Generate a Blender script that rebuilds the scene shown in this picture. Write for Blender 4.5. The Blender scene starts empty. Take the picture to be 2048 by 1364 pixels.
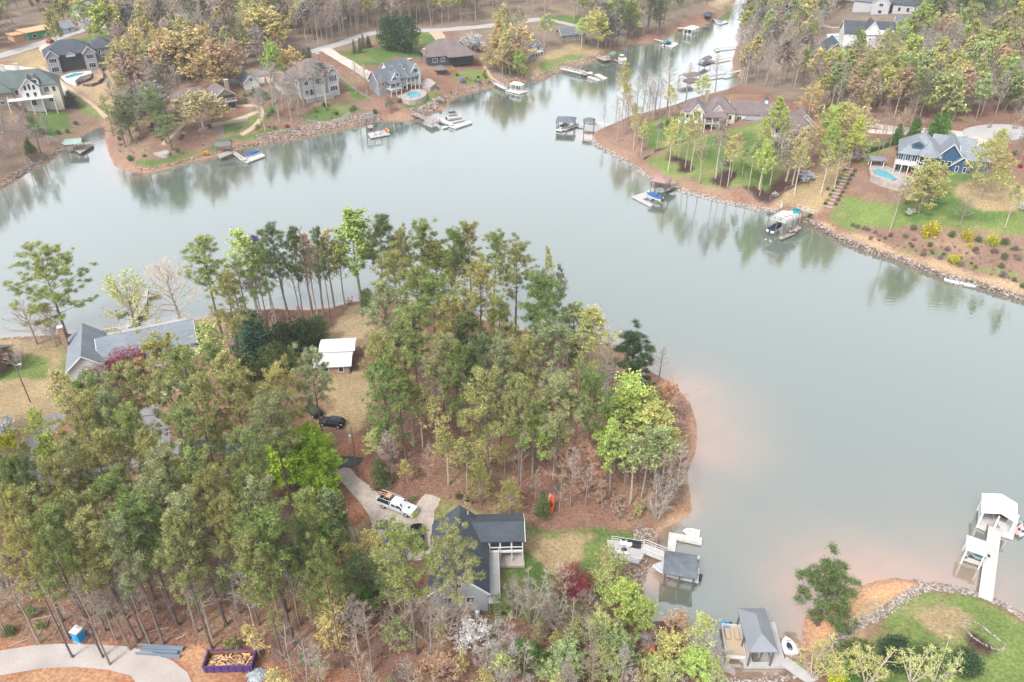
import bpy, math, random
import numpy as np
from mathutils import Vector, noise
random.seed(7)
R = math.radians
C = bpy.context.scene.collection
# ------------------------------------------------------------------ camera
CAMH, PITCH, FPX = 98.0, R(33.5), 1600.0          # metres, down tilt, focal length in photo pixels (2048 wide)
cd = bpy.data.cameras.new('camera'); cam = bpy.data.objects.new('camera', cd); C.objects.link(cam)
cam.location = (0, 0, CAMH); cam.rotation_euler = (math.pi/2 - PITCH, 0, 0)
cd.sensor_width = 36; cd.lens = 36*FPX/2048; cd.clip_start = 1; cd.clip_end = 6000
bpy.context.scene.camera = cam
# ------------------------------------------------------------------ sky and sun (bright overcast)
SUN_EL, SUN_AZ = 52, 215
w = bpy.data.worlds.new('World'); bpy.context.scene.world = w; w.use_nodes = True
nt = w.node_tree; bg = nt.nodes['Background']
sky = nt.nodes.new('ShaderNodeTexSky'); sky.sky_type = 'NISHITA'; sky.sun_disc = False
sky.sun_elevation = R(SUN_EL); sky.sun_rotation = R(SUN_AZ); sky.dust_density = 4; sky.air_density = 1.5
hs = nt.nodes.new('ShaderNodeHueSaturation'); hs.inputs['Saturation'].default_value = .15
nt.links.new(sky.outputs[0], hs.inputs['Color']); vm = nt.nodes.new('ShaderNodeVectorMath'); vm.operation = 'MULTIPLY'; vm.inputs[1].default_value = (.99, 1.0, 1.035); nt.links.new(hs.outputs[0], vm.inputs[0]); nt.links.new(vm.outputs[0], bg.inputs[0]); bg.inputs[1].default_value = .15
sd = bpy.data.lights.new('sun', 'SUN'); sd.energy = 1.5; sd.angle = R(10); sd.color = (1, .97, .92)
sun = bpy.data.objects.new('sun', sd); C.objects.link(sun)
sun.rotation_euler = (R(90 - SUN_EL), 0, R(180 - SUN_AZ))
sc = bpy.context.scene
sc.view_settings.view_transform = 'Standard'; sc.view_settings.look = 'None'
sc.view_settings.exposure = 1.3
sc.cycles.max_bounces = 5; sc.cycles.diffuse_bounces = 3; sc.cycles.glossy_bounces = 3; sc.cycles.transparent_max_bounces = 8
# ------------------------------------------------------------------ pixel <-> ground
cp, sp = math.cos(PITCH), math.sin(PITCH)
def unproj(px, py, z=0.0):
    dx = (px-1024)/FPX; dy = (py-682)/FPX
    dz = -sp - dy*cp
    t = (z-CAMH)/dz
    return dx*t, (cp - dy*sp)*t
def proj(x, y, z):
    zz = z-CAMH; d = y*cp - zz*sp; u = y*sp + zz*cp
    return 1024 + FPX*x/d, 682 - FPX*u/d
def pxm(x, y, z=0): return FPX/(y*cp - (z-CAMH)*sp)      # photo pixels per metre there
# ------------------------------------------------------------------ shoreline of the lake
SH = [(-900,600),(-500,520),(-200,440),(-80,405),(0,376),(28,360),(59,340),(85,330),(103,317),(120,302),(140,288),(160,273),(176,262),(190,254),(205,248),(214,250),
(214,270),(217,293),(223,311),(232,331),(249,338),(276,343),(293,345),(337,336),(381,323),(440,310),(469,300),(500,293),(545,285),(588,277),(647,264),(690,256),(729,248),(764,239),(800,239),(826,237),(852,229),(890,215),(895,204),(925,188),(955,180),(987,173),(1044,163),(1088,158),(1117,144),(1161,129),(1205,117),(1235,105),(1243,92),(1270,86),(1308,85),(1331,76),(1352,63),(1366,58),(1393,54),(1425,44),(1440,32),(1457,20),(1468,5),(1475,-12),(1490,-30),
(1510,-30),(1500,-5),(1490,25),(1484,50),(1484,75),(1474,95),(1465,120),(1468,140),(1482,158),(1478,172),(1445,185),(1405,195),(1370,204),(1343,215),(1293,228),(1249,239),(1217,254),(1192,264),(1188,272),(1192,281),(1203,291),(1232,306),(1264,324),(1299,347),(1349,372),(1393,385),(1437,396),(1510,413),(1552,419),(1593,432),(1628,450),(1675,476),(1733,499),(1792,518),(1851,539),(1892,555),(1950,568),(1997,583),(2048,598),(2200,650),(2600,760),(3300,900),
(3300,1500),(2400,1400),(2150,1280),(2048,1229),(2010,1206),(1977,1194),(1935,1179),(1876,1167),(1826,1161),(1787,1157),(1758,1161),(1728,1170),(1675,1192),(1632,1213),(1608,1235),(1605,1271),(1610,1301),(1605,1330),(1585,1341),(1548,1352),(1486,1357),(1450,1345),(1420,1315),(1380,1290),(1330,1265),(1296,1248),(1291,1235),(1288,1212),(1281,1189),(1284,1172),(1296,1135),(1298,1118),(1305,1092),(1315,1066),(1332,1053),(1357,1043),(1374,1035),(1383,1023),(1381,998),(1374,963),(1377,933),(1389,910),(1394,872),(1392,843),(1380,807),(1350,775),(1321,755),(1290,738),(1262,718),(1238,703),(1205,685),(1147,675),(1052,663),(1019,656),(960,638),(914,620),(870,608),(800,598),(760,597),(723,602),(700,605),(658,617),(605,621),(547,618),(459,624),(425,632),(396,640),(361,649),(300,653),(264,655),(220,660),(182,664),(132,671),(60,674),(0,678),(-200,690),(-900,720)]
SHW = np.array([unproj(x, y, 0) for x, y in SH])
def inside(poly, X, Y):
    r = np.zeros(X.shape, bool); n = len(poly)
    for i in range(n):
        x0, y0 = poly[i]; x1, y1 = poly[(i+1) % n]
        if y0 == y1: continue
        c = ((y0 > Y) != (y1 > Y)) & (X < (x1-x0)*(Y-y0)/(y1-y0)+x0)
        r ^= c
    return r
def shore_d(X, Y):                                        # signed distance: + on land
    D = np.full(X.shape, 1e9)
    A = SHW; B = np.roll(SHW, -1, 0)
    for (ax, ay), (bx, by) in zip(A, B):
        ex, ey = bx-ax, by-ay; L = ex*ex+ey*ey+1e-9
        t = np.clip(((X-ax)*ex+(Y-ay)*ey)/L, 0, 1)
        D = np.minimum(D, (X-ax-t*ex)**2+(Y-ay-t*ey)**2)
    D = np.sqrt(D)
    return np.where(inside(SHW, X, Y), -D, D)
def hmap(X, Y, D=None):
    if D is None: D = shore_d(X, Y)
    n = (np.sin(X*.031+Y*.017)+np.sin(Y*.043-X*.021+1.3)+np.sin(X*.07+2.1)*np.cos(Y*.06)*.6)
    d = np.maximum(D, 0)
    s_ = np.clip((Y+.6*np.maximum(X-40, 0)-185)/60, 0, 1); s_ = s_*s_*(3-2*s_)
    land = (.75+.5*s_)*(1-np.exp(-d/1.2)) + (6.5+9.5*s_)*(1-np.exp(-d/(75-24*s_))) + n*.45*np.clip(d/30, 0, 1)
    return np.where(D > 0, land, np.maximum(D*.14, -2.5)-.02)
def H(x, y): return float(hmap(np.array([x]), np.array([y]))[0])
def SD(x, y): return float(shore_d(np.array([x]), np.array([y]))[0])
def G(px, py, up=0.0):                                    # photo pixel -> point on the terrain (up metres above it)
    z = 2.0
    for _ in range(7):
        x, y = unproj(px, py, z+up); z = .5*z + .5*max(H(x, y), 0)
    x, y = unproj(px, py, z+up)
    return Vector((x, y, max(H(x, y), 0)))
def W(px, py, z=0.0):
    x, y = unproj(px, py, z); return Vector((x, y, z))
# ------------------------------------------------------------------ materials
def mat(name, col, rough=.8, n1=None, amp=.25, n2=None, amp2=.2, bump=0, bs=None, metal=0, objcol=False, attr=None, spec=.3, brick=None, wave=None, island=0, trans=0):
    m = bpy.data.materials.new(name); m.use_nodes = True; t = m.node_tree; N = t.nodes; Lk = t.links
    b = N['Principled BSDF']; b.inputs['Roughness'].default_value = rough; b.inputs['Metallic'].default_value = metal
    b.inputs['Specular IOR Level'].default_value = spec
    co = N.new('ShaderNodeTexCoord'); vec = co.outputs['Object']
    cur = N.new('ShaderNodeRGB'); cur.outputs[0].default_value = (*col, 1); cur = cur.outputs[0]
    def mul(a, fac_out, lo, hi):
        mr = N.new('ShaderNodeMapRange'); mr.inputs['From Min'].default_value = .25; mr.inputs['From Max'].default_value = .75
        mr.inputs['To Min'].default_value = lo; mr.inputs['To Max'].default_value = hi
        Lk.new(fac_out, mr.inputs['Value'])
        v = N.new('ShaderNodeVectorMath'); v.operation = 'SCALE'; Lk.new(a, v.inputs[0]); Lk.new(mr.outputs[0], v.inputs['Scale']); return v.outputs[0]
    def vmul(a, c):
        v = N.new('ShaderNodeVectorMath'); v.operation = 'MULTIPLY'; Lk.new(a, v.inputs[0]); Lk.new(c, v.inputs[1]); return v.outputs[0]
    if attr:
        a = N.new('ShaderNodeAttribute'); a.attribute_name = attr; cur = vmul(cur, a.outputs['Color'])
    if objcol:
        o = N.new('ShaderNodeObjectInfo'); cur = vmul(cur, o.outputs['Color'])
    if brick:
        bt = N.new('ShaderNodeTexBrick'); bt.inputs['Scale'].default_value = 1
        bt.inputs['Brick Width'].default_value = brick[0]; bt.inputs['Row Height'].default_value = brick[1]; bt.inputs['Mortar Size'].default_value = brick[2]
        bt.inputs['Color1'].default_value = (1, 1, 1, 1); bt.inputs['Color2'].default_value = (.8, .8, .8, 1); bt.inputs['Mortar'].default_value = (brick[3],)*3+(1,)
        Lk.new(vec, bt.inputs['Vector']); cur = vmul(cur, bt.outputs['Color'])
    if wave:
        wv = N.new('ShaderNodeTexWave'); wv.inputs['Scale'].default_value = wave[0]; wv.bands_direction = wave[1]; wv.inputs['Distortion'].default_value = .3
        Lk.new(vec, wv.inputs['Vector']); cur = mul(cur, wv.outputs['Fac'], 1-wave[2], 1)
    if n1:
        n = N.new('ShaderNodeTexNoise'); n.inputs['Scale'].default_value = n1; n.inputs['Detail'].default_value = 5; Lk.new(vec, n.inputs['Vector']); cur = mul(cur, n.outputs['Fac'], 1-amp, 1+amp)
    if n2:
        n = N.new('ShaderNodeTexNoise'); n.inputs['Scale'].default_value = n2; n.inputs['Detail'].default_value = 3; Lk.new(vec, n.inputs['Vector']); cur = mul(cur, n.outputs['Fac'], 1-amp2, 1+amp2)
    if island:
        g = N.new('ShaderNodeNewGeometry'); cur = mul(cur, g.outputs['Random Per Island'], 1-island, 1+island)
    Lk.new(cur, b.inputs['Base Color'])
    if bump:
        n = N.new('ShaderNodeTexNoise'); n.inputs['Scale'].default_value = bs or 3; n.inputs['Detail'].default_value = 6; Lk.new(vec, n.inputs['Vector'])
        bp = N.new('ShaderNodeBump'); bp.inputs['Distance'].default_value = bump; bp.inputs['Strength'].default_value = .8
        Lk.new(n.outputs['Fac'], bp.inputs['Height']); Lk.new(bp.outputs[0], b.inputs['Normal'])
    if trans:
        tr = N.new('ShaderNodeBsdfTranslucent'); Lk.new(cur, tr.inputs['Color'])
        mx = N.new('ShaderNodeMixShader'); mx.inputs[0].default_value = trans
        Lk.new(b.outputs[0], mx.inputs[1]); Lk.new(tr.outputs[0], mx.inputs[2]); Lk.new(mx.outputs[0], N['Material Output'].inputs['Surface'])
    return m
M = {}
M['needle'] = mat('pine_needles', (1.12, 1.12, 1.1), .75, objcol=True, n1=.7, amp=.3, island=.5, trans=.35, spec=.15)
M['leaf'] = mat('young_leaves', (1, 1, 1), .7, objcol=True, n1=.5, amp=.25, island=.35, trans=.35, spec=.15)
M['twig'] = mat('twigs', (1, 1, 1), .9, objcol=True, island=.3, spec=.1)
M['bark'] = mat('bark', (1, 1, 1), .95, objcol=True, n1=2.5, amp=.35, bump=.05, bs=6, spec=.1)
M['shingle_grey'] = mat('grey_shingles', (0.104, 0.116, 0.132), .9, n1=.35, amp=.18, n2=7, amp2=.25, brick=(.9, .25, .02, .8))
M['shingle_dark'] = mat('dark_shingles', (0.050, 0.058, 0.070), .9, n1=.35, amp=.2, n2=7, amp2=.3, brick=(.9, .25, .02, .8))
M['shingle_light'] = mat('light_grey_shingles', (0.173, 0.192, 0.211), .9, n1=.35, amp=.15, n2=7, amp2=.2, brick=(.9, .25, .02, .8))
M['shingle_brown'] = mat('brown_shingles', (0.136, 0.108, 0.104), .9, n1=.35, amp=.18, n2=7, amp2=.25, brick=(.9, .25, .02, .8))
M['shingle_green'] = mat('green_shingles', (0.080, 0.100, 0.096), .9, n1=.35, amp=.18, n2=7, amp2=.25, brick=(.9, .25, .02, .8))
M['shingle_grey2'] = mat('blue_grey_shingles', (0.154, 0.176, 0.198), .9, n1=.35, amp=.12, n2=7, amp2=.2, brick=(.9, .25, .02, .85)); M['roof_rust2'] = mat('brown_lid', (0.160, 0.088, 0.072), .8, n1=1)
M['metal_white'] = mat('white_metal_roof', (0.499, 0.506, 0.512), .45, n1=.3, amp=.06, wave=(2.2, 'X', .06))
M['metal_grey'] = mat('grey_metal_roof', (.155, .165, .18), .5, n1=.3, amp=.08, wave=(1.5, 'X', .08))
M['roof_char'] = mat('charcoal_panel_roof', (0.088, 0.100, 0.112), .6, n1=.8, amp=.3, n2=4, amp2=.15)
M['roof_mauve'] = mat('faded_red_roof', (0.230, 0.141, 0.128), .8, n1=.8, amp=.2)
M['roof_sea'] = mat('sea_green_roof', (0.192, 0.256, 0.230), .7, n1=.6, amp=.15)
M['roof_rust'] = mat('maroon_metal_roof', (0.080, 0.036, 0.036), .6, n1=.6, amp=.25, wave=(2.0, 'X', .25))
M['wall_grey'] = mat('grey_siding', (0.216, 0.216, 0.224), .85, n1=.5, amp=.07, wave=(3, 'Z', .12))
M['wall_pale'] = mat('pale_grey_siding', (0.320, 0.326, 0.333), .85, n1=.5, amp=.07, wave=(3, 'Z', .10))
M['wall_white'] = mat('white_siding', (0.461, 0.461, 0.448), .85, n1=.5, amp=.06, wave=(3, 'Z', .08))
M['wall_cream'] = mat('cream_stucco', (0.422, 0.384, 0.320), .9, n1=.5, amp=.08)
M['wall_tan'] = mat('tan_stone_wall', (0.269, 0.218, 0.160), .95, n1=2, amp=.3, brick=(.7, .3, .03, .6))
M['wall_blue'] = mat('blue_siding', (0.028, 0.068, 0.128), .8, n1=.5, amp=.1, wave=(3, 'Z', .15))
M['wall_navy'] = mat('dark_slate_siding', (0.040, 0.048, 0.060), .85, n1=.5, amp=.1, wave=(3, 'Z', .15))
M['wall_brick'] = mat('brick_wall', (0.205, 0.128, 0.096), .95, n1=2, amp=.2, brick=(.3, .1, .015, 1.3))
M['stonewhite'] = mat('white_stones', (0.435, 0.435, 0.448), .95, n1=.8, amp=.1, island=.3); M['wall_brick2'] = mat('dark_block_wall', (0.136, 0.108, 0.096), .95, n1=2, amp=.2, brick=(.5, .2, .03, .6)); M['hedge'] = mat('hedge_leaves', (0.032, 0.048, 0.020), .9, n1=3, amp=.5, bump=.15, bs=5)
M['roof_green2'] = mat('green_canopy', (0.048, 0.208, 0.120), .7, n1=1); M['metal_greyw'] = mat('pale_metal_roof', (0.384, 0.397, 0.422), .5, n1=.3, amp=.06, wave=(1.5, 'X', .05)); M['pinkw'] = mat('pink_white_paint', (0.448, 0.288, 0.269), .5, n1=1)
M['gravelblue'] = mat('blue_grey_gravel', (.27,.29,.31), .95, n1=2, amp=.15, n2=9, amp2=.3); M['palewood'] = mat('bleached_branch', (.30,.24,.20), .9, n1=3)
M['trim'] = mat('white_trim', (0.499, 0.499, 0.493), .6, n1=1, amp=.04)
M['glass'] = mat('window_glass', (0.016, 0.022, 0.028), .08, spec=.6)
M['screen'] = mat('dark_screen', (0.020, 0.022, 0.024), .6)
M['deck'] = mat('weathered_planks', (0.269, 0.230, 0.198), .9, n1=1.5, amp=.2, wave=(2.2, 'X', .25))
M['deckgrey'] = mat('grey_composite_planks', (0.320, 0.307, 0.301), .85, n1=1.0, amp=.1, wave=(2.2, 'X', .12))
M['deckwhite'] = mat('sun_bleached_planks', (0.384, 0.365, 0.346), .85, n1=1.2, amp=.14, wave=(2.2, 'X', .15))
M['post'] = mat('dock_piling', (0.104, 0.080, 0.068), .9, n1=3, amp=.3)
M['darkmetal'] = mat('dark_metal', (0.024, 0.026, 0.029), .5)
M['stone'] = mat('stones', (0.205, 0.168, 0.145), .95, n1=.8, amp=.35, island=.4, bump=.05, bs=4)
M['stonelight'] = mat('pale_riprap', (0.225, 0.198, 0.178), .95, n1=.8, amp=.2, island=.45, bump=.05, bs=4)
M['concrete'] = mat('concrete', (0.358, 0.314, 0.269), .9, n1=.25, amp=.14, n2=3, amp2=.12)
M['concrete_old'] = mat('stained_concrete', (0.33, 0.275, 0.235), .95, n1=.12, amp=.28, n2=1.6, amp2=.2, bump=.01, bs=12)
M['asphalt'] = mat('asphalt', (0.160, 0.156, 0.160), .92, n1=.3, amp=.18, n2=6, amp2=.15)
M['asphalt_new'] = mat('dark_asphalt', (0.052, 0.054, 0.060), .9, n1=.5, amp=.3, n2=6, amp2=.2)
M['roadgrey'] = mat('pale_road', (0.269, 0.256, 0.246), .92, n1=.3, amp=.1, n2=5, amp2=.1)
M['gravel'] = mat('crushed_gravel', (0.30, 0.265, 0.245), .95, n1=.2, amp=.2, n2=13, amp2=.28, bump=.05, bs=9)
M['pathtan'] = mat('tan_path', (0.320, 0.243, 0.166), .95, n1=.5, amp=.15, n2=4, amp2=.15)
M['pool'] = mat('pool_water', (0.077, 0.269, 0.307), .05, n1=.6, amp=.15, spec=.5)
M['poolblue'] = mat('bright_pool_water', (0.032, 0.256, 0.352), .05, n1=.6, amp=.1, spec=.5)
M['mulch'] = mat('dark_mulch', (0.044, 0.026, 0.022), 1, n1=2, amp=.35, n2=9, amp2=.3)
def plain(name, c, r=.5, **k): return mat(name, c, r, **k)
M['paintw'] = plain('white_paint', (0.480, 0.486, 0.499), .3, spec=.5); M['paintb'] = plain('black_paint', (0.006, 0.008, 0.010), .2, spec=.6)
M['paints'] = plain('slate_paint', (0.056, 0.072, 0.088), .25, spec=.6); M['rubber'] = plain('rubber', (0.012, 0.012, 0.012), .8)
M['red'] = plain('red_paint', (0.320, 0.026, 0.019)); M['orange'] = plain('orange_plastic', (0.544, 0.083, 0.019)); M['yellow'] = plain('yellow_plastic', (0.480, 0.320, 0.032))
M['blue'] = plain('blue_cover', (0.028, 0.088, 0.216), .7, n1=1.5, amp=.3); M['skyblue'] = plain('light_blue_plastic', (0.013, 0.224, 0.461), .45)
M['canvas'] = plain('pale_boat_canvas', (0.352, 0.352, 0.384), .8, n1=.8, amp=.1); M['hull'] = plain('white_hull', (0.480, 0.480, 0.486), .3, spec=.5)
M['navy'] = plain('navy_hull', (0.016, 0.020, 0.048), .3); M['purple'] = plain('purple_paint', (.065, .035, .13), .5, n1=1, amp=.2, wave=(1.2,'X',.1))
M['rust'] = plain('rusty_inside', (0.176, 0.068, 0.040), .9, n1=1, amp=.3); M['lumber'] = plain('scrap_lumber', (0.352, 0.218, 0.122), .9, island=.5)
M['steel'] = plain('blue_grey_beam', (0.128, 0.160, 0.198), .5, n1=1, amp=.1); M['teal'] = plain('teal_cover', (0.019, 0.192, 0.230), .6)
M['cushion'] = plain('black_cushion', (0.024, 0.024, 0.028), .8); M['tan'] = plain('tan_seat', (0.333, 0.256, 0.179), .8)
M['lamp'] = plain('light_head', (0.320, 0.320, 0.320)); M['sheath'] = plain('green_sheathing', (0.040, 0.176, 0.096), .8)
# ------------------------------------------------------------------ mesh helpers
class MB:
    def __init__(s): s.v = []; s.f = []; s.m = []
    def face(s, pts, m=0):
        b = len(s.v); s.v += [tuple(p) for p in pts]; s.f.append(tuple(range(b, b+len(pts)))); s.m.append(m)
    def box(s, x0, y0, z0, x1, y1, z1, m=0):
        b = len(s.v); s.v += [(x0,y0,z0),(x1,y0,z0),(x1,y1,z0),(x0,y1,z0),(x0,y0,z1),(x1,y0,z1),(x1,y1,z1),(x0,y1,z1)]
        for q in ((0,3,2,1),(4,5,6,7),(0,1,5,4),(1,2,6,5),(2,3,7,6),(3,0,4,7)): s.f.append(tuple(b+i for i in q)); s.m.append(m)
    def obox(s, c, u, v_, n, hu, hv, hn, m=0):            # oriented box, half sizes
        c, u, v_, n = Vector(c), Vector(u), Vector(v_), Vector(n); b = len(s.v)
        for (a, e, g) in ((-1,-1,-1),(1,-1,-1),(1,1,-1),(-1,1,-1),(-1,-1,1),(1,-1,1),(1,1,1),(-1,1,1)): s.v.append(tuple(c+u*a*hu+v_*e*hv+n*g*hn))
        for q in ((0,3,2,1),(4,5,6,7),(0,1,5,4),(1,2,6,5),(2,3,7,6),(3,0,4,7)): s.f.append(tuple(b+i for i in q)); s.m.append(m)
    def prism(s, poly, z0, z1, m=0, mside=None):
        n = len(poly); b = len(s.v)
        a = sum(poly[i][0]*poly[(i+1)%n][1]-poly[(i+1)%n][0]*poly[i][1] for i in range(n))
        if a < 0: poly = poly[::-1]
        s.v += [(x, y, z0) for x, y in poly] + [(x, y, z1) for x, y in poly]
        s.f.append(tuple(b+n+i for i in range(n))); s.m.append(m)
        s.f.append(tuple(b+i for i in range(n))[::-1]); s.m.append(m)
        for i in range(n): s.f.append((b+i, b+(i+1)%n, b+n+(i+1)%n, b+n+i)); s.m.append(m if mside is None else mside)
    def tube(s, p, q, r0, r1, n=4, m=0, cap=False):
        p = Vector(p); q = Vector(q); d = (q-p)
        if d.length < 1e-6: return
        d.normalize(); u = d.orthogonal().normalized(); w_ = d.cross(u); b = len(s.v)
        for (c, r) in ((p, r0), (q, r1)):
            for i in range(n):
                a = 2*math.pi*i/n; s.v.append(tuple(c+u*math.cos(a)*r+w_*math.sin(a)*r))
        for i in range(n): s.f.append((b+i, b+(i+1)%n, b+n+(i+1)%n, b+n+i)); s.m.append(m)
        if cap: s.f.append(tuple(b+n+i for i in range(n))); s.m.append(m); s.f.append(tuple(b+i for i in range(n))[::-1]); s.m.append(m)
    def twig(s, p, q, r, m=0):                            # 3-sided cone
        p = Vector(p); q = Vector(q); d = (q-p); u = d.orthogonal().normalized(); w_ = d.normalized().cross(u); b = len(s.v)
        for i in range(3):
            a = 2.094*i; s.v.append(tuple(p+u*math.cos(a)*r+w_*math.sin(a)*r))
        s.v.append(tuple(q))
        for i in range(3): s.f.append((b+i, b+(i+1)%3, b+3)); s.m.append(m)
    def rock(s, c, r, m=0, rnd=random):
        b = len(s.v); sx, sy, sz = (r*rnd.uniform(.7, 1.3) for _ in range(3)); a0 = rnd.uniform(0, 6)
        for (zz, rr, k) in ((-.5, .8, 5), (.35, .95, 5), (.8, .5, 5)):
            for i in range(k):
                a = a0+2*math.pi*i/k+zz*.5; q = rnd.uniform(.75, 1.15)
                s.v.append((c[0]+math.cos(a)*rr*sx*q, c[1]+math.sin(a)*rr*sy*q, c[2]+zz*sz*.7))
        for j in (0, 5):
            for i in range(5): s.f.append((b+j+i, b+j+(i+1)%5, b+j+5+(i+1)%5, b+j+5+i)); s.m.append(m)
        s.f.append(tuple(b+10+i for i in range(5))); s.m.append(m)
    def ball(s, c, rx, ry, rz, n=10, k=6, m=0):
        b = len(s.v)
        for j in range(k+1):
            ph = math.pi*j/k
            for i in range(n):
                a = 2*math.pi*i/n; s.v.append((c[0]+rx*math.sin(ph)*math.cos(a), c[1]+ry*math.sin(ph)*math.sin(a), c[2]+rz*math.cos(ph)))
        for j in range(k):
            for i in range(n): s.f.append((b+j*n+i, b+(j+1)*n+i, b+(j+1)*n+(i+1)%n, b+j*n+(i+1)%n)); s.m.append(m)
    def gable(s, x0, y0, x1, y1, z, rise, ov=.4, ax='x', t=.2, m=0):
        if ax == 'x': a0, a1, e0, e1 = y0, y1, x0-ov, x1+ov
        else: a0, a1, e0, e1 = x0, x1, y0-ov, y1+ov
        mid = (a0+a1)/2; sl = rise/((a1-a0)/2); dz = ov*sl
        sec = [(a0-ov, z-dz), (mid, z+rise), (a1+ov, z-dz), (a1+ov, z-dz-t), (mid, z+rise-t), (a0-ov, z-dz-t)]
        b = len(s.v)
        for e in (e0, e1):
            for (a, zz) in sec: s.v.append((e, a, zz) if ax == 'x' else (a, e, zz))
        for i in range(6): s.f.append((b+i, b+(i+1)%6, b+6+(i+1)%6, b+6+i)); s.m.append(m)
        s.f.append((b, b+1, b+4, b+5)); s.m.append(m); s.f.append((b+1, b+2, b+3, b+4)); s.m.append(m)
        s.f.append((b+6, b+7, b+10, b+11)); s.m.append(m); s.f.append((b+7, b+8, b+9, b+10)); s.m.append(m)
    def hip(s, x0, y0, x1, y1, z, rise, ov=.4, t=.2, m=0):
        hd = min(x1-x0, y1-y0)/2; dz = ov*rise/hd; x0 -= ov; x1 += ov; y0 -= ov; y1 += ov; z -= dz; hd += ov
        if x1-x0 >= y1-y0: r0, r1 = (x0+hd, (y0+y1)/2), (x1-hd+.01, (y0+y1)/2)
        else: r0, r1 = ((x0+x1)/2, y0+hd), ((x0+x1)/2, y1-hd+.01)
        b = len(s.v); zt = z+rise+dz
        s.v += [(x0,y0,z),(x1,y0,z),(x1,y1,z),(x0,y1,z),(*r0,zt),(*r1,zt),(x0,y0,z-t),(x1,y0,z-t),(x1,y1,z-t),(x0,y1,z-t)]
        if x1-x0 >= y1-y0: fs = [(0,1,5,4),(1,2,5),(2,3,4,5),(3,0,4)]
        else: fs = [(0,1,4),(1,2,5,4),(2,3,5),(3,0,4,5)]
        for q in fs+[(6,7,1,0),(7,8,2,1),(8,9,3,2),(9,6,0,3),(9,8,7,6)]: s.f.append(tuple(b+i for i in q)); s.m.append(m)
    def build(s, name, mats, parent=None, smooth=False):
        me = bpy.data.meshes.new(name); me.from_pydata(s.v, [], s.f); me.update()
        if not isinstance(mats, (list, tuple)): mats = [mats]
        for k in mats: me.materials.append(M[k] if isinstance(k, str) else k)
        if len(mats) > 1: me.polygons.foreach_set('material_index', s.m)
        if smooth: me.polygons.foreach_set('use_smooth', [True]*len(me.polygons))
        o = bpy.data.objects.new(name, me); C.objects.link(o); o.parent = parent
        return o
def tag(o, label=None, cat=None, group=None, kind=None):
    if label: o['label'] = label
    if cat: o['category'] = cat
    if group: o['group'] = group
    if kind: o['kind'] = kind
    return o
def thing(name, label, cat, loc=(0, 0, 0), rz=0, group=None):
    o = bpy.data.objects.new(name, None); C.objects.link(o); o.location = loc; o.rotation_euler = (0, 0, rz); o.empty_display_size = .5
    return tag(o, label, cat, group)
def copy_tree(o, parent=None):
    c = o.copy(); C.objects.link(c); c.parent = parent
    for ch in o.children: copy_tree(ch, c)
    return c
# ------------------------------------------------------------------ ground sheet
def axis(segs):
    out = []
    for a, b, s0, s1 in segs:
        x = a
        while x < b-1e-6:
            out.append(x); x += s0+(s1-s0)*((x-a)/(b-a))
    return np.array(out+[segs[-1][1]])
xs = axis([(-3000,-500,260,60),(-500,-90,8,.6),(-90,90,.5,.5),(90,500,.6,8),(500,3000,60,260)])
ys = axis([(-1200,20,200,10),(20,58,6,.6),(58,150,.45,.6),(150,420,.7,1.7),(420,640,1.9,4),(640,3500,8,260)])
X, Y = np.meshgrid(xs, ys)
D = shore_d(X, Y); Z = hmap(X, Y, D)
LITTER = (.235, .132, .095); DRY = (.36, .27, .15); GREEN = (.105, .165, .045); LAWN = (.165, .215, .065); CLAY = (.44, .245, .14); RED = (.36, .17, .10)
BROWN = (.25, .175, .13); MULCH = (.06, .035, .03); SAND = (.60, .33, .18); WOOD = (.225, .170, .13); STRAW = (.40, .295, .18)
FARL = (.245, .155, .115)
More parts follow.
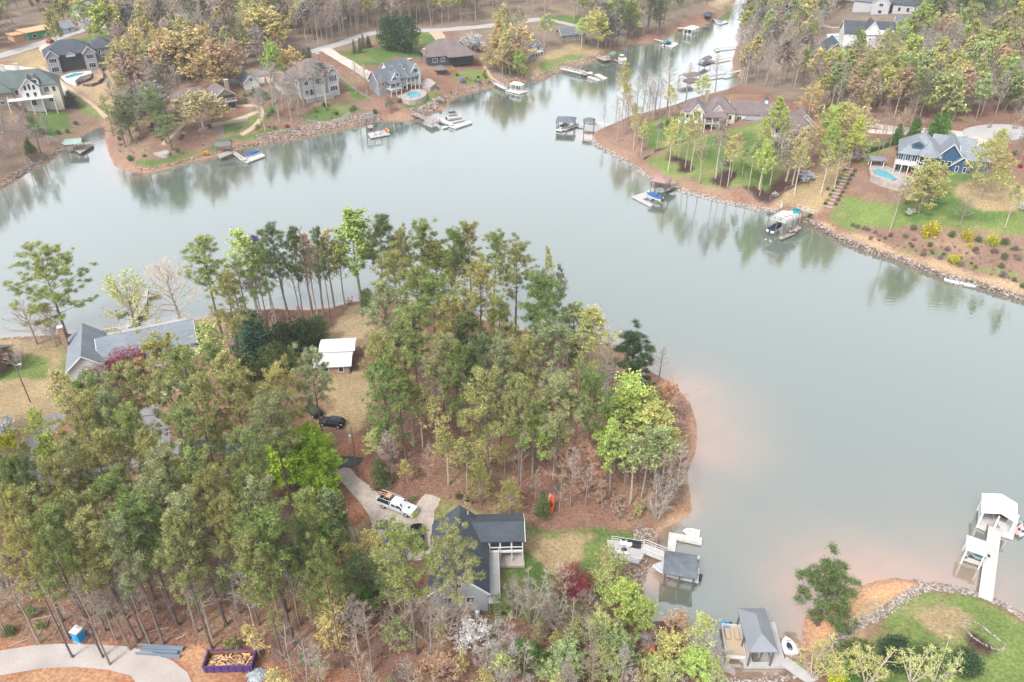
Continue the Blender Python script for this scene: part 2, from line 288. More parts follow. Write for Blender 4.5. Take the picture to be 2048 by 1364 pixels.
Zn = [
 (WOOD, [(-400,-60),(2500,-60),(2500,250),(1560,200),(1480,170),(1440,20),(1240,90),(1000,165),(900,60),(620,110),(560,150),(410,160),(230,220),(230,120),(220,60),(-400,120)]),
 (BROWN, [(-100,110),(220,60),(235,220),(120,320),(-100,400)]),
 (DRY, [(15,128),(40,106),(90,95),(112,105),(90,135),(60,142)]), (STRAW, [(190,100),(225,120),(232,180),(226,225),(195,205),(150,185),(140,165),(185,165),(200,130)]),
 (LAWN, [(108,92),(190,62),(232,54),(222,76),(200,88),(150,84)]), (GREEN, [(-20,150),(55,142),(90,165),(60,178),(-20,190)]),
 (GREEN, [(58,240),(100,218),(130,225),(148,247),(145,265),(100,275),(60,255)]), (LAWN, [(143,188),(218,226),(200,237),(170,226),(150,205)]),
 (FARL, [(225,250),(330,250),(480,240),(480,280),(330,330),(230,335)]), (FARL,[(470,180),(600,170),(760,190),(760,235),(600,250),(500,250)]),
 (GREEN, [(272,322),(330,317),(392,303),(425,288),(460,272),(520,262),(592,254),(592,262),(520,271),(455,284),(430,301),(400,311),(340,328),(300,335),(272,330)]),
 (GREEN, [(430,245),(500,230),(560,200),(550,230),(500,262),(440,270)]),
 (GREEN, [(603,232),(645,210),(690,204),(725,222),(700,233),(640,248),(612,246)]), (GREEN, [(676,150),(700,165),(738,196),(712,203),(694,180)]),
 (GREEN, [(752,73),(800,66),(872,64),(876,90),(852,116),(790,112),(757,90)]), (GREEN, [(676,105),(720,96),(785,99),(790,116),(752,133),(718,130)]),
 (LAWN, [(770,78),(830,70),(850,90),(800,100)]),
 (GREEN, [(808,216),(850,186),(880,181),(876,206),(840,219)]), (LAWN, [(905,160),(930,138),(985,146),(985,160),(940,170)]), (GREEN, [(960,115),(1000,105),(1010,125),(980,130)]),
 (DRY, [(1050,135),(1100,102),(1150,88),(1215,100),(1192,114),(1120,138),(1080,156),(1050,155)]), (LAWN,[(1080,125),(1130,110),(1170,112),(1120,135),(1085,148)]),
 (GREEN, [(1082,30),(1160,30),(1165,54),(1095,50)]), (STRAW, [(1400,8),(1460,-5),(1470,8),(1440,20)]),
 (FARL, [(1190,260),(1290,235),(1345,215),(1400,200),(1620,230),(1700,330),(1640,430),(1550,420),(1350,370),(1200,290)]),
 (GREEN, [(1283,252),(1330,230),(1375,235),(1405,262),(1395,282),(1340,300),(1302,299),(1285,272)]),
 (LAWN, [(1293,316),(1340,300),(1400,272),(1470,255),(1540,242),(1620,240),(1640,290),(1590,320),(1560,350),(1548,388),(1500,378),(1400,368),(1340,354),(1300,332)]),
 (GREEN, [(1400,275),(1480,262),(1560,255),(1600,290),(1560,330),(1480,300),(1440,330),(1390,310)]), (GREEN,[(1480,320),(1550,330),(1540,370),(1500,370)]),
 (MULCH, [(1332,304),(1342,303),(1362,318),(1382,331),(1390,341),(1375,347),(1362,342),(1352,326),(1338,316)]), (MULCH, [(1420,359),(1450,341),(1473,350),(1458,377),(1446,370)]),
 (MULCH, [(1476,380),(1508,371),(1535,382),(1560,350),(1600,342),(1624,348),(1580,380),(1545,402),(1520,398)]), (MULCH,[(1450,324),(1464,324),(1466,334),(1452,334)]), (MULCH,[(1478,350),(1488,350),(1488,357),(1478,357)]),
 (DRY, [(1546,410),(1620,352),(1690,326),(1670,372),(1640,424),(1600,416)]), (FARL, [(1690,335),(1730,345),(1840,395),(1800,412),(1720,392),(1700,380)]),
 (LAWN, [(1654,432),(1690,395),(1760,400),(1800,415),(1860,400),(1900,345),(1990,342),(2500,400),(2500,520),(2060,486),(1900,462),(1820,452),(1760,457),(1700,462)]),
 (GREEN, [(1780,410),(1860,395),(1900,348),(1945,350),(1930,400),(2000,430),(2000,450),(1900,440),(1820,445)]), (DRY,[(1900,390),(1940,360),(2060,370),(2060,420),(1960,420)]),
 (FARL, [(1700,462),(1820,452),(2500,520),(2500,700),(2048,585),(1850,520),(1740,490)]),
 (STRAW, [(1640,440),(1700,468),(1780,492),(1860,520),(1950,548),(2500,690),(2500,720),(2048,598),(1850,538),(1700,484),(1630,450)]),
 (LAWN, [(1782,494),(1850,500),(1950,528),(2060,558),(2060,564),(1950,536),(1850,508)]), (LAWN, [(1900,470),(2000,490),(2060,500),(2060,505),(2000,496)]),
 (LAWN, [(1895,275),(1942,268),(1945,284),(1900,296)]), (LAWN, [(1715,284),(1785,278),(1778,302),(1720,332)]), (LITTER, [(1960,300),(2500,290),(2500,400),(2040,370),(2000,340)]),
 (DRY, [(-500,690),(140,676),(260,658),(440,630),(470,632),(420,700),(365,690),(345,655),(180,676),(150,700),(140,760),(120,835),(60,880),(-500,900)]),
 (LAWN, [(-500,712),(70,712),(110,730),(90,760),(-500,770)]), (LAWN,[(120,690),(145,700),(135,800),(115,820)]), (DRY, [(-500,880),(60,860),(90,900),(60,990),(-500,1000)]),
 (LAWN, [(200,830),(270,800),(280,860),(220,890),(190,900)]), (LAWN,[(200,660),(260,655),(300,652),(260,668),(190,676)]), (LAWN,[(365,660),(440,640),(400,690),(366,690)]),
 (STRAW, [(610,690),(650,640),(705,610),(745,605),(760,640),(710,690),(640,712)]), (LITTER, [(560,720),(640,640),(700,610),(690,625),(650,680),(600,712)]),
 (DRY, [(640,765),(690,740),(745,750),(745,830),(710,870),(650,850),(670,800)]), (RED, [(670,905),(690,870),(730,880),(760,960),(720,955),(700,930)]),
 (STRAW,[(1140,676),(1230,700),(1230,740),(1150,760)]), (CLAY,[(1215,690),(1300,742),(1340,775),(1310,775),(1230,730)]),
 (CLAY,[(1370,810),(1400,840),(1400,880),(1385,930),(1372,930),(1372,880)]), (CLAY,[(1365,990),(1390,990),(1390,1030),(1320,1070),(1300,1095),(1290,1085),(1310,1060),(1355,1035)]),
 (LAWN, [(872,1000),(900,1003),(1000,1030),(1100,1058),(1275,1060),(1270,1082),(1218,1112),(1200,1180),(1185,1250),(980,1240),(970,1130),(1040,1060),(960,1050),(868,1040)]),
 (DRY, [(905,1010),(1000,1036),(1010,1056),(930,1040)]), (DRY,[(1060,1070),(1190,1070),(1180,1100),(1150,1150),(1080,1130),(1045,1090)]),
 (GREEN,[(1030,1080),(1070,1110),(1110,1140),(1180,1120),(1200,1160),(1190,1200),(1040,1180)]), (GREEN,[(1180,1062),(1270,1062),(1262,1076),(1200,1080)]), (GREEN,[(868,1030),(890,1028),(905,1045),(868,1050)]),
 (DRY, [(700,1050),(730,1015),(752,1075),(750,1110),(715,1110)]), (RED,[(690,1000),(722,1000),(738,1035),(700,1060)]),
 (RED, [(-500,1283),(60,1280),(120,1288),(400,1298),(540,1330),(560,1345),(700,1340),(740,1420),(-500,1420)]), (CLAY, [(330,1310),(420,1300),(410,1350),(500,1420),(380,1420),(370,1340)]), (CLAY,[(0,1350),(120,1338),(240,1345),(280,1420),(-20,1420)]),
 (SAND, [(1600,1225),(1640,1205),(1690,1180),(1760,1155),(1835,1158),(1825,1178),(1790,1205),(1700,1228),(1660,1262),(1640,1300),(1600,1340)]),
 (STRAW,[(1660,1262),(1700,1228),(1790,1205),(1790,1225),(1740,1245),(1680,1300),(1640,1330),(1630,1300)]),
 (LAWN, [(1690,1295),(1760,1262),(1815,1200),(1855,1180),(1930,1190),(1985,1212),(2060,1258),(2500,1400),(2500,1600),(1650,1600)]),
 (GREEN,[(1700,1300),(1780,1265),(1850,1290),(1820,1364),(1700,1400)]), (DRY,[(1830,1230),(1900,1210),(1950,1240),(1900,1265),(1840,1260)]), (MULCH,[(1921,1262),(1935,1254),(1955,1262),(1975,1285),(1998,1300),(1998,1311),(1975,1308),(1945,1290)]),
]
def H(x, y):                                              # height read off the ground sheet itself
    j = min(max(int(np.searchsorted(xs, x))-1, 0), len(xs)-2); i = min(max(int(np.searchsorted(ys, y))-1, 0), len(ys)-2)
    u = (x-xs[j])/(xs[j+1]-xs[j]); v = (y-ys[i])/(ys[i+1]-ys[i])
    return float((Z[i,j]*(1-u)+Z[i,j+1]*u)*(1-v)+(Z[i+1,j]*(1-u)+Z[i+1,j+1]*u)*v)
def SD(x, y):
    j = min(max(int(np.searchsorted(xs, x)), 0), len(xs)-1); i = min(max(int(np.searchsorted(ys, y)), 0), len(ys)-1); return float(D[i, j])
def wn(X, Y, s, k):  # cheap smooth wobble
    return (np.sin(X*s+k)+np.sin(Y*s*1.3+k*2.1)+np.sin((X+Y)*s*2.3+k*.7)*.6+np.sin((X-Y*1.4)*s*4.1+k)*.4)/3
Xw = X+wn(X, Y, .5, 1)*1.3; Yw = Y+wn(X, Y, .45, 5)*1.6
col = np.zeros(X.shape+(3,)); col[:] = LITTER
for c, poly in Zn:
    pw = [tuple(G(a, b)[:2]) if 0 < 1 else 0 for a, b in poly]
    x0, x1 = min(p[0] for p in pw)-4, max(p[0] for p in pw)+4; y0, y1 = min(p[1] for p in pw)-4, max(p[1] for p in pw)+4
    i0, i1 = np.searchsorted(ys, [y0, y1]); j0, j1 = np.searchsorted(xs, [x0, x1])
    if i1 <= i0 or j1 <= j0: continue
    sl = (slice(i0, i1), slice(j0, j1)); acc = np.zeros(X[sl].shape)
    for ox, oy in ((0,0),(.5,.2),(-.4,.5),(-.3,-.6),(.4,-.5)): acc += inside(pw, Xw[sl]+ox, Yw[sl]+oy)
    acc = (acc/5)[..., None]; col[sl] = col[sl]*(1-acc)+np.array(c)*acc
# bare clay where the lake level rises and falls
cl = (np.clip(1-(D-.3)/(2.0+1.3*wn(X, Y, .3, 3)), 0, 1)*(.75-.35*np.clip((Y-180)/40, 0, 1)))[..., None]; col = col*(1-cl)+np.array((.38, .235, .16))*cl
# yellowed patches inside the lawns and bare spots in the woods
pt = np.clip(wn(X, Y, .21, 9)*1.5+wn(X, Y, .6, 2)*.8-.3, 0, .45)[..., None]; col = col*(1-pt)+(col*.35+np.array(DRY)*.65)*pt
col = col*.66
me = bpy.data.meshes.new('ground'); ny, nx = X.shape
co3 = np.stack([X, Y, Z], -1).reshape(-1, 3)
idx = np.arange(nx*ny).reshape(ny, nx); q = np.stack([idx[:-1, :-1], idx[:-1, 1:], idx[1:, 1:], idx[1:, :-1]], -1).reshape(-1, 4)
me.vertices.add(len(co3)); me.vertices.foreach_set('co', co3.ravel()); me.loops.add(q.size); me.loops.foreach_set('vertex_index', q.ravel().astype(np.int32))
me.polygons.add(len(q)); me.polygons.foreach_set('loop_start', np.arange(0, q.size, 4, dtype=np.int32)); me.update(calc_edges=True)
ca = me.color_attributes.new('zone', 'FLOAT_COLOR', 'POINT'); ca.data.foreach_set('color', np.concatenate([col.reshape(-1, 3), np.ones((nx*ny, 1))], 1).ravel())
me.polygons.foreach_set('use_smooth', [True]*len(q))
M['ground'] = mat('ground', (1, 1, 1), .95, attr='zone', n1=.12, amp=.22, n2=2.2, amp2=.38, bump=.12, bs=2.5, spec=.1)
me.materials.append(M['ground']); gnd = bpy.data.objects.new('ground', me); C.objects.link(gnd); tag(gnd, kind='structure')
# ------------------------------------------------------------------ lake
xs2 = axis([(-3000,-450,300,60),(-450,450,3,3),(450,3000,60,300)]); ys2 = axis([(-1200,40,200,20),(40,260,1.5,2),(260,640,3,4),(640,3500,60,300)])
X2, Y2 = np.meshgrid(xs2, ys2); D2 = -shore_d(X2, Y2)
DEEP = np.array((.082, .108, .09)); SILT = np.array((.36, .19, .115))
sil = np.zeros(X2.shape)
for (px, py, r, k) in ((1400,860,17,.95),(1370,780,13,.8),(1330,752,9,.7),(1395,980,13,.55),(1255,712,8,.5),(1740,1165,20,1),(1830,1140,22,.7),(1650,1200,14,1),(1610,1270,8,.8),(1940,1160,14,.55),(2020,1195,14,.5),(1300,1120,4,.9),(1292,1160,4,.9),(1186,690,8,.35),(1190,275,7,.9),(1290,345,8,.5),(280,352,9,.45),(215,335,7,.4),(60,355,9,.35),(300,665,8,.3),(20,690,8,.3),(1560,1350,8,.6),(1480,1350,6,.5)):
    x, y = unproj(px, py, 0); e = ((X2-x)**2+(Y2-y)**2)/(r*r); sil = np.maximum(sil, k*np.exp(-e))
sil = np.clip(.62*sil*np.exp(-np.maximum(D2,0)/9)+.13*sil, 0, 1); sil = np.clip(sil*(1+.5*wn(X2, Y2, .22, 4)), 0, 1)
sil = np.maximum(sil, .6*np.exp(-np.maximum(D2, 0)/1.3))[..., None]; cw = DEEP*(1-sil)+SILT*sil
me = bpy.data.meshes.new('lake_water'); ny, nx = X2.shape
co3 = np.stack([X2, Y2, X2*0+.0], -1).reshape(-1, 3); idx = np.arange(nx*ny).reshape(ny, nx)
q = np.stack([idx[:-1, :-1], idx[:-1, 1:], idx[1:, 1:], idx[1:, :-1]], -1).reshape(-1, 4)
me.vertices.add(len(co3)); me.vertices.foreach_set('co', co3.ravel()); me.loops.add(q.size); me.loops.foreach_set('vertex_index', q.ravel().astype(np.int32))
me.polygons.add(len(q)); me.polygons.foreach_set('loop_start', np.arange(0, q.size, 4, dtype=np.int32)); me.update(calc_edges=True)
ca = me.color_attributes.new('silt', 'FLOAT_COLOR', 'POINT'); ca.data.foreach_set('color', np.concatenate([cw.reshape(-1, 3), np.ones((nx*ny, 1))], 1).ravel())
wm = bpy.data.materials.new('lake_water'); wm.use_nodes = True; t = wm.node_tree; N = t.nodes; Lk = t.links
N.remove(N['Principled BSDF']); df = N.new('ShaderNodeBsdfDiffuse'); gl = N.new('ShaderNodeBsdfGlossy'); gl.inputs['Roughness'].default_value = .06
gl.inputs['Color'].default_value = (1, 1, 1, 1)
at = N.new('ShaderNodeAttribute'); at.attribute_name = 'silt'; Lk.new(at.outputs['Color'], df.inputs['Color'])
co = N.new('ShaderNodeTexCoord'); mp = N.new('ShaderNodeMapping'); mp.inputs['Scale'].default_value = (.55, 1.2, 1); Lk.new(co.outputs['Object'], mp.inputs['Vector'])
n1 = N.new('ShaderNodeTexNoise'); n1.inputs['Scale'].default_value = 1.1; n1.inputs['Detail'].default_value = 3; Lk.new(mp.outputs[0], n1.inputs['Vector'])
bp = N.new('ShaderNodeBump'); bp.inputs['Distance'].default_value = .045; bp.inputs['Strength'].default_value = .55; Lk.new(n1.outputs['Fac'], bp.inputs['Height']); Lk.new(bp.outputs[0], gl.inputs['Normal'])
n2 = N.new('ShaderNodeTexNoise'); n2.inputs['Scale'].default_value = .025; n2.inputs['Detail'].default_value = 5; Lk.new(co.outputs['Object'], n2.inputs['Vector']); m2 = N.new('ShaderNodeMapRange'); m2.inputs['From Min'].default_value = .35; m2.inputs['From Max'].default_value = .7; m2.inputs['To Min'].default_value = .02; m2.inputs['To Max'].default_value = .12; Lk.new(n2.outputs['Fac'], m2.inputs['Value']); Lk.new(m2.outputs[0], gl.inputs['Roughness'])
lw = N.new('ShaderNodeFresnel'); lw.inputs['IOR'].default_value = 2.1
mr = N.new('ShaderNodeMapRange'); mr.inputs['From Min'].default_value = 0; mr.inputs['From Max'].default_value = .55; mr.inputs['To Min'].default_value = .05; mr.inputs['To Max'].default_value = .97
Lk.new(lw.outputs[0], mr.inputs['Value']); mx = N.new('ShaderNodeMixShader'); Lk.new(mr.outputs[0], mx.inputs[0]); Lk.new(df.outputs[0], mx.inputs[1]); Lk.new(gl.outputs[0], mx.inputs[2]); Lk.new(mx.outputs[0], N['Material Output'].inputs['Surface'])
me.materials.append(wm); lake = bpy.data.objects.new('lake_water', me); C.objects.link(lake); tag(lake, kind='structure')
# ================================================================== buildings
def yaw_of(a, b): return math.atan2(b[1]-a[1], b[0]-a[0])
def frame(pa, pb, z=0.0, terr=True):
    """front-left and front-right pixels -> origin, yaw, width"""
    if terr: A, B = G(*pa, up=z), G(*pb, up=z)
    else: A, B = W(*pa, z), W(*pb, z)
    return A, yaw_of(A, B), math.hypot(B[0]-A[0], B[1]-A[1])
CLEAR = []                                                # (x, y, radius) no tree trunks here
def local(root, p):                                       # world xy -> root's local xy
    a = root.rotation_euler[2]; dx, dy = p[0]-root.location[0], p[1]-root.location[1]
    return dx*math.cos(a)+dy*math.sin(a), -dx*math.sin(a)+dy*math.cos(a)
def add_window(root, x, y, z, w_, h_, face='S', n=1, name='window'):
    """window centred at (x,y,z) on a wall facing S/E/W/N in the root's frame"""
    fr = MB(); pn = MB(); t = .07; fw = .11
    U = {'S': (1,0,0), 'N': (-1,0,0), 'E': (0,1,0), 'W': (0,-1,0)}[face]; Nn = {'S': (0,-1,0), 'N': (0,1,0), 'E': (1,0,0), 'W': (-1,0,0)}[face]
    c = Vector((x, y, z)); U = Vector(U); Nn = Vector(Nn); Zv = Vector((0,0,1))
    pn.obox(c+Nn*.02, U, Zv, Nn, w_/2-.02, h_/2-.02, .02)
    for sx in (-1, 1): fr.obox(c+U*sx*(w_/2)+Nn*.04, U, Zv, Nn, fw/2, h_/2+fw/2, .05)
    for sz in (-1, 1): fr.obox(c+Zv*sz*(h_/2)+Nn*.043, U, Zv, Nn, w_/2-fw/2, fw/2, .05)
    for i in range(1, n): fr.obox(c+U*(-w_/2+w_*i/n)+Nn*.041, U, Zv, Nn, fw*.35, h_/2-fw/2, .04)
    f = fr.build(name, 'trim', root); pn.build('pane', 'glass', f)
def add_rail(root, pts, z, mat_='trim', hgt=1.0, step=1.6, name='railing'):
    m = MB()
    for (a, b) in zip(pts[:-1], pts[1:]):
        a = Vector((*a, z)); b = Vector((*b, z)); L = (b-a).length; n = max(1, round(L/step))
        for i in range(n+1):
            p = a.lerp(b, i/n); m.tube(p, p+Vector((0,0,hgt+.05)), .05, .05, 4)
        for hh in (hgt, hgt*.55, .15): m.tube(a+Vector((0,0,hh)), b+Vector((0,0,hh)), .035, .035, 4)
    return m.build(name, mat_, root)
def bx1(name, mk, root, *a):
    m = MB(); m.box(*a); return m.build(name, mk, root)
def house(name, label, cat, pa, pb, wings, wins=(), extra=None, up=0.0, wall='wall_grey', roof='shingle_grey', group=None, clear=None, scale=None):
    A, yaw, Wd = frame(pa, pb, up); root = thing(name, label, cat, (A[0], A[1], A[2]), yaw, group)
    wm = {}; rm = {}; tm = []
    for g in wings:
        x0, y0, x1, y1, h = g['b']; z0 = g.get('z', -3.0); rt = g.get('r', 'gable'); ax = g.get('ax', 'x'); ri = g.get('rise', 2.5); ov = g.get('ov', .45)
        wk = g.get('wall', wall); rk = g.get('roof', roof); W_ = wm.setdefault(wk, MB()); Rf = rm.setdefault(rk, MB())
        if wk: W_.box(x0, y0, z0, x1, y1, h)
        if rt == 'gable':
            if wk:
                if ax == 'x':
                    for xx in (x0, x1): W_.face([(xx, y0, h), (xx, y1, h), (xx, (y0+y1)/2, h+ri-.22)])
                else:
                    for yy in (y0, y1): W_.face([(x0, yy, h), (x1, yy, h), ((x0+x1)/2, yy, h+ri-.22)])
            Rf.gable(x0, y0, x1, y1, h+.03, ri, ov, ax)
            # white barge boards on the gable ends
            if ax == 'y':
                sl = ri/((x1-x0)/2); xm = (x0+x1)/2
                for yy in ((y0-ov-.03),):
                    for s in (-1, 1):
                        e = (xm+s*((x1-x0)/2+ov), yy, h-ov*sl-.1); tm.append((e, (xm, yy, h+ri-.1), .13))
            else:
                sl = ri/((y1-y0)/2); ym = (y0+y1)/2
                for xx in (x0-ov-.03, x1+ov+.03):
                    for s in (-1, 1):
                        e = (xx, ym+s*((y1-y0)/2+ov), h-ov*sl-.1); tm.append((e, (xx, ym, h+ri-.1), .1))
        elif rt == 'hip': Rf.hip(x0, y0, x1, y1, h+.03, ri, ov)
        elif rt == 'flat': Rf.box(x0-ov, y0-ov, h+.01, x1+ov, y1+ov, h+.3)
        elif rt == 'shed':
            b = len(Rf.v); Rf.v += [(x0-ov,y0-ov,h),(x1+ov,y0-ov,h),(x1+ov,y1,h+ri),(x0-ov,y1,h+ri),(x0-ov,y0-ov,h-.18),(x1+ov,y0-ov,h-.18),(x1+ov,y1,h+ri-.18),(x0-ov,y1,h+ri-.18)]
            for q in ((0,1,2,3),(7,6,5,4),(4,5,1,0),(5,6,2,1),(6,7,3,2),(7,4,0,3)): Rf.f.append(tuple(b+i for i in q)); Rf.m.append(0)
    for k, m in wm.items():
        if k and m.f: m.build('wall', k, root)
    for k, m in rm.items():
        if m.f: m.build('roof', k, root)
    for (e, q_, r_) in tm: k_ = MB(); k_.tube(e, q_, r_, r_, 4); k_.build('fascia', 'trim', root)
    for q in wins: add_window(root, *q)
    if extra: extra(root)
    rr = clear or 9
    cx = sum((g['b'][0]+g['b'][2])/2 for g in wings)/len(wings); cy = sum((g['b'][1]+g['b'][3])/2 for g in wings)/len(wings)
    xa = min(g['b'][0] for g in wings); xb = max(g['b'][2] for g in wings); ya = min(g['b'][1] for g in wings); yb = max(g['b'][3] for g in wings)
    ca, sa = math.cos(yaw), math.sin(yaw)
    xx = xa
    while xx <= xb+.1:
        yy = ya
        while yy <= yb+.1:
            CLEAR.append((A[0]+xx*ca-yy*sa, A[1]+xx*sa+yy*ca, 4.5)); yy += 4
        xx += 4
    return root
def chimney(root, x, y, z0, z1, w_=.9, d=.7, m='wall_tan', cap='concrete'):
    a = MB(); a.box(x-w_/2, y-d/2, z0, x+w_/2, y+d/2, z1); c = a.build('chimney', m, root)
    b = MB(); b.box(x-w_/2-.1, y-d/2-.1, z1, x+w_/2+.1, y+d/2+.1, z1+.2); b.build('chimney_cap', cap, c)
def dormer(root, x, y0, y1, z, w_, h_, ri, wall, roof):
    m = MB(); m.box(x-w_/2, y0, z-1, x+w_/2, y1, z+h_); m.face([(x-w_/2, y0, z+h_), (x+w_/2, y0, z+h_), (x, y0, z+h_+ri-.15)])
    d = m.build('dormer', wall, root); r_ = MB(); r_.gable(x-w_/2, y0, x+w_/2, y1, z+h_+.02, ri, .25, 'y', .12); r_.build('dormer_roof', roof, d)
    q = MB(); q.obox((x, y0-.03, z+h_/2), (1,0,0), (0,0,1), (0,-1,0), w_*.28, h_*.36, .03); q.build('dormer_window', 'glass', d)
def porch(root, x0, y0, x1, y1, z, h_, roofk=None, floor='deckgrey', posts=3, rail=True, skirt=False, ri=1.0, rt='shed'):
    m = MB(); m.box(x0, y0, z-.25, x1, y1, z); m.build('deck', floor, root)
    for i in range(posts):
        pm = MB(); xx = x0+.12+(x1-x0-.24)*i/max(1, posts-1); pm.box(xx-.1, y0+.02, -3, xx+.1, y0+.22, z+h_ if roofk else z-.25); pm.build('post', 'trim', root)
    if rail: add_rail(root, [(x0+.1, y1), (x0+.1, y0+.1), (x1-.1, y0+.1), (x1-.1, y1)], z)
    if roofk:
        r_ = MB()
        if rt == 'hip': r_.hip(x0, y0, x1, y1, z+h_, ri, .3)
        elif rt == 'gable': r_.gable(x0, y0, x1, y1, z+h_, ri, .3, 'y')
        else:
            r_.v += [(x0-.3,y0-.3,z+h_),(x1+.3,y0-.3,z+h_),(x1+.3,y1,z+h_+ri),(x0-.3,y1,z+h_+ri),(x0-.3,y0-.3,z+h_-.15),(x1+.3,y0-.3,z+h_-.15),(x1+.3,y1,z+h_+ri-.15),(x0-.3,y1,z+h_+ri-.15)]
            r_.f = [(0,1,2,3),(7,6,5,4),(4,5,1,0),(5,6,2,1),(6,7,3,2),(7,4,0,3)]; r_.m = [0]*6
        r_.build('porch_roof', roofk, root)
def screen(root, x0, y, z0, x1, z1, nx=4, nz=2, name='screen_porch'):
    m = MB(); m.box(x0, y-.04, z0, x1, y, z1); s = m.build(name, 'screen', root); f = MB()
    for i in range(nx+1): xx = x0+(x1-x0)*i/nx; f.box(xx-.07, y-.1, z0, xx+.07, y-.03, z1)
    for j in range(nz+1): zz = z0+(z1-z0)*j/nz; f.box(x0, y-.115, zz-.07, x1, y-.035, zz+.07)
    return s, f
# a. grey house with the turquoise pool ---------------------------------
def ex(r):
    s, f = screen(r, 4.6, .9, .3, 13.4, 6.4, 5, 2); f.build('porch_frame', 'darkmetal', r)
    dormer(r, 9, -.2, 4, 6.6, 3.5, .2, 1.3, 'wall_pale', 'shingle_dark')
house('grey_house', 'grey two-storey house with dark roof and tall dark screened porch behind the turquoise pool', 'house', (101,148), (179,139),
 [dict(b=(0,1,18,13,6.8), r='hip', rise=4), dict(b=(0,-.6,4.4,4,6.8), ax='y', rise=2.2), dict(b=(13.6,-.6,18,4,6.8), ax='y', rise=2.2), dict(b=(17,5,26,15,6.8), r='hip', rise=3.2)],
 [(2.2,-.6,5,2.6,1.7,'S',3),(2.2,-.6,1.6,2.6,1.9,'S',3),(15.8,-.6,5,2.6,1.7,'S',3),(15.8,-.6,1.6,2.6,1.9,'S',3),(20,5,4.9,.8,1.5,'S'),(22.5,5,4.9,.8,1.5,'S'),(26,8,4.5,1,1.5,'E'),(26,12,4.5,1,1.5,'E')], ex, roof='shingle_dark')
# b. cream house with green roof -----------------------------------------
def ex(r):
    chimney(r, 7, 11, 6, 12.5, 1.2, 1, 'wall_white'); chimney(r, 11.5, 11.5, 6, 12.5, 1.2, 1, 'wall_white')
    porch(r, 7, -3.2, 22, 0, 3.2, 2.6, None, 'trim', 5); dormer(r, 17, 1.5, 6, 7.6, 2.4, 1.2, 1.1, 'wall_white', 'shingle_green')
house('cream_house', 'cream lakeside house with dark green roof and long white balcony', 'house', (-22,221), (98,223),
 [dict(b=(0,2,24,13,6.8), r='hip', rise=4.4), dict(b=(12,-.4,18,6,6.8), ax='y', rise=3.2, wall='wall_white'), dict(b=(3,0,9,6,6), r='hip', rise=2.5, wall='wall_tan')],
 [(13.6,-.4,6.6,.9,1.8,'S'),(15,-.4,6.9,.9,2.2,'S'),(16.4,-.4,6.6,.9,1.8,'S'),(13.8,-.4,3.9,1.1,2,'S'),(16.2,-.4,3.9,1.1,2,'S'),(15,-.4,1.2,1.6,2,'S',2),(20,2,4.8,1.6,1.8,'S',2),(22.4,2,4.8,1.2,1.8,'S'),(20.5,2,1.3,1.6,2,'S',2),(10.2,2,4.8,1.2,1.8,'S'),(5,0,2.2,1.4,1.5,'S',2),(7.4,0,2.2,1.2,1.5,'S')], ex, wall='wall_cream', roof='shingle_green')
# c. half-built house, little grey shed ------------------------------------
house('unfinished_house', 'half-built house with pale timber roof deck and green wrapped walls near the road', 'house', (58,82), (114,71), [dict(b=(0,0,13,9,3.2), r='flat', roof='lumber', wall='sheath'), dict(b=(-5,2,0,8,2.6), r='flat', roof='lumber', wall='lumber')], [(3,0,1.6,1.5,1.4,'S'),(9,0,1.6,1.5,1.4,'S')], up=0)
house('road_cottage', 'small white cottage with blue-grey roof beside the road', 'house', (116,72), (150,63), [dict(b=(0,0,9,6,2.6), r='gable', rise=2)], [(2.5,0,1.4,1,1.2,'S'),(6.5,0,1.4,1,1.2,'S')], wall='wall_white', roof='shingle_light')
# d. tan stone house with chimney + white garage ---------------------------
def ex(r):
    chimney(r, 10.3, 3.5, 4, 9.5, 1.3, 1.1); s, f = screen(r, 5.1, .1, 3.1, 11.3, 5.2, 3, 1); f.build('porch_frame', 'wall_tan', r)
    s, f = screen(r, 5.6, .1, .2, 11, 2.2, 2, 1, 'patio_screen'); f.build('patio_frame', 'wall_tan', r); add_rail(r, [(5, -.7), (11.6, -.7)], 3.0)
    m = MB(); m.box(4.8,-1.2,2.75,11.8,.1,3.0); m.build('balcony', 'deck', r)
house('stone_house', 'tan stone house with brown roof and chimney behind the golden tree', 'house', (412,227), (466,217),
 [dict(b=(-8,5,6,13,4.6), r='hip', rise=2.8), dict(b=(5,.5,11.4,11,5.4), ax='y', rise=2.2)], [(-4,5,3,1.4,1.6,'S',2),(1.5,5,3,1.4,1.6,'S',2)], ex, wall='wall_tan', roof='shingle_brown')
house('white_garage', 'small white gabled garage behind the tan stone house', 'garage', (491,180), (516,176), [dict(b=(0,0,5.5,8,3), ax='y', rise=2.2)], [(2.7,0,3.4,.9,.9,'S')], wall='wall_white', roof='shingle_grey')
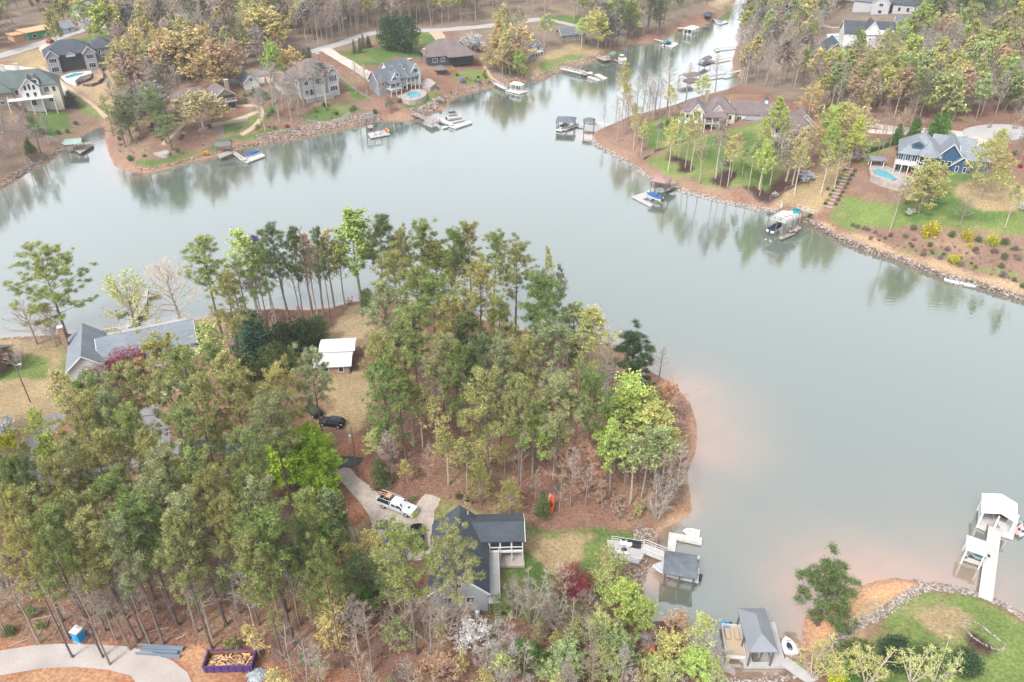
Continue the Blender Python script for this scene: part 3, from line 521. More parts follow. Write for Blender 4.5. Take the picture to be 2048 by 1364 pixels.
# e. tall grey house ---------------------------------------------------------
def ex(r):
    s, f = screen(r, 3.2, .15, 1.2, 8.3, 3.6, 4, 1); f.build('porch_frame', 'trim', r); porch(r, .5, -2.6, 11.4, .2, 1.0, 2.8, None, 'deckgrey', 4, skirt=True)
    m = MB(); m.box(.7,-2.3,-3,11.2,-2.1,.7); m.build('lattice', 'wall_pale', r); chimney(r, 12.2, 9, 7, 13.6, 1, .8, 'wall_brick')
house('tall_grey_house', 'tall grey three-storey house with steep brown-grey roof and white trim above the lawn', 'house', (606,201), (680,188),
 [dict(b=(0,.5,15.5,13,8.2), r='hip', rise=5), dict(b=(5,-.4,9.5,5,8), ax='y', rise=2.8), dict(b=(10.6,-.6,15.2,5,8.2), ax='y', rise=3.2, wall='wall_pale'), dict(b=(-5,6,1,14,5.5), r='hip', rise=3)],
 [(7.3,-.4,6.2,3.2,2.2,'S',4),(12.9,-.6,6.4,3.2,2.4,'S',4),(12.9,-.6,9.2,1.6,.8,'S',2),(12.9,-.6,2.6,3,1.8,'S',3),(2.4,.5,6,1.6,1.8,'S',2),(2.2,.5,2.6,1.4,1.6,'S',2),(0,4,5.8,1.4,1.6,'W',2),(0,9,5.8,1.4,1.6,'W',2),(15.5,5,5.8,1.3,1.6,'E',2)], ex, roof='shingle_brown', wall='wall_pale')
# f. white gabled house with hot tub ------------------------------------------
def ex(r):
    dormer(r, 9, 1.2, 5, 6.3, 2.2, 1.3, 1.2, 'wall_white', 'shingle_grey'); chimney(r, 20.5, 9, 0, 9.6, 1.3, 1.1, 'wall_tan')
    for x in (11.5, 15.5): dormer(r, x, 6.9, 11, 7.2, 2.8, 1, .7, 'wall_white', 'shingle_grey')
    porch(r, 3.2, -2.6, 8.2, .6, 2.9, 2.2, 'shingle_grey', 'trim', 3, ri=.8); s, f = screen(r, 3.6, -1.2, 3, 8, 5, 4, 1); f.build('porch_frame', 'trim', r)
    porch(r, 12.5, 0, 18.5, 4.4, 3.0, 2.3, 'shingle_grey', 'concrete', 4, ri=.8)
house('white_gabled_house', 'white and grey gabled house with dormers beside the round hot tub patio', 'house', (762,195), (822,180),
 [dict(b=(0,1,13,8,5.8), rise=3.6), dict(b=(5.2,.2,8.8,5,5.8), ax='y', rise=2.6, wall='wall_white'), dict(b=(9,7,20,14,6.6), rise=3.4, wall='wall_white'), dict(b=(17,4,22,13,6.2), ax='y', rise=3, wall='wall_white')],
 [(7,.2,5.6,1.6,1.6,'S',2),(11,1,4.6,1.4,1.3,'S',2),(2,1,4.4,1.3,1.4,'S',2),(19.5,4,6.2,2.2,1.6,'S',3),(19.5,4,3.2,2.4,1.8,'S',3),(12,1,1.6,1.4,1.3,'S'),(9.8,1,1.8,1.2,1.4,'S')], ex, wall='wall_grey', roof='shingle_grey')
# g. dark house with brown hip roof --------------------------------------------
def ex(r):
    s, f = screen(r, 9.5, 0.04, .4, 19.6, 3.6, 6, 1); f.build('porch_frame', 'darkmetal', r); m = MB(); m.hip(8.5, -1.5, 20.5, 6, 4.6, 3, .6); m.build('porch_roof', 'shingle_brown', r)
    chimney(r, -.4, 6, 0, 6.5, 1, .9, 'wall_tan')
house('dark_house', 'dark slate house with large brown hip roof right of the striped lawn', 'house', (860,136), (946,133),
 [dict(b=(0,2,20,15,4.4), r='hip', rise=5.2), dict(b=(12,8,20.5,17,4.4), ax='y', rise=4)], [(3,2,2.4,2,1.6,'S',2),(6.5,2,2.4,1.6,1.6,'S',2),(0,7,2.6,1.2,1.4,'W'),(20,5,2.4,2,1.8,'E',2)], ex, wall='wall_navy', roof='shingle_brown')
def ex(r):
    [bx1('post', 'darkmetal', r, x-.1,y-.1,0,x+.1,y+.1,2.6) for x in (.2,4.3) for y in (.2,3.8)]
house('garden_gazebo', 'small dark gazebo with brown hip roof in front of the dark slate house', 'gazebo', (874,151), (897,151), [dict(b=(0,0,4.5,4,2.5), r='hip', rise=1.2, wall=None)], [], ex, roof='shingle_brown')
# h. small houses right of the yellow trees -------------------------------------
def ex(r): porch(r, 3, -2.2, 8.5, 0, 1.4, 2.2, None, 'trim', 4)
house('blue_cottage', 'small blue and white cottage with deck under the yellow trees at the cove', 'house', (1054,113), (1090,105), [dict(b=(0,0,9,7,3.6), r='gable', rise=2)], [(2,0,2.2,1,1.4,'S'),(4.6,0,2.4,1.8,1.8,'S',2),(7.2,0,2.4,1.4,1.8,'S',2)], ex, wall='wall_pale', roof='shingle_grey')
house('tan_ranch_house', 'low tan ranch house with grey roof behind the dry lawn', 'house', (1124,86), (1160,87), [dict(b=(0,0,12,8,3.6), r='gable', rise=2.4)], [(3,0,1.9,.8,1.6,'S'),(6,0,1.9,.8,1.6,'S'),(9.5,0,1.9,.8,1.6,'S')], wall='wall_tan', roof='shingle_grey')
# i. long brown-roofed mansion on the right peninsula ------------------------------
def ex(r):
    m = MB(); m.box(27.4,8,-.5,28.4,9,9.6); c = m.build('cupola', 'wall_white', r); m = MB(); m.hip(27.4,8,28.4,9,9.6,.7,.2,.1); m.build('cupola_roof', 'shingle_dark', c)
    porch(r, 6.5, -2.5, 14, 1.2, 3.6, 2.6, 'shingle_brown', 'deck', 4, ri=1.2, rt='hip'); porch(r, -2, -2, 6, 1, 3.6, 2.2, None, 'trim', 4); chimney(r, 7.5, 8, 5, 12, 1.1, .9, 'wall_tan')
    m = MB(); m.v += [(21,3.2,3.6),(33.6,3.2,3.6),(33.6,5.0,4.5),(21,5.0,4.5),(21,3.2,3.45),(33.6,3.2,3.45),(33.6,5,4.35),(21,5,4.35)]; m.f = [(0,1,2,3),(7,6,5,4),(4,5,1,0),(5,6,2,1),(6,7,3,2),(7,4,0,3)]; m.m = [0]*6; m.build('lean_to_roof', 'metal_grey', r)
house('brown_roofed_mansion', 'long cream mansion with brown roof and white cupola on the wooded point', 'house', (1366,262), (1540,246),
 [dict(b=(0,1,7,9,7), r='hip', rise=3), dict(b=(2,-.2,6,4,7), ax='y', rise=2.6, wall='wall_white'), dict(b=(6,2,17,12,6.6), r='hip', rise=4), dict(b=(16,5,33,12.5,5.4), rise=3, wall='wall_white'), dict(b=(9,.8,13,5,6.6), ax='y', rise=2.6)],
 [(4,-.2,6,2.4,1.8,'S',3),(4,-.2,2.4,2.2,1.8,'S',2),(1,1,5,1,1.6,'S'),(11,.8,6.2,1.2,1.4,'S'),(15,2,4.6,1.8,1.6,'S',2),(8,2,1.6,1.8,1.8,'S',2),(11,.8,1.6,2,2,'S',2),(19,5,3.5,1.4,1.3,'S',2),(24,5,2.2,2.6,1.8,'S'),(29,5,2.2,2.6,1.8,'S'),(0,4,4.8,1.2,1.6,'W')], ex, wall='wall_cream', roof='shingle_brown')
def ex(r): porch(r, 3, -3.2, 9.5, .5, 3.2, 2.4, 'shingle_brown', 'trim', 4, ri=1.4, rt='hip'); porch(r, -1.2, -1, 2.6, 1, 3.2, 2.2, None, 'trim', 2)
house('brown_roofed_cottage', 'brown-roofed house with white screened porch between mansion and blue house', 'house', (1540,290), (1598,288),
 [dict(b=(0,.5,12,9,6), r='hip', rise=3.2), dict(b=(8,6,14,14,5.6), ax='y', rise=3)], [(1.6,.5,4.8,1.3,1.8,'S',2),(10.8,.5,4.6,1.2,1.6,'S'),(6,.5,1.6,2.4,1.8,'S',2)], ex, wall='wall_cream', roof='shingle_brown')
# k, l, m. houses in the far right woods -----------------------------------------------
house('brick_house', 'brick house with steep dark blue-grey roof in the far right woods', 'house', (1636,141), (1684,137),
 [dict(b=(0,0,11,14,6.2), ax='y', rise=5), dict(b=(-7,5,0,13,4.6), rise=3), dict(b=(11,6,22,13,4.8), rise=3)], [(3.6,0,5.8,.8,1.2,'S'),(7.4,0,5.8,.8,1.2,'S'),(5.5,0,2.2,1.6,1.4,'S',2)], wall='wall_brick', roof='shingle_dark')
house('white_modern_house', 'white house with dark roof beside the oval pool in the far right woods', 'house', (1716,100), (1774,97),
 [dict(b=(2,0,15,8,6.4), r='flat', roof='metal_white', wall='wall_white'), dict(b=(-5,8,22,17,5.6), rise=4, wall='wall_white'), dict(b=(3,6,9,14,6.8), ax='y', rise=4, wall='wall_white')], [(4,0,4.6,.8,.8,'S'),(7,0,4.6,.8,.8,'S'),(12,0,1.6,2.2,2,'S',2)], roof='shingle_dark')
house('pool_cottage', 'small white outbuilding with grey roof right of the white modern house', 'house', (1788,56), (1806,56), [dict(b=(0,0,7,6,3), rise=1.6)], [(3.5,0,1.6,3,1.4,'S',3)], wall='wall_white', roof='shingle_grey')
house('far_gabled_house', 'grey gabled house at the upper right edge with white trim', 'house', (1741,29), (1766,29), [dict(b=(0,0,8,12,6), ax='y', rise=4), dict(b=(-10,6,0,14,5), rise=3)], [(4,0,4.8,2,1.6,'S',2),(4,0,1.6,1.8,1.6,'S')], wall='wall_pale', roof='shingle_grey')
house('far_dark_roofed_house', 'dark-roofed house at the top edge right of the grey gabled one', 'house', (1783,28), (1812,28), [dict(b=(0,0,10,12,5), r='hip', rise=4), dict(b=(9,4,20,14,5), rise=4)], [(3,0,2.4,1.4,2,'S'),(7,0,2.4,1.4,2,'S')], wall='wall_pale', roof='shingle_dark')
house('top_edge_house', 'orange-tan house with low roof half hidden at the top edge', 'house', (1668,14), (1703,14), [dict(b=(0,0,15,10,4), rise=2)], [], wall='wall_tan', roof='shingle_brown')
house('top_left_house', 'small pale house with gray roof hidden in the top left woods', 'house', (160,36), (182,30), [dict(b=(0,0,9,7,3.4), rise=2.4)], [(3,0,1.6,1.2,1.4,'S'),(6.4,0,1.6,1.2,1.4,'S')], wall='wall_white', roof='shingle_light')
# n. blue house -----------------------------------------------------------------------------
def ex(r):
    # screened turret under a pointed roof
    cx, cy, rr = 7.6, .2, 2.5; pts = [(cx+rr*math.cos(R(a)), cy+rr*math.sin(R(a))) for a in range(180, 361, 36)]+[(cx+rr, 4), (cx-rr, 4)]
    m = MB(); m.prism(pts, -2, 3.0); m.build('turret_base', 'wall_white', r)
    m = MB(); m.prism([(cx+(x-cx)*.93, cy+(y-cy)*.93) for x, y in pts], 3.0, 5.9); t_ = m.build('turret_glazing', 'glass', r); f = MB()
    for (x, y) in pts[:6]:
        f.tube((x, y, 2.9), (x, y, 6.0), .1, .1, 4)
        f.tube((x, y, -2), (x, y, .2), .12, .12, 4)
    for (a, b) in zip(pts[:5], pts[1:6]):
        for zz in (3.0, 4.0, 5.9): f.tube((*a, zz), (*b, zz), .09, .09, 4)
    f.build('turret_frame', 'trim', t_)
    m = MB(); ap = (cx, 3.4, 9.0); pp = [(cx+(x-cx)*1.18, cy+(y-cy)*1.18, 5.9) for x, y in pts]
    for i in range(len(pp)): m.face([pp[i], pp[(i+1) % len(pp)], ap])
    m.face(pp[::-1]); m.build('turret_roof', 'shingle_light', r)
    dormer(r, 4.4, 1.4, 6, 7.2, 2.8, 1.1, .8, 'wall_blue', 'shingle_light')
    porch(r, -.6, -2.4, 5.2, 0.3, 3.1, 2.5, None, 'trim', 4)
    for x in (.7, 2.6, 4.4): add_window(r, x, .3, 4.4, 1.3, 2.1, 'S', 2)
    for x in (.9, 3.4): add_window(r, x, .3, 1.2, 1.8, 2.1, 'S', 2)
house('blue_house', 'blue lakeside house with light grey roof, white balcony and glazed turret beside the pool', 'house', (1789,341), (1899,347),
 [dict(b=(0,.3,11,12,5.8), r='hip', rise=4.6), dict(b=(10.4,2.2,17,12,5.6), ax='y', rise=3.8), dict(b=(14.6,1,19.4,7,4.0), ax='y', rise=2.4), dict(b=(9,9,20,15,5.6), rise=3)],
 [(12,2.2,3.4,1,1.5,'S'),(13.8,2.2,3.4,1,1.5,'S'),(16,1,2.6,.8,1.6,'S'),(18,1,2.6,.8,1.6,'S'),(10.9,2.2,5.2,1,1.6,'S')], ex, wall='wall_blue', roof='shingle_light')
house('blue_garage', 'blue garage with light grey roof joined behind the blue lakeside house', 'garage', (1919,343), (1958,343), [dict(b=(0,0,7,9,3.8), rise=2.4, ax='x')], [], wall='wall_blue', roof='shingle_light')
def ex(r):
    [bx1('post', 'trim', r, x-.12,y-.12,0,x+.12,y+.12,2.7) for x in (.2,3.8) for y in (.2,2.8)]
house('pool_pergola', 'small white pergola with light roof beside the blue house pool', 'pergola', (1738,338), (1764,336), [dict(b=(0,0,4.2,3,2.7), r='flat', wall=None, ov=.3)], [], ex, roof='shingle_light')
# o. long grey-roofed house, near left ---------------------------------------------------------
def ex(r):
    chimney(r, .1, 13.5, 0, 7.5, .9, 1.0, 'wall_brick'); m = MB(); m.box(5, 14.6, 2.2, 24.5, 16.4, 2.5); m.build('deck', 'deckgrey', r)
    add_rail(r, [(1.5, 16.2), (5, 16.3), (24.4, 16.3)], 2.5)
    m = MB(); m.box(24.4,8.5,0,25.6,10.2,1.3); m.build('heat_pump', 'darkmetal', r)
pa, pb = (187,695), (350,665)
house('long_grey_roofed_house', 'long low house with light blue-grey roof and brick chimney at the left shore', 'house', (136,788), (341,745),
 [dict(b=(.6,3.5,7.0,16.0,3.2), ax='y', rise=2.7, ov=.4), dict(b=(6.6,5.2,24.6,14.4,3.0), rise=2.4, ov=.5), dict(b=(15.5,1.5,20,7,3.0), ax='y', rise=1.6, ov=.4)],
 [(3.8,3.5,1.8,1.8,1.4,'S',2),(9.5,5.2,1.6,1.6,1.3,'S',2),(12.5,5.2,1.6,1.2,1.3,'S'),(22.5,5.2,1.6,1.6,1.3,'S',2),(.6,6,1.6,1.4,1.2,'W',2),(.6,10,1.6,1.4,1.2,'W',2)], ex, wall='wall_white', roof='shingle_grey2')
# p. cabin with white roof in the pines -----------------------------------------------------------
house('white_roofed_cabin', 'low cabin with worn white metal roof among the pines', 'cabin', (633,752), (698,748),
 [dict(b=(0,0,6.6,4.2,2.5), rise=.5, ov=.5), dict(b=(.7,4.6,7.1,8.6,2.9), rise=.35, ov=.35)], [(2,0,1.4,1.2,1,'S'),(5,0,1.3,1,1.2,'S')], wall='wall_brick', roof='metal_white')
# q. near house with dark shingles ------------------------------------------------------------------
def ex(r):
    m = MB(); m.box(8.3,7.6,-.3,13.7,13.4,.12); m.build('patio', 'concrete', r)
    m = MB(); m.box(8.12,8.5,2.1,13.5,13.6,2.3); m.build('upper_deck', 'deckgrey', r)
    for x in (8.5,10.1,11.8,13.4): bx1('post', 'trim', r, x-.08,8.5,0.12,x+.08,8.66,4.75)
    m = MB(); m.box(8.3,8.45,2.12,13.5,8.63,2.4); m.box(8.3,8.43,4.6,13.5,8.61,4.82); m.box(8.3,8.46,3.2,13.5,8.6,3.3); m.build('porch_beam', 'trim', r)
    m = MB(); m.box(8.12,13.62,0,13.5,13.7,4.8); m.box(8.12,10.2,.12,13.4,10.3,2.1); m.build('porch_wall', 'wall_tan', r)
    s, f = screen(r, 8.3, 8.75, 2.4, 13.4, 4.6, 3, 1); f.build('screen_frame', 'trim', r)
    m = MB(); m.box(8.15,-.8,2.1,9.9,8.44,2.3); m.build('walkway', 'deckgrey', r); add_rail(r, [(8.2,-.7),(9.8,-.7),(9.8,8.3)], 2.3)
    m = MB()
    for i in range(8): m.box(9.0, -.8-.28*(i+1), 2.0-i*.25-.1, 9.9, -.8-.28*i, 2.0-i*.25)
    for x in (8.3, 9.8): m.box(x-.08, -.85, 0, x+.08, -.7, 2.1)
    m.build('stair', 'deck', r)
    for (x, y) in ((3.9, 12.9),): pass
    
    m = MB(); m.box(1.2,-.05,-1.2,6.8,0,.0); m.build('foundation_band', 'concrete', r)
    m = MB(); m.tube((5.3,11.8,7.0),(5.3,11.8,7.7),.07,.07,6); m.tube((2.2,4,6.3),(2.2,4,7),.07,.07,6); m.build('vent_pipe', 'trim', r)
house('dark_shingled_house', 'pale grey house with steep charcoal roof and two-level porch beside the concrete drive', 'house', (863,1222), (967,1222),
 [dict(b=(0,0,8.1,12.9,3.9), ax='y', rise=3.7, ov=.3), dict(b=(5.6,8.5,13.5,13.7,4.85), rise=1.15, ov=.25, wall=None), dict(b=(-.0,12.95,1.9,13.6,3.2), r='shed', rise=.9, ov=.1), dict(b=(6.4,12.95,8.3,13.7,3.2), r='shed', rise=.9, ov=.1)],
 [(2.4,0,2.2,1.2,1.3,'S',2),(5.6,0,2.2,1.2,1.3,'S',2),(4.05,0,5.2,.8,.9,'S')], ex, wall='wall_pale', roof='shingle_dark')
def ex(r):
    m = MB(); m.box(.1,-.06,.3,1.7,-.01,1.5); m.build('door', 'deckgrey', r)
house('storage_shed', 'small brown-roofed storage box beside the stair of the charcoal-roofed house', 'shed', (987,1222), (1006,1222), [dict(b=(0,0,1.7,1.9,1.5), r='shed', rise=.25, ov=.15, z=-1)], [], ex, wall='wall_pale', roof='roof_rust2')
house('edge_brick_house', 'corner of a brick house cut by the left edge of the picture', 'house', (-96,765), (-18,765), [dict(b=(0,0,8,9,3.2), rise=2.4)], [(6.5,0,1.6,1.2,1.2,'S')], wall='wall_brick', roof='shingle_brown')
# ================================================================== roads, drives, paths (draped sheets)
import bmesh
def sheet(name, px, m, up=.06, kind='structure', step=2.0, label=None, cat=None, side=0):
    pw = [tuple(G(a, b)[:2]) for a, b in px]
    bm = bmesh.new(); vs = [bm.verts.new((x, y, 0)) for x, y in pw]; bm.faces.new(vs); bmesh.ops.triangulate(bm, faces=bm.faces[:])
    for ax_ in (0, 1):
        lo = min(p[ax_] for p in pw); hi = max(p[ax_] for p in pw); k = math.floor(lo/step)*step+step
        while k < hi:
            co_ = [0, 0, 0]; no_ = [0, 0, 0]; co_[ax_] = k; no_[ax_] = 1
            bmesh.ops.bisect_plane(bm, geom=bm.verts[:]+bm.edges[:]+bm.faces[:], plane_co=co_, plane_no=no_); k += step
    P = np.array([v.co[:2] for v in bm.verts]); hh = np.maximum(hmap(P[:, 0], P[:, 1]), .02)
    for v, z in zip(bm.verts, hh): v.co.z = z+up
    bmesh.ops.recalc_face_normals(bm, faces=bm.faces[:])
    if sum(f.normal.z for f in bm.faces) < 0: bmesh.ops.reverse_faces(bm, faces=bm.faces[:])
    me = bpy.data.meshes.new(name); bm.to_mesh(me); bm.free(); me.materials.append(M[m]); o = bpy.data.objects.new(name, me); C.objects.link(o)
    return tag(o, label, cat, kind=kind)
def strip(name, px, wd, m, up=.07, kind='structure', label=None, cat=None, crown=0.0):
    c = [Vector(G(a, b)[:2]) for a, b in px]; pts = []
    for a, b in zip(c[:-1], c[1:]):
        n = max(1, int((b-a).length/2)); pts += [a.lerp(b, i/n) for i in range(n)]
    pts.append(c[-1])
    for _ in range(3): pts = [pts[0]]+[(pts[i-1]+pts[i]*2+pts[i+1])/4 for i in range(1, len(pts)-1)]+[pts[-1]]
    V = []; F = []
    for i, p in enumerate(pts):
        d = (pts[min(i+1, len(pts)-1)]-pts[max(i-1, 0)]).normalized(); n = Vector((-d.y, d.x)); k = .94+.06*math.sin(i*.9)+.04*math.sin(i*2.3)
        for s in (-1, -.34, .34, 1):
            q = p+n*s*wd/2*k; V.append((q.x, q.y, max(H(q.x, q.y), .02)+up+(crown if abs(s) < .5 else 0)))
    for i in range(len(pts)-1):
        for j in range(3): F.append((i*4+j+1, i*4+j, (i+1)*4+j, (i+1)*4+j+1))
    me = bpy.data.meshes.new(name); me.from_pydata(V, [], F); me.materials.append(M[m]); o = bpy.data.objects.new(name, me); C.objects.link(o); me.update()
    for p in pts[::2]: CLEAR.append((p.x, p.y, wd/2+.8))
    return tag(o, label, cat, kind=kind)
strip('road', [(-60,128),(0,112),(73,91),(147,65),(205,53),(264,37),(330,30),(381,31),(450,28)], 6.5, 'roadgrey')
strip('road', [(620,104),(650,97),(691,84),(720,73),(743,66),(800,62),(890,60),(960,54),(1030,46),(1091,38),(1130,47),(1176,58)], 5.0, 'roadgrey')
strip('driveway', [(-20,134),(30,136),(73,142),(103,160),(120,180),(126,196)], 5.5, 'concrete')
strip('driveway', [(95,103),(88,97),(96,88)], 5, 'concrete', up=.085)
strip('driveway', [(650,97),(668,110),(695,125),(722,142),(742,152),(748,162)], 5.5, 'concrete', up=.085)
strip('driveway', [(868,62),(878,72),(884,86)], 6, 'pathtan')
strip('driveway', [(505,163),(540,158),(575,163)], 6, 'concrete'); strip('driveway', [(455,160),(480,168),(510,150),(545,140)], 4, 'asphalt')
strip('driveway', [(1720,247),(1800,259),(1880,263),(1935,268)], 4, 'concrete'); strip('driveway', [(1720,262),(1800,266),(1880,271),(1950,270)], 3.4, 'concrete', up=.09)
sheet('cul_de_sac', [(1995+72*math.cos(R(a)), 266+17*math.sin(R(a))) for a in range(0, 360, 20)], 'roadgrey', up=.11)
strip('driveway', [(1965,278),(1930,290),(1905,302)], 5, 'concrete', up=.13); strip('road', [(2050,268),(2120,272),(2300,282)], 6.5, 'roadgrey')
strip('driveway', [(1660,94),(1700,99),(1770,97),(1850,85),(1920,92)], 6, 'concrete'); strip('driveway', [(1640,48),(1660,56),(1700,55),(1740,60)], 3, 'pathtan')
strip('driveway', [(1560,72),(1610,60),(1650,50)], 4, 'pathtan'); strip('driveway',[(1420,10),(1440,4),(1470,-6)],5,'pathtan')
strip('stone_path', [(80,131),(105,152),(140,178),(165,195),(190,213),(212,236)], 1.6, 'pathtan'); strip('stone_path', [(52,258),(75,268),(110,277),(128,286)], 1.6, 'stonelight')
strip('stone_path', [(372,243),(355,262),(338,276),(326,290)], 1.6, 'pathtan'); strip('stone_path', [(470,212),(490,214),(520,208),(527,222),(520,243),(505,258),(482,270)], 1.8, 'pathtan'); strip('stone_path', [(440,250),(437,262),(442,278)], 2.6, 'stonelight')
strip('stone_path', [(425,250),(450,247),(480,238),(520,222)], 2.2, 'pathtan',up=.1)
strip('stone_path', [(612,240),(660,250),(690,233),(706,222)], 1.3, 'stonelight'); strip('stone_path', [(968,132),(978,145),(980,158),(990,163),(1000,166)], 1.4, 'pathtan')
strip('stone_path', [(680,152),(700,170),(725,190),(750,200)], 1.2, 'stonelight')
strip('boat_ramp', [(330,645),(310,652),(290,662)], 3, 'concrete')
sheet('concrete_drive', [(664,945),(676,934),(700,937),(717,956),(769,995),(800,1006),(822,1014),(832,1010),(842,997),(851,988),(866,991),(881,998),(877,1010),(869,1022),(867,1053),(860,1077),(864,1120),(757,1125),(750,1087),(748,1062),(737,1029),(720,1005),(704,988),(688,969)], 'concrete_old')
sheet('asphalt_pad', [(655,922),(672,912),(700,913),(728,916),(722,926),(706,936),(690,935),(664,945),(655,940)], 'asphalt_new', up=.09)
strip('driveway', [(380,893),(430,890),(480,893),(540,898),(600,905),(660,925)], 3.4, 'asphalt_new')
strip('driveway', [(120,828),(96,845),(75,880),(66,915),(60,950),(90,980),(150,965),(230,935),(290,920),(330,905),(322,870),(305,835),(290,815)], 4, 'asphalt')
strip('driveway', [(305,790),(340,775),(372,760)], 5, 'concrete')
strip('driveway', [(330,900),(360,895),(382,892)], 3.6, 'asphalt',up=.1)
sheet('gravel_road', [(-400,1306),(0,1302),(60,1292),(120,1288),(200,1290),(250,1293),(300,1303),(345,1322),(375,1345),(388,1375),(392,1420),(270,1420),(282,1380),(262,1352),(215,1340),(150,1334),(80,1338),(0,1352),(-400,1380)], 'gravel')
for k, (x, y) in enumerate(((1009,1176),(1011,1194))): sheet('stepping_stone', [(x-4,y-3),(x+3,y-4),(x+4,y+3),(x-3,y+4)], 'concrete', up=.07, kind=None, label=('upper' if k == 0 else 'lower')+' pale stepping stone in the grass beside the two-level porch', cat='stone')
# ---- pools and patios
def pool(label, patio, water, pm='concrete', wmn='pool', wall=None):
    c = G(sum(p[0] for p in patio)/len(patio), sum(p[1] for p in patio)/len(patio)); zz = c.z+.5
    root = thing('pool', label, 'pool', (c.x, c.y, zz-.5)); CLEAR.append((c.x, c.y, 9))
    pp = [unproj(a, b, zz) for a, b in patio]; m = MB(); m.prism([(x-c.x, y-c.y) for x, y in pp], -2.5, .5); m.build('patio', pm, root)
    ww = [unproj(a, b, zz) for a, b in water]; m = MB(); m.prism([(x-c.x, y-c.y) for x, y in ww], .3, .56, 0); m.build('pool_water', wmn, root)
    rim = MB(); n = len(ww)
    for i in range(n): a = ww[i]; b = ww[(i+1) % n]; rim.tube((a[0]-c.x, a[1]-c.y, .56), (b[0]-c.x, b[1]-c.y, .56), .16, .16, 4)
    rim.build('coping', 'stonelight', root); return root
def ell(cx, cy, a, b, k=0, n=14): return [(cx+a*math.cos(2*math.pi*i/n), cy+b*math.sin(2*math.pi*i/n)+k*math.cos(2*math.pi*i/n)) for i in range(n)]
pool('turquoise rectangular pool on white terrace in front of the grey two-storey house', [(122,153),(150,143),(182,141),(184,146),(160,153),(150,161),(130,158)], [(129,154),(150,147),(168,146),(162,150),(135,157)], 'wall_white', 'poolblue')
pool('round hot tub and small pool on the pale patio of the white gabled house', ell(824,189,30,11,-3), ell(828,190,14,5.5,-1), 'stonelight')
pool('oval pool on a white terrace beside the white modern house', [(1654,68),(1700,66),(1702,90),(1668,89),(1656,80)], ell(1678,77,15,5), 'wall_white')
pool('kidney-shaped pool on a round stone terrace below the blue house', [(1738,336),(1748,326),(1790,328),(1825,340),(1830,365),(1800,372),(1765,360),(1742,350)], [(1746,341),(1757,338),(1772,342),(1785,350),(1793,358),(1785,362),(1768,356),(1752,350)], 'stonelight')
def patio(name, label, px, m, up=.35):
    c = G(sum(p[0] for p in px)/len(px), sum(p[1] for p in px)/len(px)); root = MB()
    root.prism([(x-c.x, y-c.y) for x, y in (unproj(a, b, c.z+up) for a, b in px)], -2, up); o = root.build(name, m); o.location = c; CLEAR.append((c.x, c.y, 5)); return tag(o, label, 'terrace')
patio('stone_terrace', 'pale stone terrace with seats right of the white gabled house', [(832,160),(850,154),(862,158),(872,166),(860,175),(838,172)], 'stonelight')
patio('stone_terrace', 'round stone terrace with fire ring on the wooded point', ell(322,304,17,5.5), 'stonelight', .15)
# ================================================================== rock walls and banks
def rocks(name, label, px, depth, n, r=(.25,.55), m='stone', cat='stone wall', kind=None, height=0, back=0.0, tier=1):
    rd = random.Random(len(label)); pts = [Vector(unproj(a, b, 0)) for a, b in px]; seg = [(b-a).length for a, b in zip(pts[:-1], pts[1:])]; T = sum(seg); mb = MB(); c0 = pts[0]
    for i in range(n):
        s = rd.random()*T; k = 0
        while s > seg[k] and k < len(seg)-1: s -= seg[k]; k += 1
        a, b = pts[k], pts[k+1]; d = (b-a).normalized(); nn = Vector((-d.y, d.x)); u = rd.random()
        p = a+d*s+nn*(back+u*depth); rr = rd.uniform(*r); z = max(H(p.x, p.y), 0) if not height else rd.random()*height
        mb.rock((p.x-c0.x, p.y-c0.y, z+rr*.15), rr, 0, rd)
    o = mb.build(name, m); o.location = (c0.x, c0.y, 0); return tag(o, label, cat, kind=kind)
# points must run so that land lies to the left of the direction of travel
rocks('stone_wall', 'curved grey stone wall along the lawn of the wooded point', [(520,290),(469,299),(440,309),(381,322),(337,335),(293,344),(276,342),(262,337)][::-1], 1.2, 520, (.2,.42), height=.9)
rocks('riprap', 'wide band of grey riprap below the tall grey house', [(764,239),(729,248),(647,264),(588,277),(520,290)][::-1], 4.0, 1500, (.2,.42), kind='stuff', cat='riprap')
rocks('riprap', 'riprap slope below the hot tub lawn', [(893,206),(870,222),(852,229),(830,235)][::-1], 3.5, 330, (.25,.55), kind='stuff', cat='riprap')
rocks('riprap', 'brown riprap along the far cove shore', [(1205,117),(1161,129),(1117,144),(1088,158),(1044,163),(987,173),(925,188),(895,204)][::-1], 2.5, 500, (.25,.5), kind='stuff', cat='riprap')
rocks('riprap', 'pale riprap along the point beside the twin-roofed boathouse', [(1349,372),(1299,347),(1264,324),(1232,306),(1203,291),(1191,280)][::-1][::-1], 3.0, 1100, (.16,.36), m='stonelight', kind='stuff', cat='riprap')
rocks('riprap', 'pale riprap bank below the mulch beds of the wide lawn', [(1590,431),(1552,419),(1510,413),(1437,396),(1393,385),(1349,372)], 3.0, 1500, (.16,.36), m='stonelight', kind='stuff', cat='riprap')
rocks('stone_wall', 'long brown stacked stone wall along the right shore', [(2300,690),(2048,598),(1997,583),(1950,568),(1892,555),(1851,539),(1792,518),(1733,499),(1675,476),(1628,450),(1608,438)], 1.0, 2300, (.2,.4), height=1.2)
rocks('white_rocks', 'patch of white rocks spilled at the foot of the long stone wall', [(1950,568),(1920,562),(1892,555)], 1.8, 220, (.2,.4), m='stonewhite', kind='stuff', cat='rocks')
rocks('riprap', 'brown riprap bank beside the near deck with railings', [(1288,1212),(1284,1172),(1296,1135),(1298,1118),(1305,1092),(1315,1066)][::-1][::-1], 3.4, 520, (.14,.3), kind='stuff', cat='riprap', back=-.2)
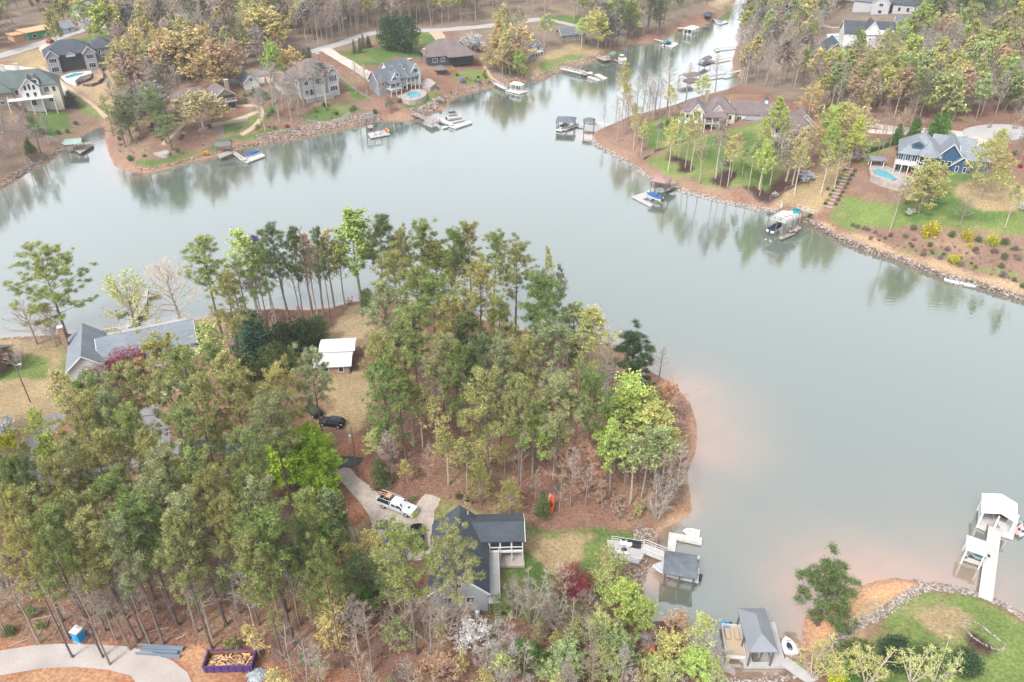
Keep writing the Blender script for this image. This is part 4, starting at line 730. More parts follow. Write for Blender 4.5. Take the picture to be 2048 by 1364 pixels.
rocks('riprap', 'band of pale riprap round the lower right lawn', [(1640,1330),(1665,1295),(1700,1262),(1745,1245),(1790,1215),(1820,1190),(1860,1178),(1930,1186),(1977,1202),(2020,1222),(2060,1250),(2150,1290)], 1.6, 2000, (.07,.2), m='stonelight', kind='stuff', cat='riprap', back=-.9)
rocks('riprap', 'orange-brown stones at the water line of the lower right point', [(1826,1161),(1876,1167),(1935,1179),(1977,1194),(2010,1206),(2048,1229),(2150,1280)], 1.4, 500, (.1,.24), kind='stuff', cat='riprap', back=-1.2)
rocks('riprap', 'pale stones along the bottom edge cove below the grey hip-roofed dock', [(1440,1355),(1486,1362),(1548,1357),(1590,1344),(1608,1334)], 1.2, 220, (.12,.28), m='stonelight', kind='stuff', cat='riprap', back=-1.2)
rocks('riprap', 'brown stones along the left near shore by the lone pine', [(310,655),(264,657),(220,662),(182,666),(132,672),(60,676),(-80,682)], 1.0, 420, (.15,.35), kind='stuff', cat='riprap', back=-.5)
rocks('riprap', 'brown stones on the muddy shore left of the green-roofed dock', [(0,374),(59,338),(103,315),(120,300)], 1.6, 200, (.25,.5), kind='stuff', cat='riprap', back=-1)
rocks('rock_ring', 'stone ring round the bare planting bed on the lower right lawn', [(1922,1262),(1928,1255),(1940,1255),(1955,1263),(1975,1282),(1998,1300),(2000,1308),(1993,1313),(1972,1308),(1945,1292),(1928,1275),(1922,1262)], .3, 260, (.07,.14), m='stonelight', cat='stone edging', kind='stuff')
def wall_strip(name, label, px, t, hgt, m, cat='retaining wall'):
    mb = MB(); pts = [G(a, b) for a, b in px]
    for a, b in zip(pts[:-1], pts[1:]):
        d = Vector((b.x-a.x, b.y-a.y, 0)); L = d.length; d.normalize(); n = Vector((-d.y, d.x, 0)); z = (a.z+b.z)/2; c = (a+b)/2
        mb.obox((c.x-pts[0].x, c.y-pts[0].y, z+hgt/2-.5-pts[0].z), d, n, (0,0,1), L/2+t/2, t/2, hgt/2+.5)
    o = mb.build(name, m); o.location = pts[0]; return tag(o, label, cat)
wall_strip('retaining_wall', 'curved dark retaining wall right of the turquoise pool', [(222,125),(215,134),(205,143),(209,157),(200,167),(185,173),(168,172)], .6, 1.0, 'wall_brick2')
wall_strip('retaining_wall', 'low grey curved wall below the turquoise pool terrace', [(184,150),(183,158),(172,164),(158,168),(140,163)], .5, .9, 'wall_brick2')
wall_strip('garden_edging', 'dark timber edging across the lawn on the wooded point', [(1288,320),(1310,305),(1350,290),(1390,275)], .3, .35, 'post', 'edging')
wall_strip('garden_edging', 'black edging wall between mulch beds and dry lawn on the right', [(1540,401),(1570,383),(1600,368),(1622,355)], .4, .8, 'post', 'edging')
wall_strip('retaining_wall', 'pale stone wall below the upper path on the left shore', [(400,262),(430,252),(455,247),(495,240)], .5, .8, 'stonelight')
wall_strip('garden_edging', 'rounded brown stone edge of the kidney pool terrace', [(1742,352),(1756,362),(1775,370),(1795,377),(1812,376)], .6, .7, 'wall_tan', 'edging')
wall_strip('hedge_wall', 'dark low hedge behind the mown lawn left of the blue house', [(1716,310),(1745,303),(1775,293),(1790,290)], .9, .9, 'hedge', 'hedge')
# garden steps climbing to the blue house pool
st = thing('garden_steps', 'flight of pale stone steps between paired shrubs left of the kidney pool', 'steps', G(1660,412)); a = G(1657,414); b = G(1698,338)
for i in range(13):
    p = a.lerp(b, i/12); z = H(p.x, p.y); m = MB(); q = ((p.x-st.location.x), (p.y-st.location.y), z-st.location.z+.08); d = Vector((b.x-a.x, b.y-a.y, 0)).normalized(); m.obox(q, d, Vector((-d.y, d.x, 0)), (0,0,1), .32, 1.2, .13); m.build('step', 'stonelight', st)
# ================================================================== docks, boathouses, boats
def rect3(a, b, c, z):
    """corner pixels a->b along one edge, c next to b; gives origin, yaw, width, depth (depth > 0)"""
    A, B, Cc = W(*a, z), W(*b, z), W(*c, z); yaw = yaw_of(A, B); wd = math.hypot(B.x-A.x, B.y-A.y)
    d = -(Cc.x-B.x)*math.sin(yaw)+(Cc.y-B.y)*math.cos(yaw)
    if d < 0: A = Vector((A.x-d*-math.sin(yaw)*-1 if 0 else A.x+d*-math.sin(yaw), A.y+d*math.cos(yaw), z)); d = -d
    return A, yaw, wd, d
def droot(label, cat, px, name='dock', group=None):
    p = W(*px, 0); r = thing(name, label, cat, (p.x, p.y, 0), 0, group); CLEAR.append((p.x, p.y, 3)); return r
def slab(r, px, z=.55, t=.3, m='deckgrey', name='deck'):
    o = r.location; mb = MB(); mb.prism([(x-o.x, y-o.y) for x, y in (unproj(a, b, z) for a, b in px)], z-t, z); return mb.build(name, m, r)
def gang(r, pa, pb, wd, z=.55, m='deckgrey', rail=None, name='walkway', za=None):
    o = r.location; a = W(*pa, z); b = W(*pb, z); za = z if za is None else za; a.z = za; d = (b-a); L = d.length; d.normalize(); n = Vector((-d.y, d.x, 0)).normalized(); up = d.cross(n)*-1
    mb = MB(); c = (a+b)/2-Vector((o.x, o.y, 0)); mb.obox(c, d, n, up, L/2, wd/2, .09); g = mb.build(name, m, r)
    if rail:
        f = MB()
        for s in (-1, 1):
            k = max(2, int(L/1.8)); A = a+n*s*(wd/2-.05)-Vector((o.x, o.y, 0)); B = b+n*s*(wd/2-.05)-Vector((o.x, o.y, 0))
            for i in range(k+1): p = A.lerp(B, i/k); f.tube(p, p+Vector((0,0,1.0)), .05, .05, 4)
            f.tube(A+Vector((0,0,1)), B+Vector((0,0,1)), .05, .05, 4); f.tube(A+Vector((0,0,.5)), B+Vector((0,0,.5)), .035, .035, 4)
        f.build('railing', rail, r)
    return g
def canopy(r, a, b, c, z, kind, mk, rise=1.2, posts=(2, 2), pm='post', ov=.3, ax=None, pr=.13):
    A, yaw, wd, dp = rect3(a, b, c, z); o = r.location; e = thing('tmp', None, None); bpy.data.objects.remove(e)
    mb = MB(); x0, y0, x1, y1 = ov, ov, wd-ov, dp-ov; ax = ax or ('x' if wd >= dp else 'y')
    if kind == 'hip': mb.hip(x0, y0, x1, y1, z, rise, ov, .15)
    elif kind == 'gable': mb.gable(x0, y0, x1, y1, z, rise, ov, ax, .15)
    else: mb.box(0, 0, z, wd, dp, z+.18)
    ro = mb.build('roof', mk, r); ro.location = (A.x-o.x, A.y-o.y, 0); ro.rotation_euler = (0, 0, yaw)
    for i in range(posts[0]):
        for j in range(posts[1]):
            if 0 < i < posts[0]-1 and 0 < j < posts[1]-1: continue
            x = x0+.1+(x1-x0-.2)*i/(posts[0]-1); y = y0+.1+(y1-y0-.2)*j/(posts[1]-1); p = MB(); p.tube((0,0,-1.5), (0,0,z-.05), pr, pr, 6)
            q = p.build('post', pm, r); q.location = (A.x-o.x+x*math.cos(yaw)-y*math.sin(yaw), A.y-o.y+x*math.sin(yaw)+y*math.cos(yaw), 0)
    return ro, A, yaw, wd, dp
def piles(r, px, z1=1.2, rr=.12, z=.5):
    o = r.location
    for a, b in px:
        x, y = unproj(a, b, z); m = MB(); m.tube((0,0,-1.5), (0,0,z1), rr, rr*.9, 6, cap=True); q = m.build('piling', 'post', r); q.location = (x-o.x, y-o.y, 0)
def hullmesh(L, B, z0, z1, n=7, blunt=.55, bow=1.0):
    mb = MB(); rings = []
    for i in range(n):
        t = i/(n-1); x = -L/2+L*t; hw = B/2*(1 if t < blunt else math.cos((t-blunt)/(1-blunt)*math.pi/2)**.7)+.02; zz = z1+(.25*max(0, t-.5))*bow; kz = z0+max(0, t-.7)*1.2*(z1-z0)
        b = len(mb.v); mb.v += [(x, -hw, zz), (x, -hw*.8, z0+(z1-z0)*.35+kz-z0), (x, 0, kz), (x, hw*.8, z0+(z1-z0)*.35+kz-z0), (x, hw, zz)]; rings.append(b)
    for a, b in zip(rings[:-1], rings[1:]):
        for k in range(4): mb.f.append((a+k, a+k+1, b+k+1, b+k)); mb.m.append(0)
        mb.f.append((a, b, b+4, a+4)); mb.m.append(0)
    mb.f.append(tuple(rings[0]+k for k in range(5))[::-1]); mb.m.append(0)
    return mb
def boat(kind, label, pa, pb, z=.1, wd=2.4, cat='boat', cover='blue', name='boat', group=None):
    """stern pixel -> bow pixel"""
    a, b = W(*pa, z+.5), W(*pb, z+.5); c = (a+b)/2; L = (b-a).length; r = thing(name, label, cat, (c.x, c.y, z), yaw_of(a, b), group)
    if kind == 'covered':
        hullmesh(L, wd, -.15, .6).build('hull', 'hull', r); m = hullmesh(L*.93, wd*.95, .5, .9); m.build('cover', cover, r)
        m = MB(); m.obox((L*.02, 0, 1.05), (1,0,0), (0,1,0), (0,0,1), L*.22, wd*.3, .25); m.build('cover_ridge', cover, r); m = MB(); m.box(-L/2-.5, -.2, -.2, -L/2, .2, .8); m.build('outboard_motor', 'darkmetal', r)
    elif kind == 'open':
        hullmesh(L, wd, -.15, .6).build('hull', 'hull', r); m = MB(); m.box(-L*.4, -wd*.36, .6, L*.25, wd*.36, .66); m.build('deck_floor', 'tan', r)
        m = MB(); m.obox((L*.05, 0, 1.0), (.6,0,.8), (0,1,0), (-.8,0,.6), .3, wd*.38, .03); m.build('windscreen', 'glass', r)
        for k, x in enumerate((-.3, -.12)): m = MB(); m.box(x*L, -wd*.3, .66, x*L+.5, wd*.3, 1.0); m.build('seat', 'navy' if k else 'cushion', r)
        m = MB(); m.box(-L/2-.5, -.2, -.2, -L/2, .2, .9); m.build('outboard_motor', 'darkmetal', r)
    elif kind == 'pontoon':
        for s in (-1, 1):
            m = MB(); m.tube((-L/2, s*wd*.36, .1), (L/2-.6, s*wd*.36, .1), .32, .32, 8, cap=True); m.tube((L/2-.6, s*wd*.36, .1), (L/2, s*wd*.36, .25), .32, .05, 8); m.build('float', 'lamp', r)
        m = MB(); m.box(-L/2, -wd/2, .42, L/2-.3, wd/2, .52); m.build('deck_floor', 'tan', r); f = MB()
        for (p, q) in (((-L/2, -wd/2), (L/2-.4, -wd/2)), ((-L/2, wd/2), (L/2-.4, wd/2)), ((L/2-.4, -wd/2), (L/2-.4, wd/2)), ((-L/2, -wd/2), (-L/2, wd/2))):
            c_ = Vector(((p[0]+q[0])/2, (p[1]+q[1])/2, .85)); d = Vector((q[0]-p[0], q[1]-p[1], 0)); l = d.length; d.normalize(); f.obox(c_, d, (0,0,1), d.cross(Vector((0,0,1))), l/2, .3, .03)
        f.build('fence_panel', 'hull' if cover != 'navy' else 'navy', r)
        for s in (-1, 1): m = MB(); m.box(-L*.4, s*wd*.25-.3, .52, -L*.1, s*wd*.25+.3, .95); m.build('seat', 'tan', r)
        if cover: m = MB(); m.box(-L*.35, -wd*.46, 2.3, L*.15, wd*.46, 2.4); [m.tube((x*L, s*wd*.45, .5), (x*L*.9, s*wd*.45, 2.3), .03, .03, 4) for x in (-.3, .12) for s in (-1, 1)]; m.build('canopy', cover, r)
        m = MB(); m.box(-L/2-.5, -.2, -.1, -L/2, .2, 1.0); m.build('outboard_motor', 'darkmetal', r)
    elif kind == 'ski':
        hullmesh(L, wd, -.1, .4, blunt=.4).build('hull', 'hull', r); m = MB(); m.ball((-L*.12, 0, .55), L*.25, wd*.2, .22, 8, 4); m.build('seat', cover, r); m = MB(); m.tube((L*.12, -.35, .85), (L*.12, .35, .85), .04, .04, 4); m.build('handlebar', 'darkmetal', r)
    elif kind == 'kayak':
        m = MB(); n = 9; rg = []
        for i in range(n):
            t = i/(n-1)*2-1; w_ = wd/2*(1-t*t)**.7+.01; x = t*L/2; b_ = len(m.v); rg.append(b_)
            m.v += [(x, -w_, .2+.1*t*t), (x, 0, -.05+.15*t*t), (x, w_, .2+.1*t*t), (x, 0, .3+.08*t*t)]
        for a_, b_ in zip(rg[:-1], rg[1:]):
            for k in range(4): m.f.append((a_+k, a_+(k+1) % 4, b_+(k+1) % 4, b_+k)); m.m.append(0)
        m.build('hull', cover, r); m = MB(); m.ball((0, 0, .3), L*.11, wd*.28, .06, 8, 3); m.build('cockpit', 'cushion', r)
    return r
# 1 green-roofed dock on the left bank
d = droot('open dock with pale green roof and ramp on the left inlet', 'dock', (160,285)); slab(d, [(133,297),(158,285),(185,284),(186,290),(160,307),(150,300)], .9, .3, 'deck'); canopy(d, (126,289), (162,286), (176,275), 3.6, 'gable', 'roof_sea', .9, (3,2)); gang(d, (128,287), (108,277), 1.4, 1.2, 'stonelight')
boat('kayak', 'upturned pale blue canoe on the muddy left bank', (56,325), (66,328), 1.0, .8, cat='canoe', cover='skyblue', name='canoe')
# 2 point dock
d = droot('dock with small grey gable roof at the wooded point', 'dock', (447,300)); slab(d, [(433,308),(462,300),(466,306),(440,316)], 1.3, .3, 'deck'); canopy(d, (428,292), (462,290), (452,284), 3.9, 'gable', 'shingle_grey', .8, (2,2)); gang(d, (463,302), (490,320), 1.5, 1.0, 'deckwhite', 'post'); slab(d, [(476,316),(520,304),(531,311),(494,325)], .6, .35, 'deckwhite'); piles(d, [(478,320),(500,326),(531,314)])
boat('covered', 'boat under bright blue cover at the grey gable dock of the wooded point', (490,312), (522,303), .5, 2.3)
for i, (c_, t_) in enumerate((('skyblue','pale blue'),('yellow','yellow'),('orange','orange'))): boat('kayak', t_+' kayak on the rack beside the wooded point dock', (396+i*2,300+i*3), (414+i*2,297+i*3), 1.4, .7, cat='kayak', cover=c_, name='kayak', group='kayaks on the shore rack')
# 3 double grey roofed boathouse
d = droot('floating boathouse with two grey roofs below the tall grey house', 'boathouse', (752,266)); slab(d, [(734,266),(772,258),(780,268),(742,275)], .7, .4, 'deckgrey'); canopy(d, (730,254), (763,249), (772,248), 3.3, 'gable', 'shingle_grey', .7, (3,2)); canopy(d, (730,236), (750,235), (757,231), 3.2, 'hip', 'shingle_grey', .8, (2,2)); gang(d, (738,246), (742,256), 2, .9, 'deck')
for i, (c_, t_) in enumerate((('red','red'),('yellow','yellow'))): boat('kayak', t_+' kayak leaning on the two-roofed boathouse', (769+i*3,254), (775+i*3,262), 1.2, .8, cat='kayak', cover=c_, name='kayak')
for i in range(2): boat('ski', ('left' if i == 0 else 'right')+' tan jet ski on the deck of the two-roofed boathouse', (745+i*10,268-i*2), (753+i*10,265-i*2), .75, 1.1, cat='jet ski', cover='tan', name='jet_ski')
# 4 grey walkway dock with black canopied pontoon
d = droot('weathered grey dock with raised square deck and long walkway', 'dock', (870,240)); gang(d, (826,226), (856,238), 2.4, 1.8, 'deck', 'post'); slab(d, [(849,240),(872,234),(880,241),(862,247)], 1.9, .3, 'deck'); gang(d, (876,236), (905,250), 1.8, .9, 'deckwhite'); slab(d, [(896,251),(940,241),(945,245),(912,256)], .6, .4, 'deckwhite'); slab(d, [(893,240),(924,236),(930,240),(902,246)], .6, .4, 'deckgrey'); slab(d, [(884,253),(893,251),(897,253),(888,256)], .6, .3, 'deckwhite'); piles(d, [(852,244),(866,250),(880,245)], 2.4)
boat('pontoon', 'black pontoon boat with dark canopy on the lift beside the weathered grey dock', (894,236), (921,232), 1.1, 2.5, cover='darkmetal', name='pontoon_boat')
# 5 pale roofed boathouse
d = droot('boathouse with cream roof and white railed walkway near the redbud', 'boathouse', (1030,178)); canopy(d, (1018,167), (1043,171), (1056,168), 3.2, 'hip', 'deckwhite', .8, (3,3), pm='trim'); slab(d, [(1010,180),(1040,187),(1056,182),(1024,176)], .6, .4, 'deckwhite'); gang(d, (986,165), (1012,178), 1.8, 1, 'deckwhite', 'trim')
# 6 long walkway
d = droot('long white piled walkway with small floating platforms in the far cove', 'dock', (1150,145)); gang(d, (1122,137), (1165,147), 1.7, 1.2, 'deckwhite', 'trim'); slab(d, [(1160,141),(1178,140),(1186,147),(1168,150)], 1.2, .3, 'deck'); slab(d, [(1174,153),(1180,151),(1203,160),(1196,162)], .5, .35, 'deckgrey'); slab(d, [(1188,149),(1198,147),(1215,156),(1208,159)], .5, .35, 'deckwhite'); piles(d, [(1130,143),(1140,146),(1150,149),(1158,151)], 1.3)
boat('open', 'dark runabout on the lift beside the long white piled walkway', (1168,141), (1185,147), 1.3, 2.2)
# 7 small green canopy dock
d = droot('wooden shore deck with small green canopy in the far cove', 'dock', (1215,117)); slab(d, [(1193,115),(1215,110),(1232,116),(1210,121)], 1.2, .3, 'deck'); canopy(d, (1212,108), (1224,110), (1228,105), 3.5, 'gable', 'roof_green2', .6, (2,2)); gang(d, (1222,117), (1245,125), 1.4, .7, 'deck')
boat('pontoon', 'white pontoon boat beside the green canopy deck', (1236,118), (1254,118), .2, 2.4, cover='hull', name='pontoon_boat')
# 8 white piled dock w/ boats
d = droot('floating white dock reached by a curved gangway in the far creek', 'dock', (1343,90)); gang(d, (1303,77), (1332,84), 1.4, 1.0, 'deckwhite'); slab(d, [(1322,90),(1350,84),(1357,88),(1345,95),(1332,91)], .5, .35, 'deckwhite')
boat('covered', 'dark blue covered boat at the curved gangway dock', (1330,90), (1343,86), .3, 2.2, cover='navy'); boat('covered', 'teal covered boat on the far side of the curved gangway dock', (1328,86), (1340,83), .3, 2.1, cover='teal')
# 9 white boathouse far
d = droot('white-roofed boathouse with white gangway far up the creek', 'boathouse', (1380,65)); canopy(d, (1366,56), (1385,59), (1396,53), 3.4, 'hip', 'metal_white', .9, (3,3), pm='trim'); slab(d, [(1366,66),(1382,69),(1396,63),(1376,61)], .5, .4, 'deckwhite'); gang(d, (1341,53), (1365,57), 4, 1.0, 'deckwhite')
boat('covered', 'white boat with dark cover inside the white-roofed boathouse', (1371,66), (1382,62), .3, 2.2, cover='darkmetal')
d = droot('dark-roofed waterside pavilion far up the creek', 'boathouse', (1417,35)); canopy(d, (1407,31), (1424,32), (1426,26), 4.0, 'hip', 'shingle_dark', 1.0, (2,2), pm='wall_brick'); slab(d, [(1406,38),(1424,40),(1427,35),(1410,33)], 1.4, .4, 'deck')
d = droot('small pale dock with blue float at the head of the creek', 'dock', (1440,44)); gang(d, (1424,37), (1436,43), 1.3, .9, 'deckwhite'); slab(d, [(1430,44),(1452,41),(1457,44),(1440,49)], .5, .35, 'deckwhite'); slab(d, [(1434,42),(1442,41),(1446,44),(1438,46)], .62, .2, 'skyblue', 'blue_float')
# right bank docks seen through bare trees
d = droot('dock with dark roof and white float seen through bare trees on the right bank', 'dock', (1380,152)); canopy(d, (1356,150), (1376,156), (1388,145), 3.2, 'gable', 'shingle_brown', .6, (2,2)); slab(d, [(1365,158),(1392,152),(1402,160),(1380,164)], .5, .35, 'deckwhite'); gang(d, (1400,155), (1450,148), 1.4, .9, 'deck'); gang(d, (1450,148), (1488,140), 1.4, 1.2, 'deckwhite')
d = droot('low dark dock under bare trees midway along the right bank', 'dock', (1412,122)); slab(d, [(1395,124),(1420,118),(1432,122),(1408,129)], .6, .35, 'deck'); gang(d, (1430,120), (1462,114), 1.3, .9, 'deckwhite'); canopy(d, (1398,120), (1412,122), (1420,113), 3, 'gable', 'shingle_grey', .5, (2,2))
d = droot('narrow pale dock under bare trees far up the right bank', 'dock', (1440,95)); gang(d, (1432,97), (1475,92), 1.5, .8, 'deckwhite'); slab(d, [(1428,96),(1436,93),(1440,101),(1432,103)], .5, .3, 'deckwhite')
# 11 twin roofed boathouse at the point
g = 'twin grey roofs off the point'
d = droot('large open boathouse with grey hip roof off the wooded point', 'boathouse', (1135,255)); canopy(d, (1111,243), (1150,245), (1158,234), 3.6, 'hip', 'shingle_grey', 1.1, (3,2), pr=.16); slab(d, [(1126,258),(1131,260),(1158,249),(1153,246)], .7, .35, 'deckwhite'); slab(d, [(1112,256),(1126,258),(1124,261),(1112,259)], .7, .35, 'deckwhite'); gang(d, (1155,247), (1168,249), 1.4, .9, 'deckwhite')
boat('open', 'dark runabout inside the grey hip-roofed boathouse off the point', (1117,255), (1140,247), .4, 2.3)
d = droot('small square gazebo with grey hip roof between boathouse and point', 'gazebo', (1180,252), name='water_gazebo'); canopy(d, (1166,242), (1190,243), (1195,237), 4.4, 'hip', 'shingle_grey', .9, (2,2)); slab(d, [(1167,246),(1188,249),(1193,244),(1172,242)], 2.0, .3, 'deck'); gang(d, (1188,248), (1214,254), 1.3, 1.6, 'deckwhite', 'trim')
# 12 mauve roofed gazebo
d = droot('dock gazebo with faded mauve roof at the pale riprap bank', 'dock', (1330,375)); canopy(d, (1300,360), (1333,366), (1346,354), 5.2, 'hip', 'roof_mauve', 1.2, (2,2)); slab(d, [(1300,370),(1340,378),(1356,366),(1318,360)], 2.2, .3, 'deck'); add_rail(d, [local(d, unproj(a, b, 2.2)) for a, b in ((1356,366),(1340,378),(1300,370),(1318,360))], 2.2, 'post', 1.0); gang(d, (1318,372), (1296,388), 1.8, .7, 'deckgrey', None, za=2.0); slab(d, [(1264,392),(1295,383),(1311,392),(1302,398),(1296,394),(1284,398),(1306,408),(1302,412)], .6, .45, 'deckgrey'); slab(d, [(1326,376),(1346,371),(1350,374),(1330,380)], .8, .25, 'deckwhite')
boat('covered', 'boat under blue cover on the grey dock below the mauve-roofed gazebo', (1323,398), (1292,387), .6, 2.4)
# 13 two-storey white party dock
d = droot('tall two-storey dock with white upper deck and dark steel frame', 'dock', (1570,455)); top = [(1538,435),(1565,420),(1600,425),(1604,431),(1573,446)]; slab(d, top, 5.0, .25, 'deckwhite', 'upper_deck'); rl = [local(d, unproj(a, b, 5.0)) for a, b in top]; add_rail(d, rl+[rl[0]], 5.0, 'darkmetal', 1.0)
for a, b in top+[(1555,440),(1588,438)]:
    x, y = local(d, unproj(a, b, 5.0)); m = MB(); m.tube((0,0,-1.5), (0,0,4.9), .13, .13, 6); q = m.build('post', 'post', d); q.location = (x, y, 0)
slab(d, [(1558,474),(1588,462),(1592,466),(1562,478)], .8, .3, 'deck'); slab(d, [(1578,460),(1600,452),(1603,456),(1580,464)], 1.6, .25, 'deck', 'landing'); gang(d, (1596,428), (1622,424), 2.2, 3.2, 'deckgrey', 'trim', za=4.8)
gang(d, (1590,462), (1598,450), 1.0, 1.6, 'deck')
boat('covered', 'white boat with navy cover hanging under the two-storey dock', (1540,462), (1563,448), 1.0, 2.4, cover='navy')
u = MB(); u.tube((0,0,5), (0,0,7.6), .04, .04, 5); u.tube((0,0,6.0), (0,0,7.7), .22, .03, 6); q = thing('closed_umbrella', 'closed white umbrella on the corner of the two-storey dock', 'umbrella', (*unproj(1561,421,5.0), 0)); u.build('fabric', 'hull', q)
q = thing('turquoise_lounger', 'turquoise lounge seat on the upper deck of the two-storey dock', 'seat', (*unproj(1592,425,5), 5.0)); m = MB(); m.box(-1,-.7,0,1,.7,.4); m.build('cushion', 'teal', q); m = MB(); m.box(-1,.5,.4,1,.75,.9); m.build('backrest', 'teal', q)
for i, (a, b) in enumerate(((1572,432),(1562,436),(1582,430))):
    q = thing('deck_chair', ('middle','left','right')[i]+' pale deck chair on the two-storey dock', 'chair', (*unproj(a, b, 5), 5.0)); m = MB(); m.box(-.5,-.5,.3,.5,.5,.4); m.build('seat', 'hull', q); m = MB(); m.box(-.5,.42,.4,.5,.52,1.0); m.build('backrest', 'hull', q)
# 15 near-left weathered dock
d = droot('white weathered dock with long railed gangway behind the long grey-roofed house', 'dock', (270,625)); gang(d, (248,668), (276,624), 1.8, .9, 'deckwhite', 'trim', za=2.0); gang(d, (276,626), (284,606), 2.0, .8, 'deckwhite', 'trim'); slab(d, [(283,576),(296,576),(293,612),(268,618),(272,600),(280,601)], .7, .35, 'deckwhite'); slab(d, [(258,583),(283,580),(279,600),(255,602)], .55, .3, 'deck'); slab(d, [(293,590),(318,584),(320,589),(293,595)], .6, .3, 'deck'); slab(d, [(232,621),(262,612),(262,617),(233,628)], .8, .3, 'deckwhite'); piles(d, [(233,626),(268,620),(293,614)], 1.4, z=.6)
# 16 near dock: deck, walkway, roof and U dock
d = droot('near dock with railed grey deck, charcoal canopy and U-shaped slip', 'dock', (1340,1100)); dk = [(1214,1079),(1288,1091),(1279,1127),(1216,1112)]; slab(d, dk, 1.5, .3, 'deckgrey'); rl = [local(d, unproj(a, b, 1.5)) for a, b in dk]
add_rail(d, [local(d, unproj(a, b, 1.5)) for a, b in ((1224,1081),(1288,1091))], 1.5); add_rail(d, [rl[2], rl[3]], 1.5); add_rail(d, [local(d, unproj(a, b, 1.5)) for a, b in ((1286,1112),(1279,1127))], 1.5)
gang(d, (1284,1103), (1333,1115), 2.0, .7, 'deckwhite', 'trim', za=1.5); slab(d, [(1338,1064),(1404,1075),(1403,1088),(1354,1078),(1350,1104),(1400,1112),(1399,1118),(1334,1106)], .6, .4, 'deckwhite'); canopy(d, (1326,1146), (1394,1157), (1401,1111), 3.3, 'gable', 'roof_char', .25, (3,2), pr=.14, ax='x'); piles(d, [(1316,1088),(1342,1152),(1392,1160)], 1.9)
boat('covered', 'large boat with pale canvas cover and navy stripe under the charcoal canopy', (1398,1152), (1305,1132), .35, 2.9, cover='canvas'); boat('ski', 'white jet ski boat moored behind the U-shaped slip', (1399,1068), (1366,1060), .1, 1.9, cat='jet boat', cover='canvas', name='jet_boat')
q = d.location
for nm, lb, (a, b), f in (('patio_sofa', 'black wicker sofa on the near railed deck', (1270,1093), 's'), ('lounge_chair', 'left white round lounge chair on the near deck', (1246,1088), 'c'), ('lounge_chair', 'right white round lounge chair on the near deck', (1257,1091), 'c'), ('footstool', 'black footstool in front of the white lounge chairs', (1248,1101), 'f'), ('deck_bench', 'low white bench along the front railing of the near deck', (1244,1108), 'b')):
    x, y = unproj(a, b, 1.5); r = thing(nm, lb, 'seat', (x, y, 1.5), R(-12))
    if f == 's': m = MB(); m.box(-.9,-.35,.0,.9,.35,.4); m.build('seat', 'cushion', r); m = MB(); m.box(-.9,.3,.4,.9,.5,.85); m.build('backrest', 'cushion', r)
    elif f == 'c': m = MB(); m.ball((0,0,.4),.62,.62,.32,10,6); m.build('seat', 'hull', r); m = MB(); m.ball((0,.2,.65),.35,.22,.3,8,5); m.build('cushion', 'cushion', r)
    elif f == 'f': m = MB(); m.ball((0,0,.25),.45,.4,.25,8,5); m.build('seat', 'cushion', r)
    else: m = MB(); m.box(-1.1,-.25,.35,1.1,.25,.45); m.build('seat', 'hull', r); [bx1('leg', 'hull', r, x_-.05,-.2,0,x_+.05,.2,.35) for x_ in (-1,1)]
# 17 big grey hip roof dock, bottom
d = droot('large grey U-shaped floating dock with long grey hip roof at the bottom edge', 'dock', (1520,1300)); slab(d, [(1482,1300),(1499,1298),(1505,1324),(1545,1324),(1528,1246),(1550,1243),(1573,1333),(1488,1333)], .6, .5, 'deckgrey'); slab(d, [(1474,1240),(1486,1238),(1499,1298),(1482,1300)], .6, .5, 'deckgrey', 'side_float')
canopy(d, (1499,1302), (1558,1302), (1535,1214), 4.4, 'hip', 'metal_grey', 1.1, (2,3), pr=.15, pm='wall_brick2', ov=.35); gang(d, (1567,1322), (1640,1372), 1.7, .9, 'deckgrey', None)
boat('pontoon', 'long tan pontoon boat moored left of the grey U-shaped dock', (1461,1254), (1472,1322), .1, 2.6, cover=None, name='pontoon_boat')
boat('kayak', 'bright blue inflatable float on the bow of the tan pontoon boat', (1442,1243), (1464,1248), .6, 1.0, cat='inflatable', cover='skyblue', name='inflatable_float')
boat('ski', 'white jet ski with navy seat right of the grey U-shaped dock', (1584,1306), (1571,1272), .1, 2.0, cat='jet ski', cover='navy', name='jet_ski')
# brown roofed dock
d = droot('old dock with maroon metal roof at the shore among lime bushes', 'dock', (1330,1270)); canopy(d, (1300,1283), (1372,1276), (1360,1240), 3.2, 'flat', 'roof_rust', .5, (2,2)); slab(d, [(1262,1290),(1380,1285),(1370,1255),(1290,1262)], .7, .4, 'deck'); gang(d, (1268,1275), (1296,1280), 1.4, .9, 'deckgrey')
q = W(1301,1300,.9); r = thing('beach_tent', 'bright orange fabric tent in front of the maroon-roofed dock', 'tent', (q.x, q.y, max(H(q.x, q.y), .5))); m = MB(); n = 8
for i in range(n): a0, a1 = 2*math.pi*i/n, 2*math.pi*(i+1)/n; m.face([(math.cos(a0)*.95, math.sin(a0)*1.1, 0), (math.cos(a1)*.95, math.sin(a1)*1.1, 0), (math.cos(a1)*.6, math.sin(a1)*.7, .8), (math.cos(a0)*.6, math.sin(a0)*.7, .8)]); m.face([(math.cos(a0)*.6, math.sin(a0)*.7, .8), (math.cos(a1)*.6, math.sin(a1)*.7, .8), (.1, 0, 1.2)])
m.build('fabric', 'orange', r)
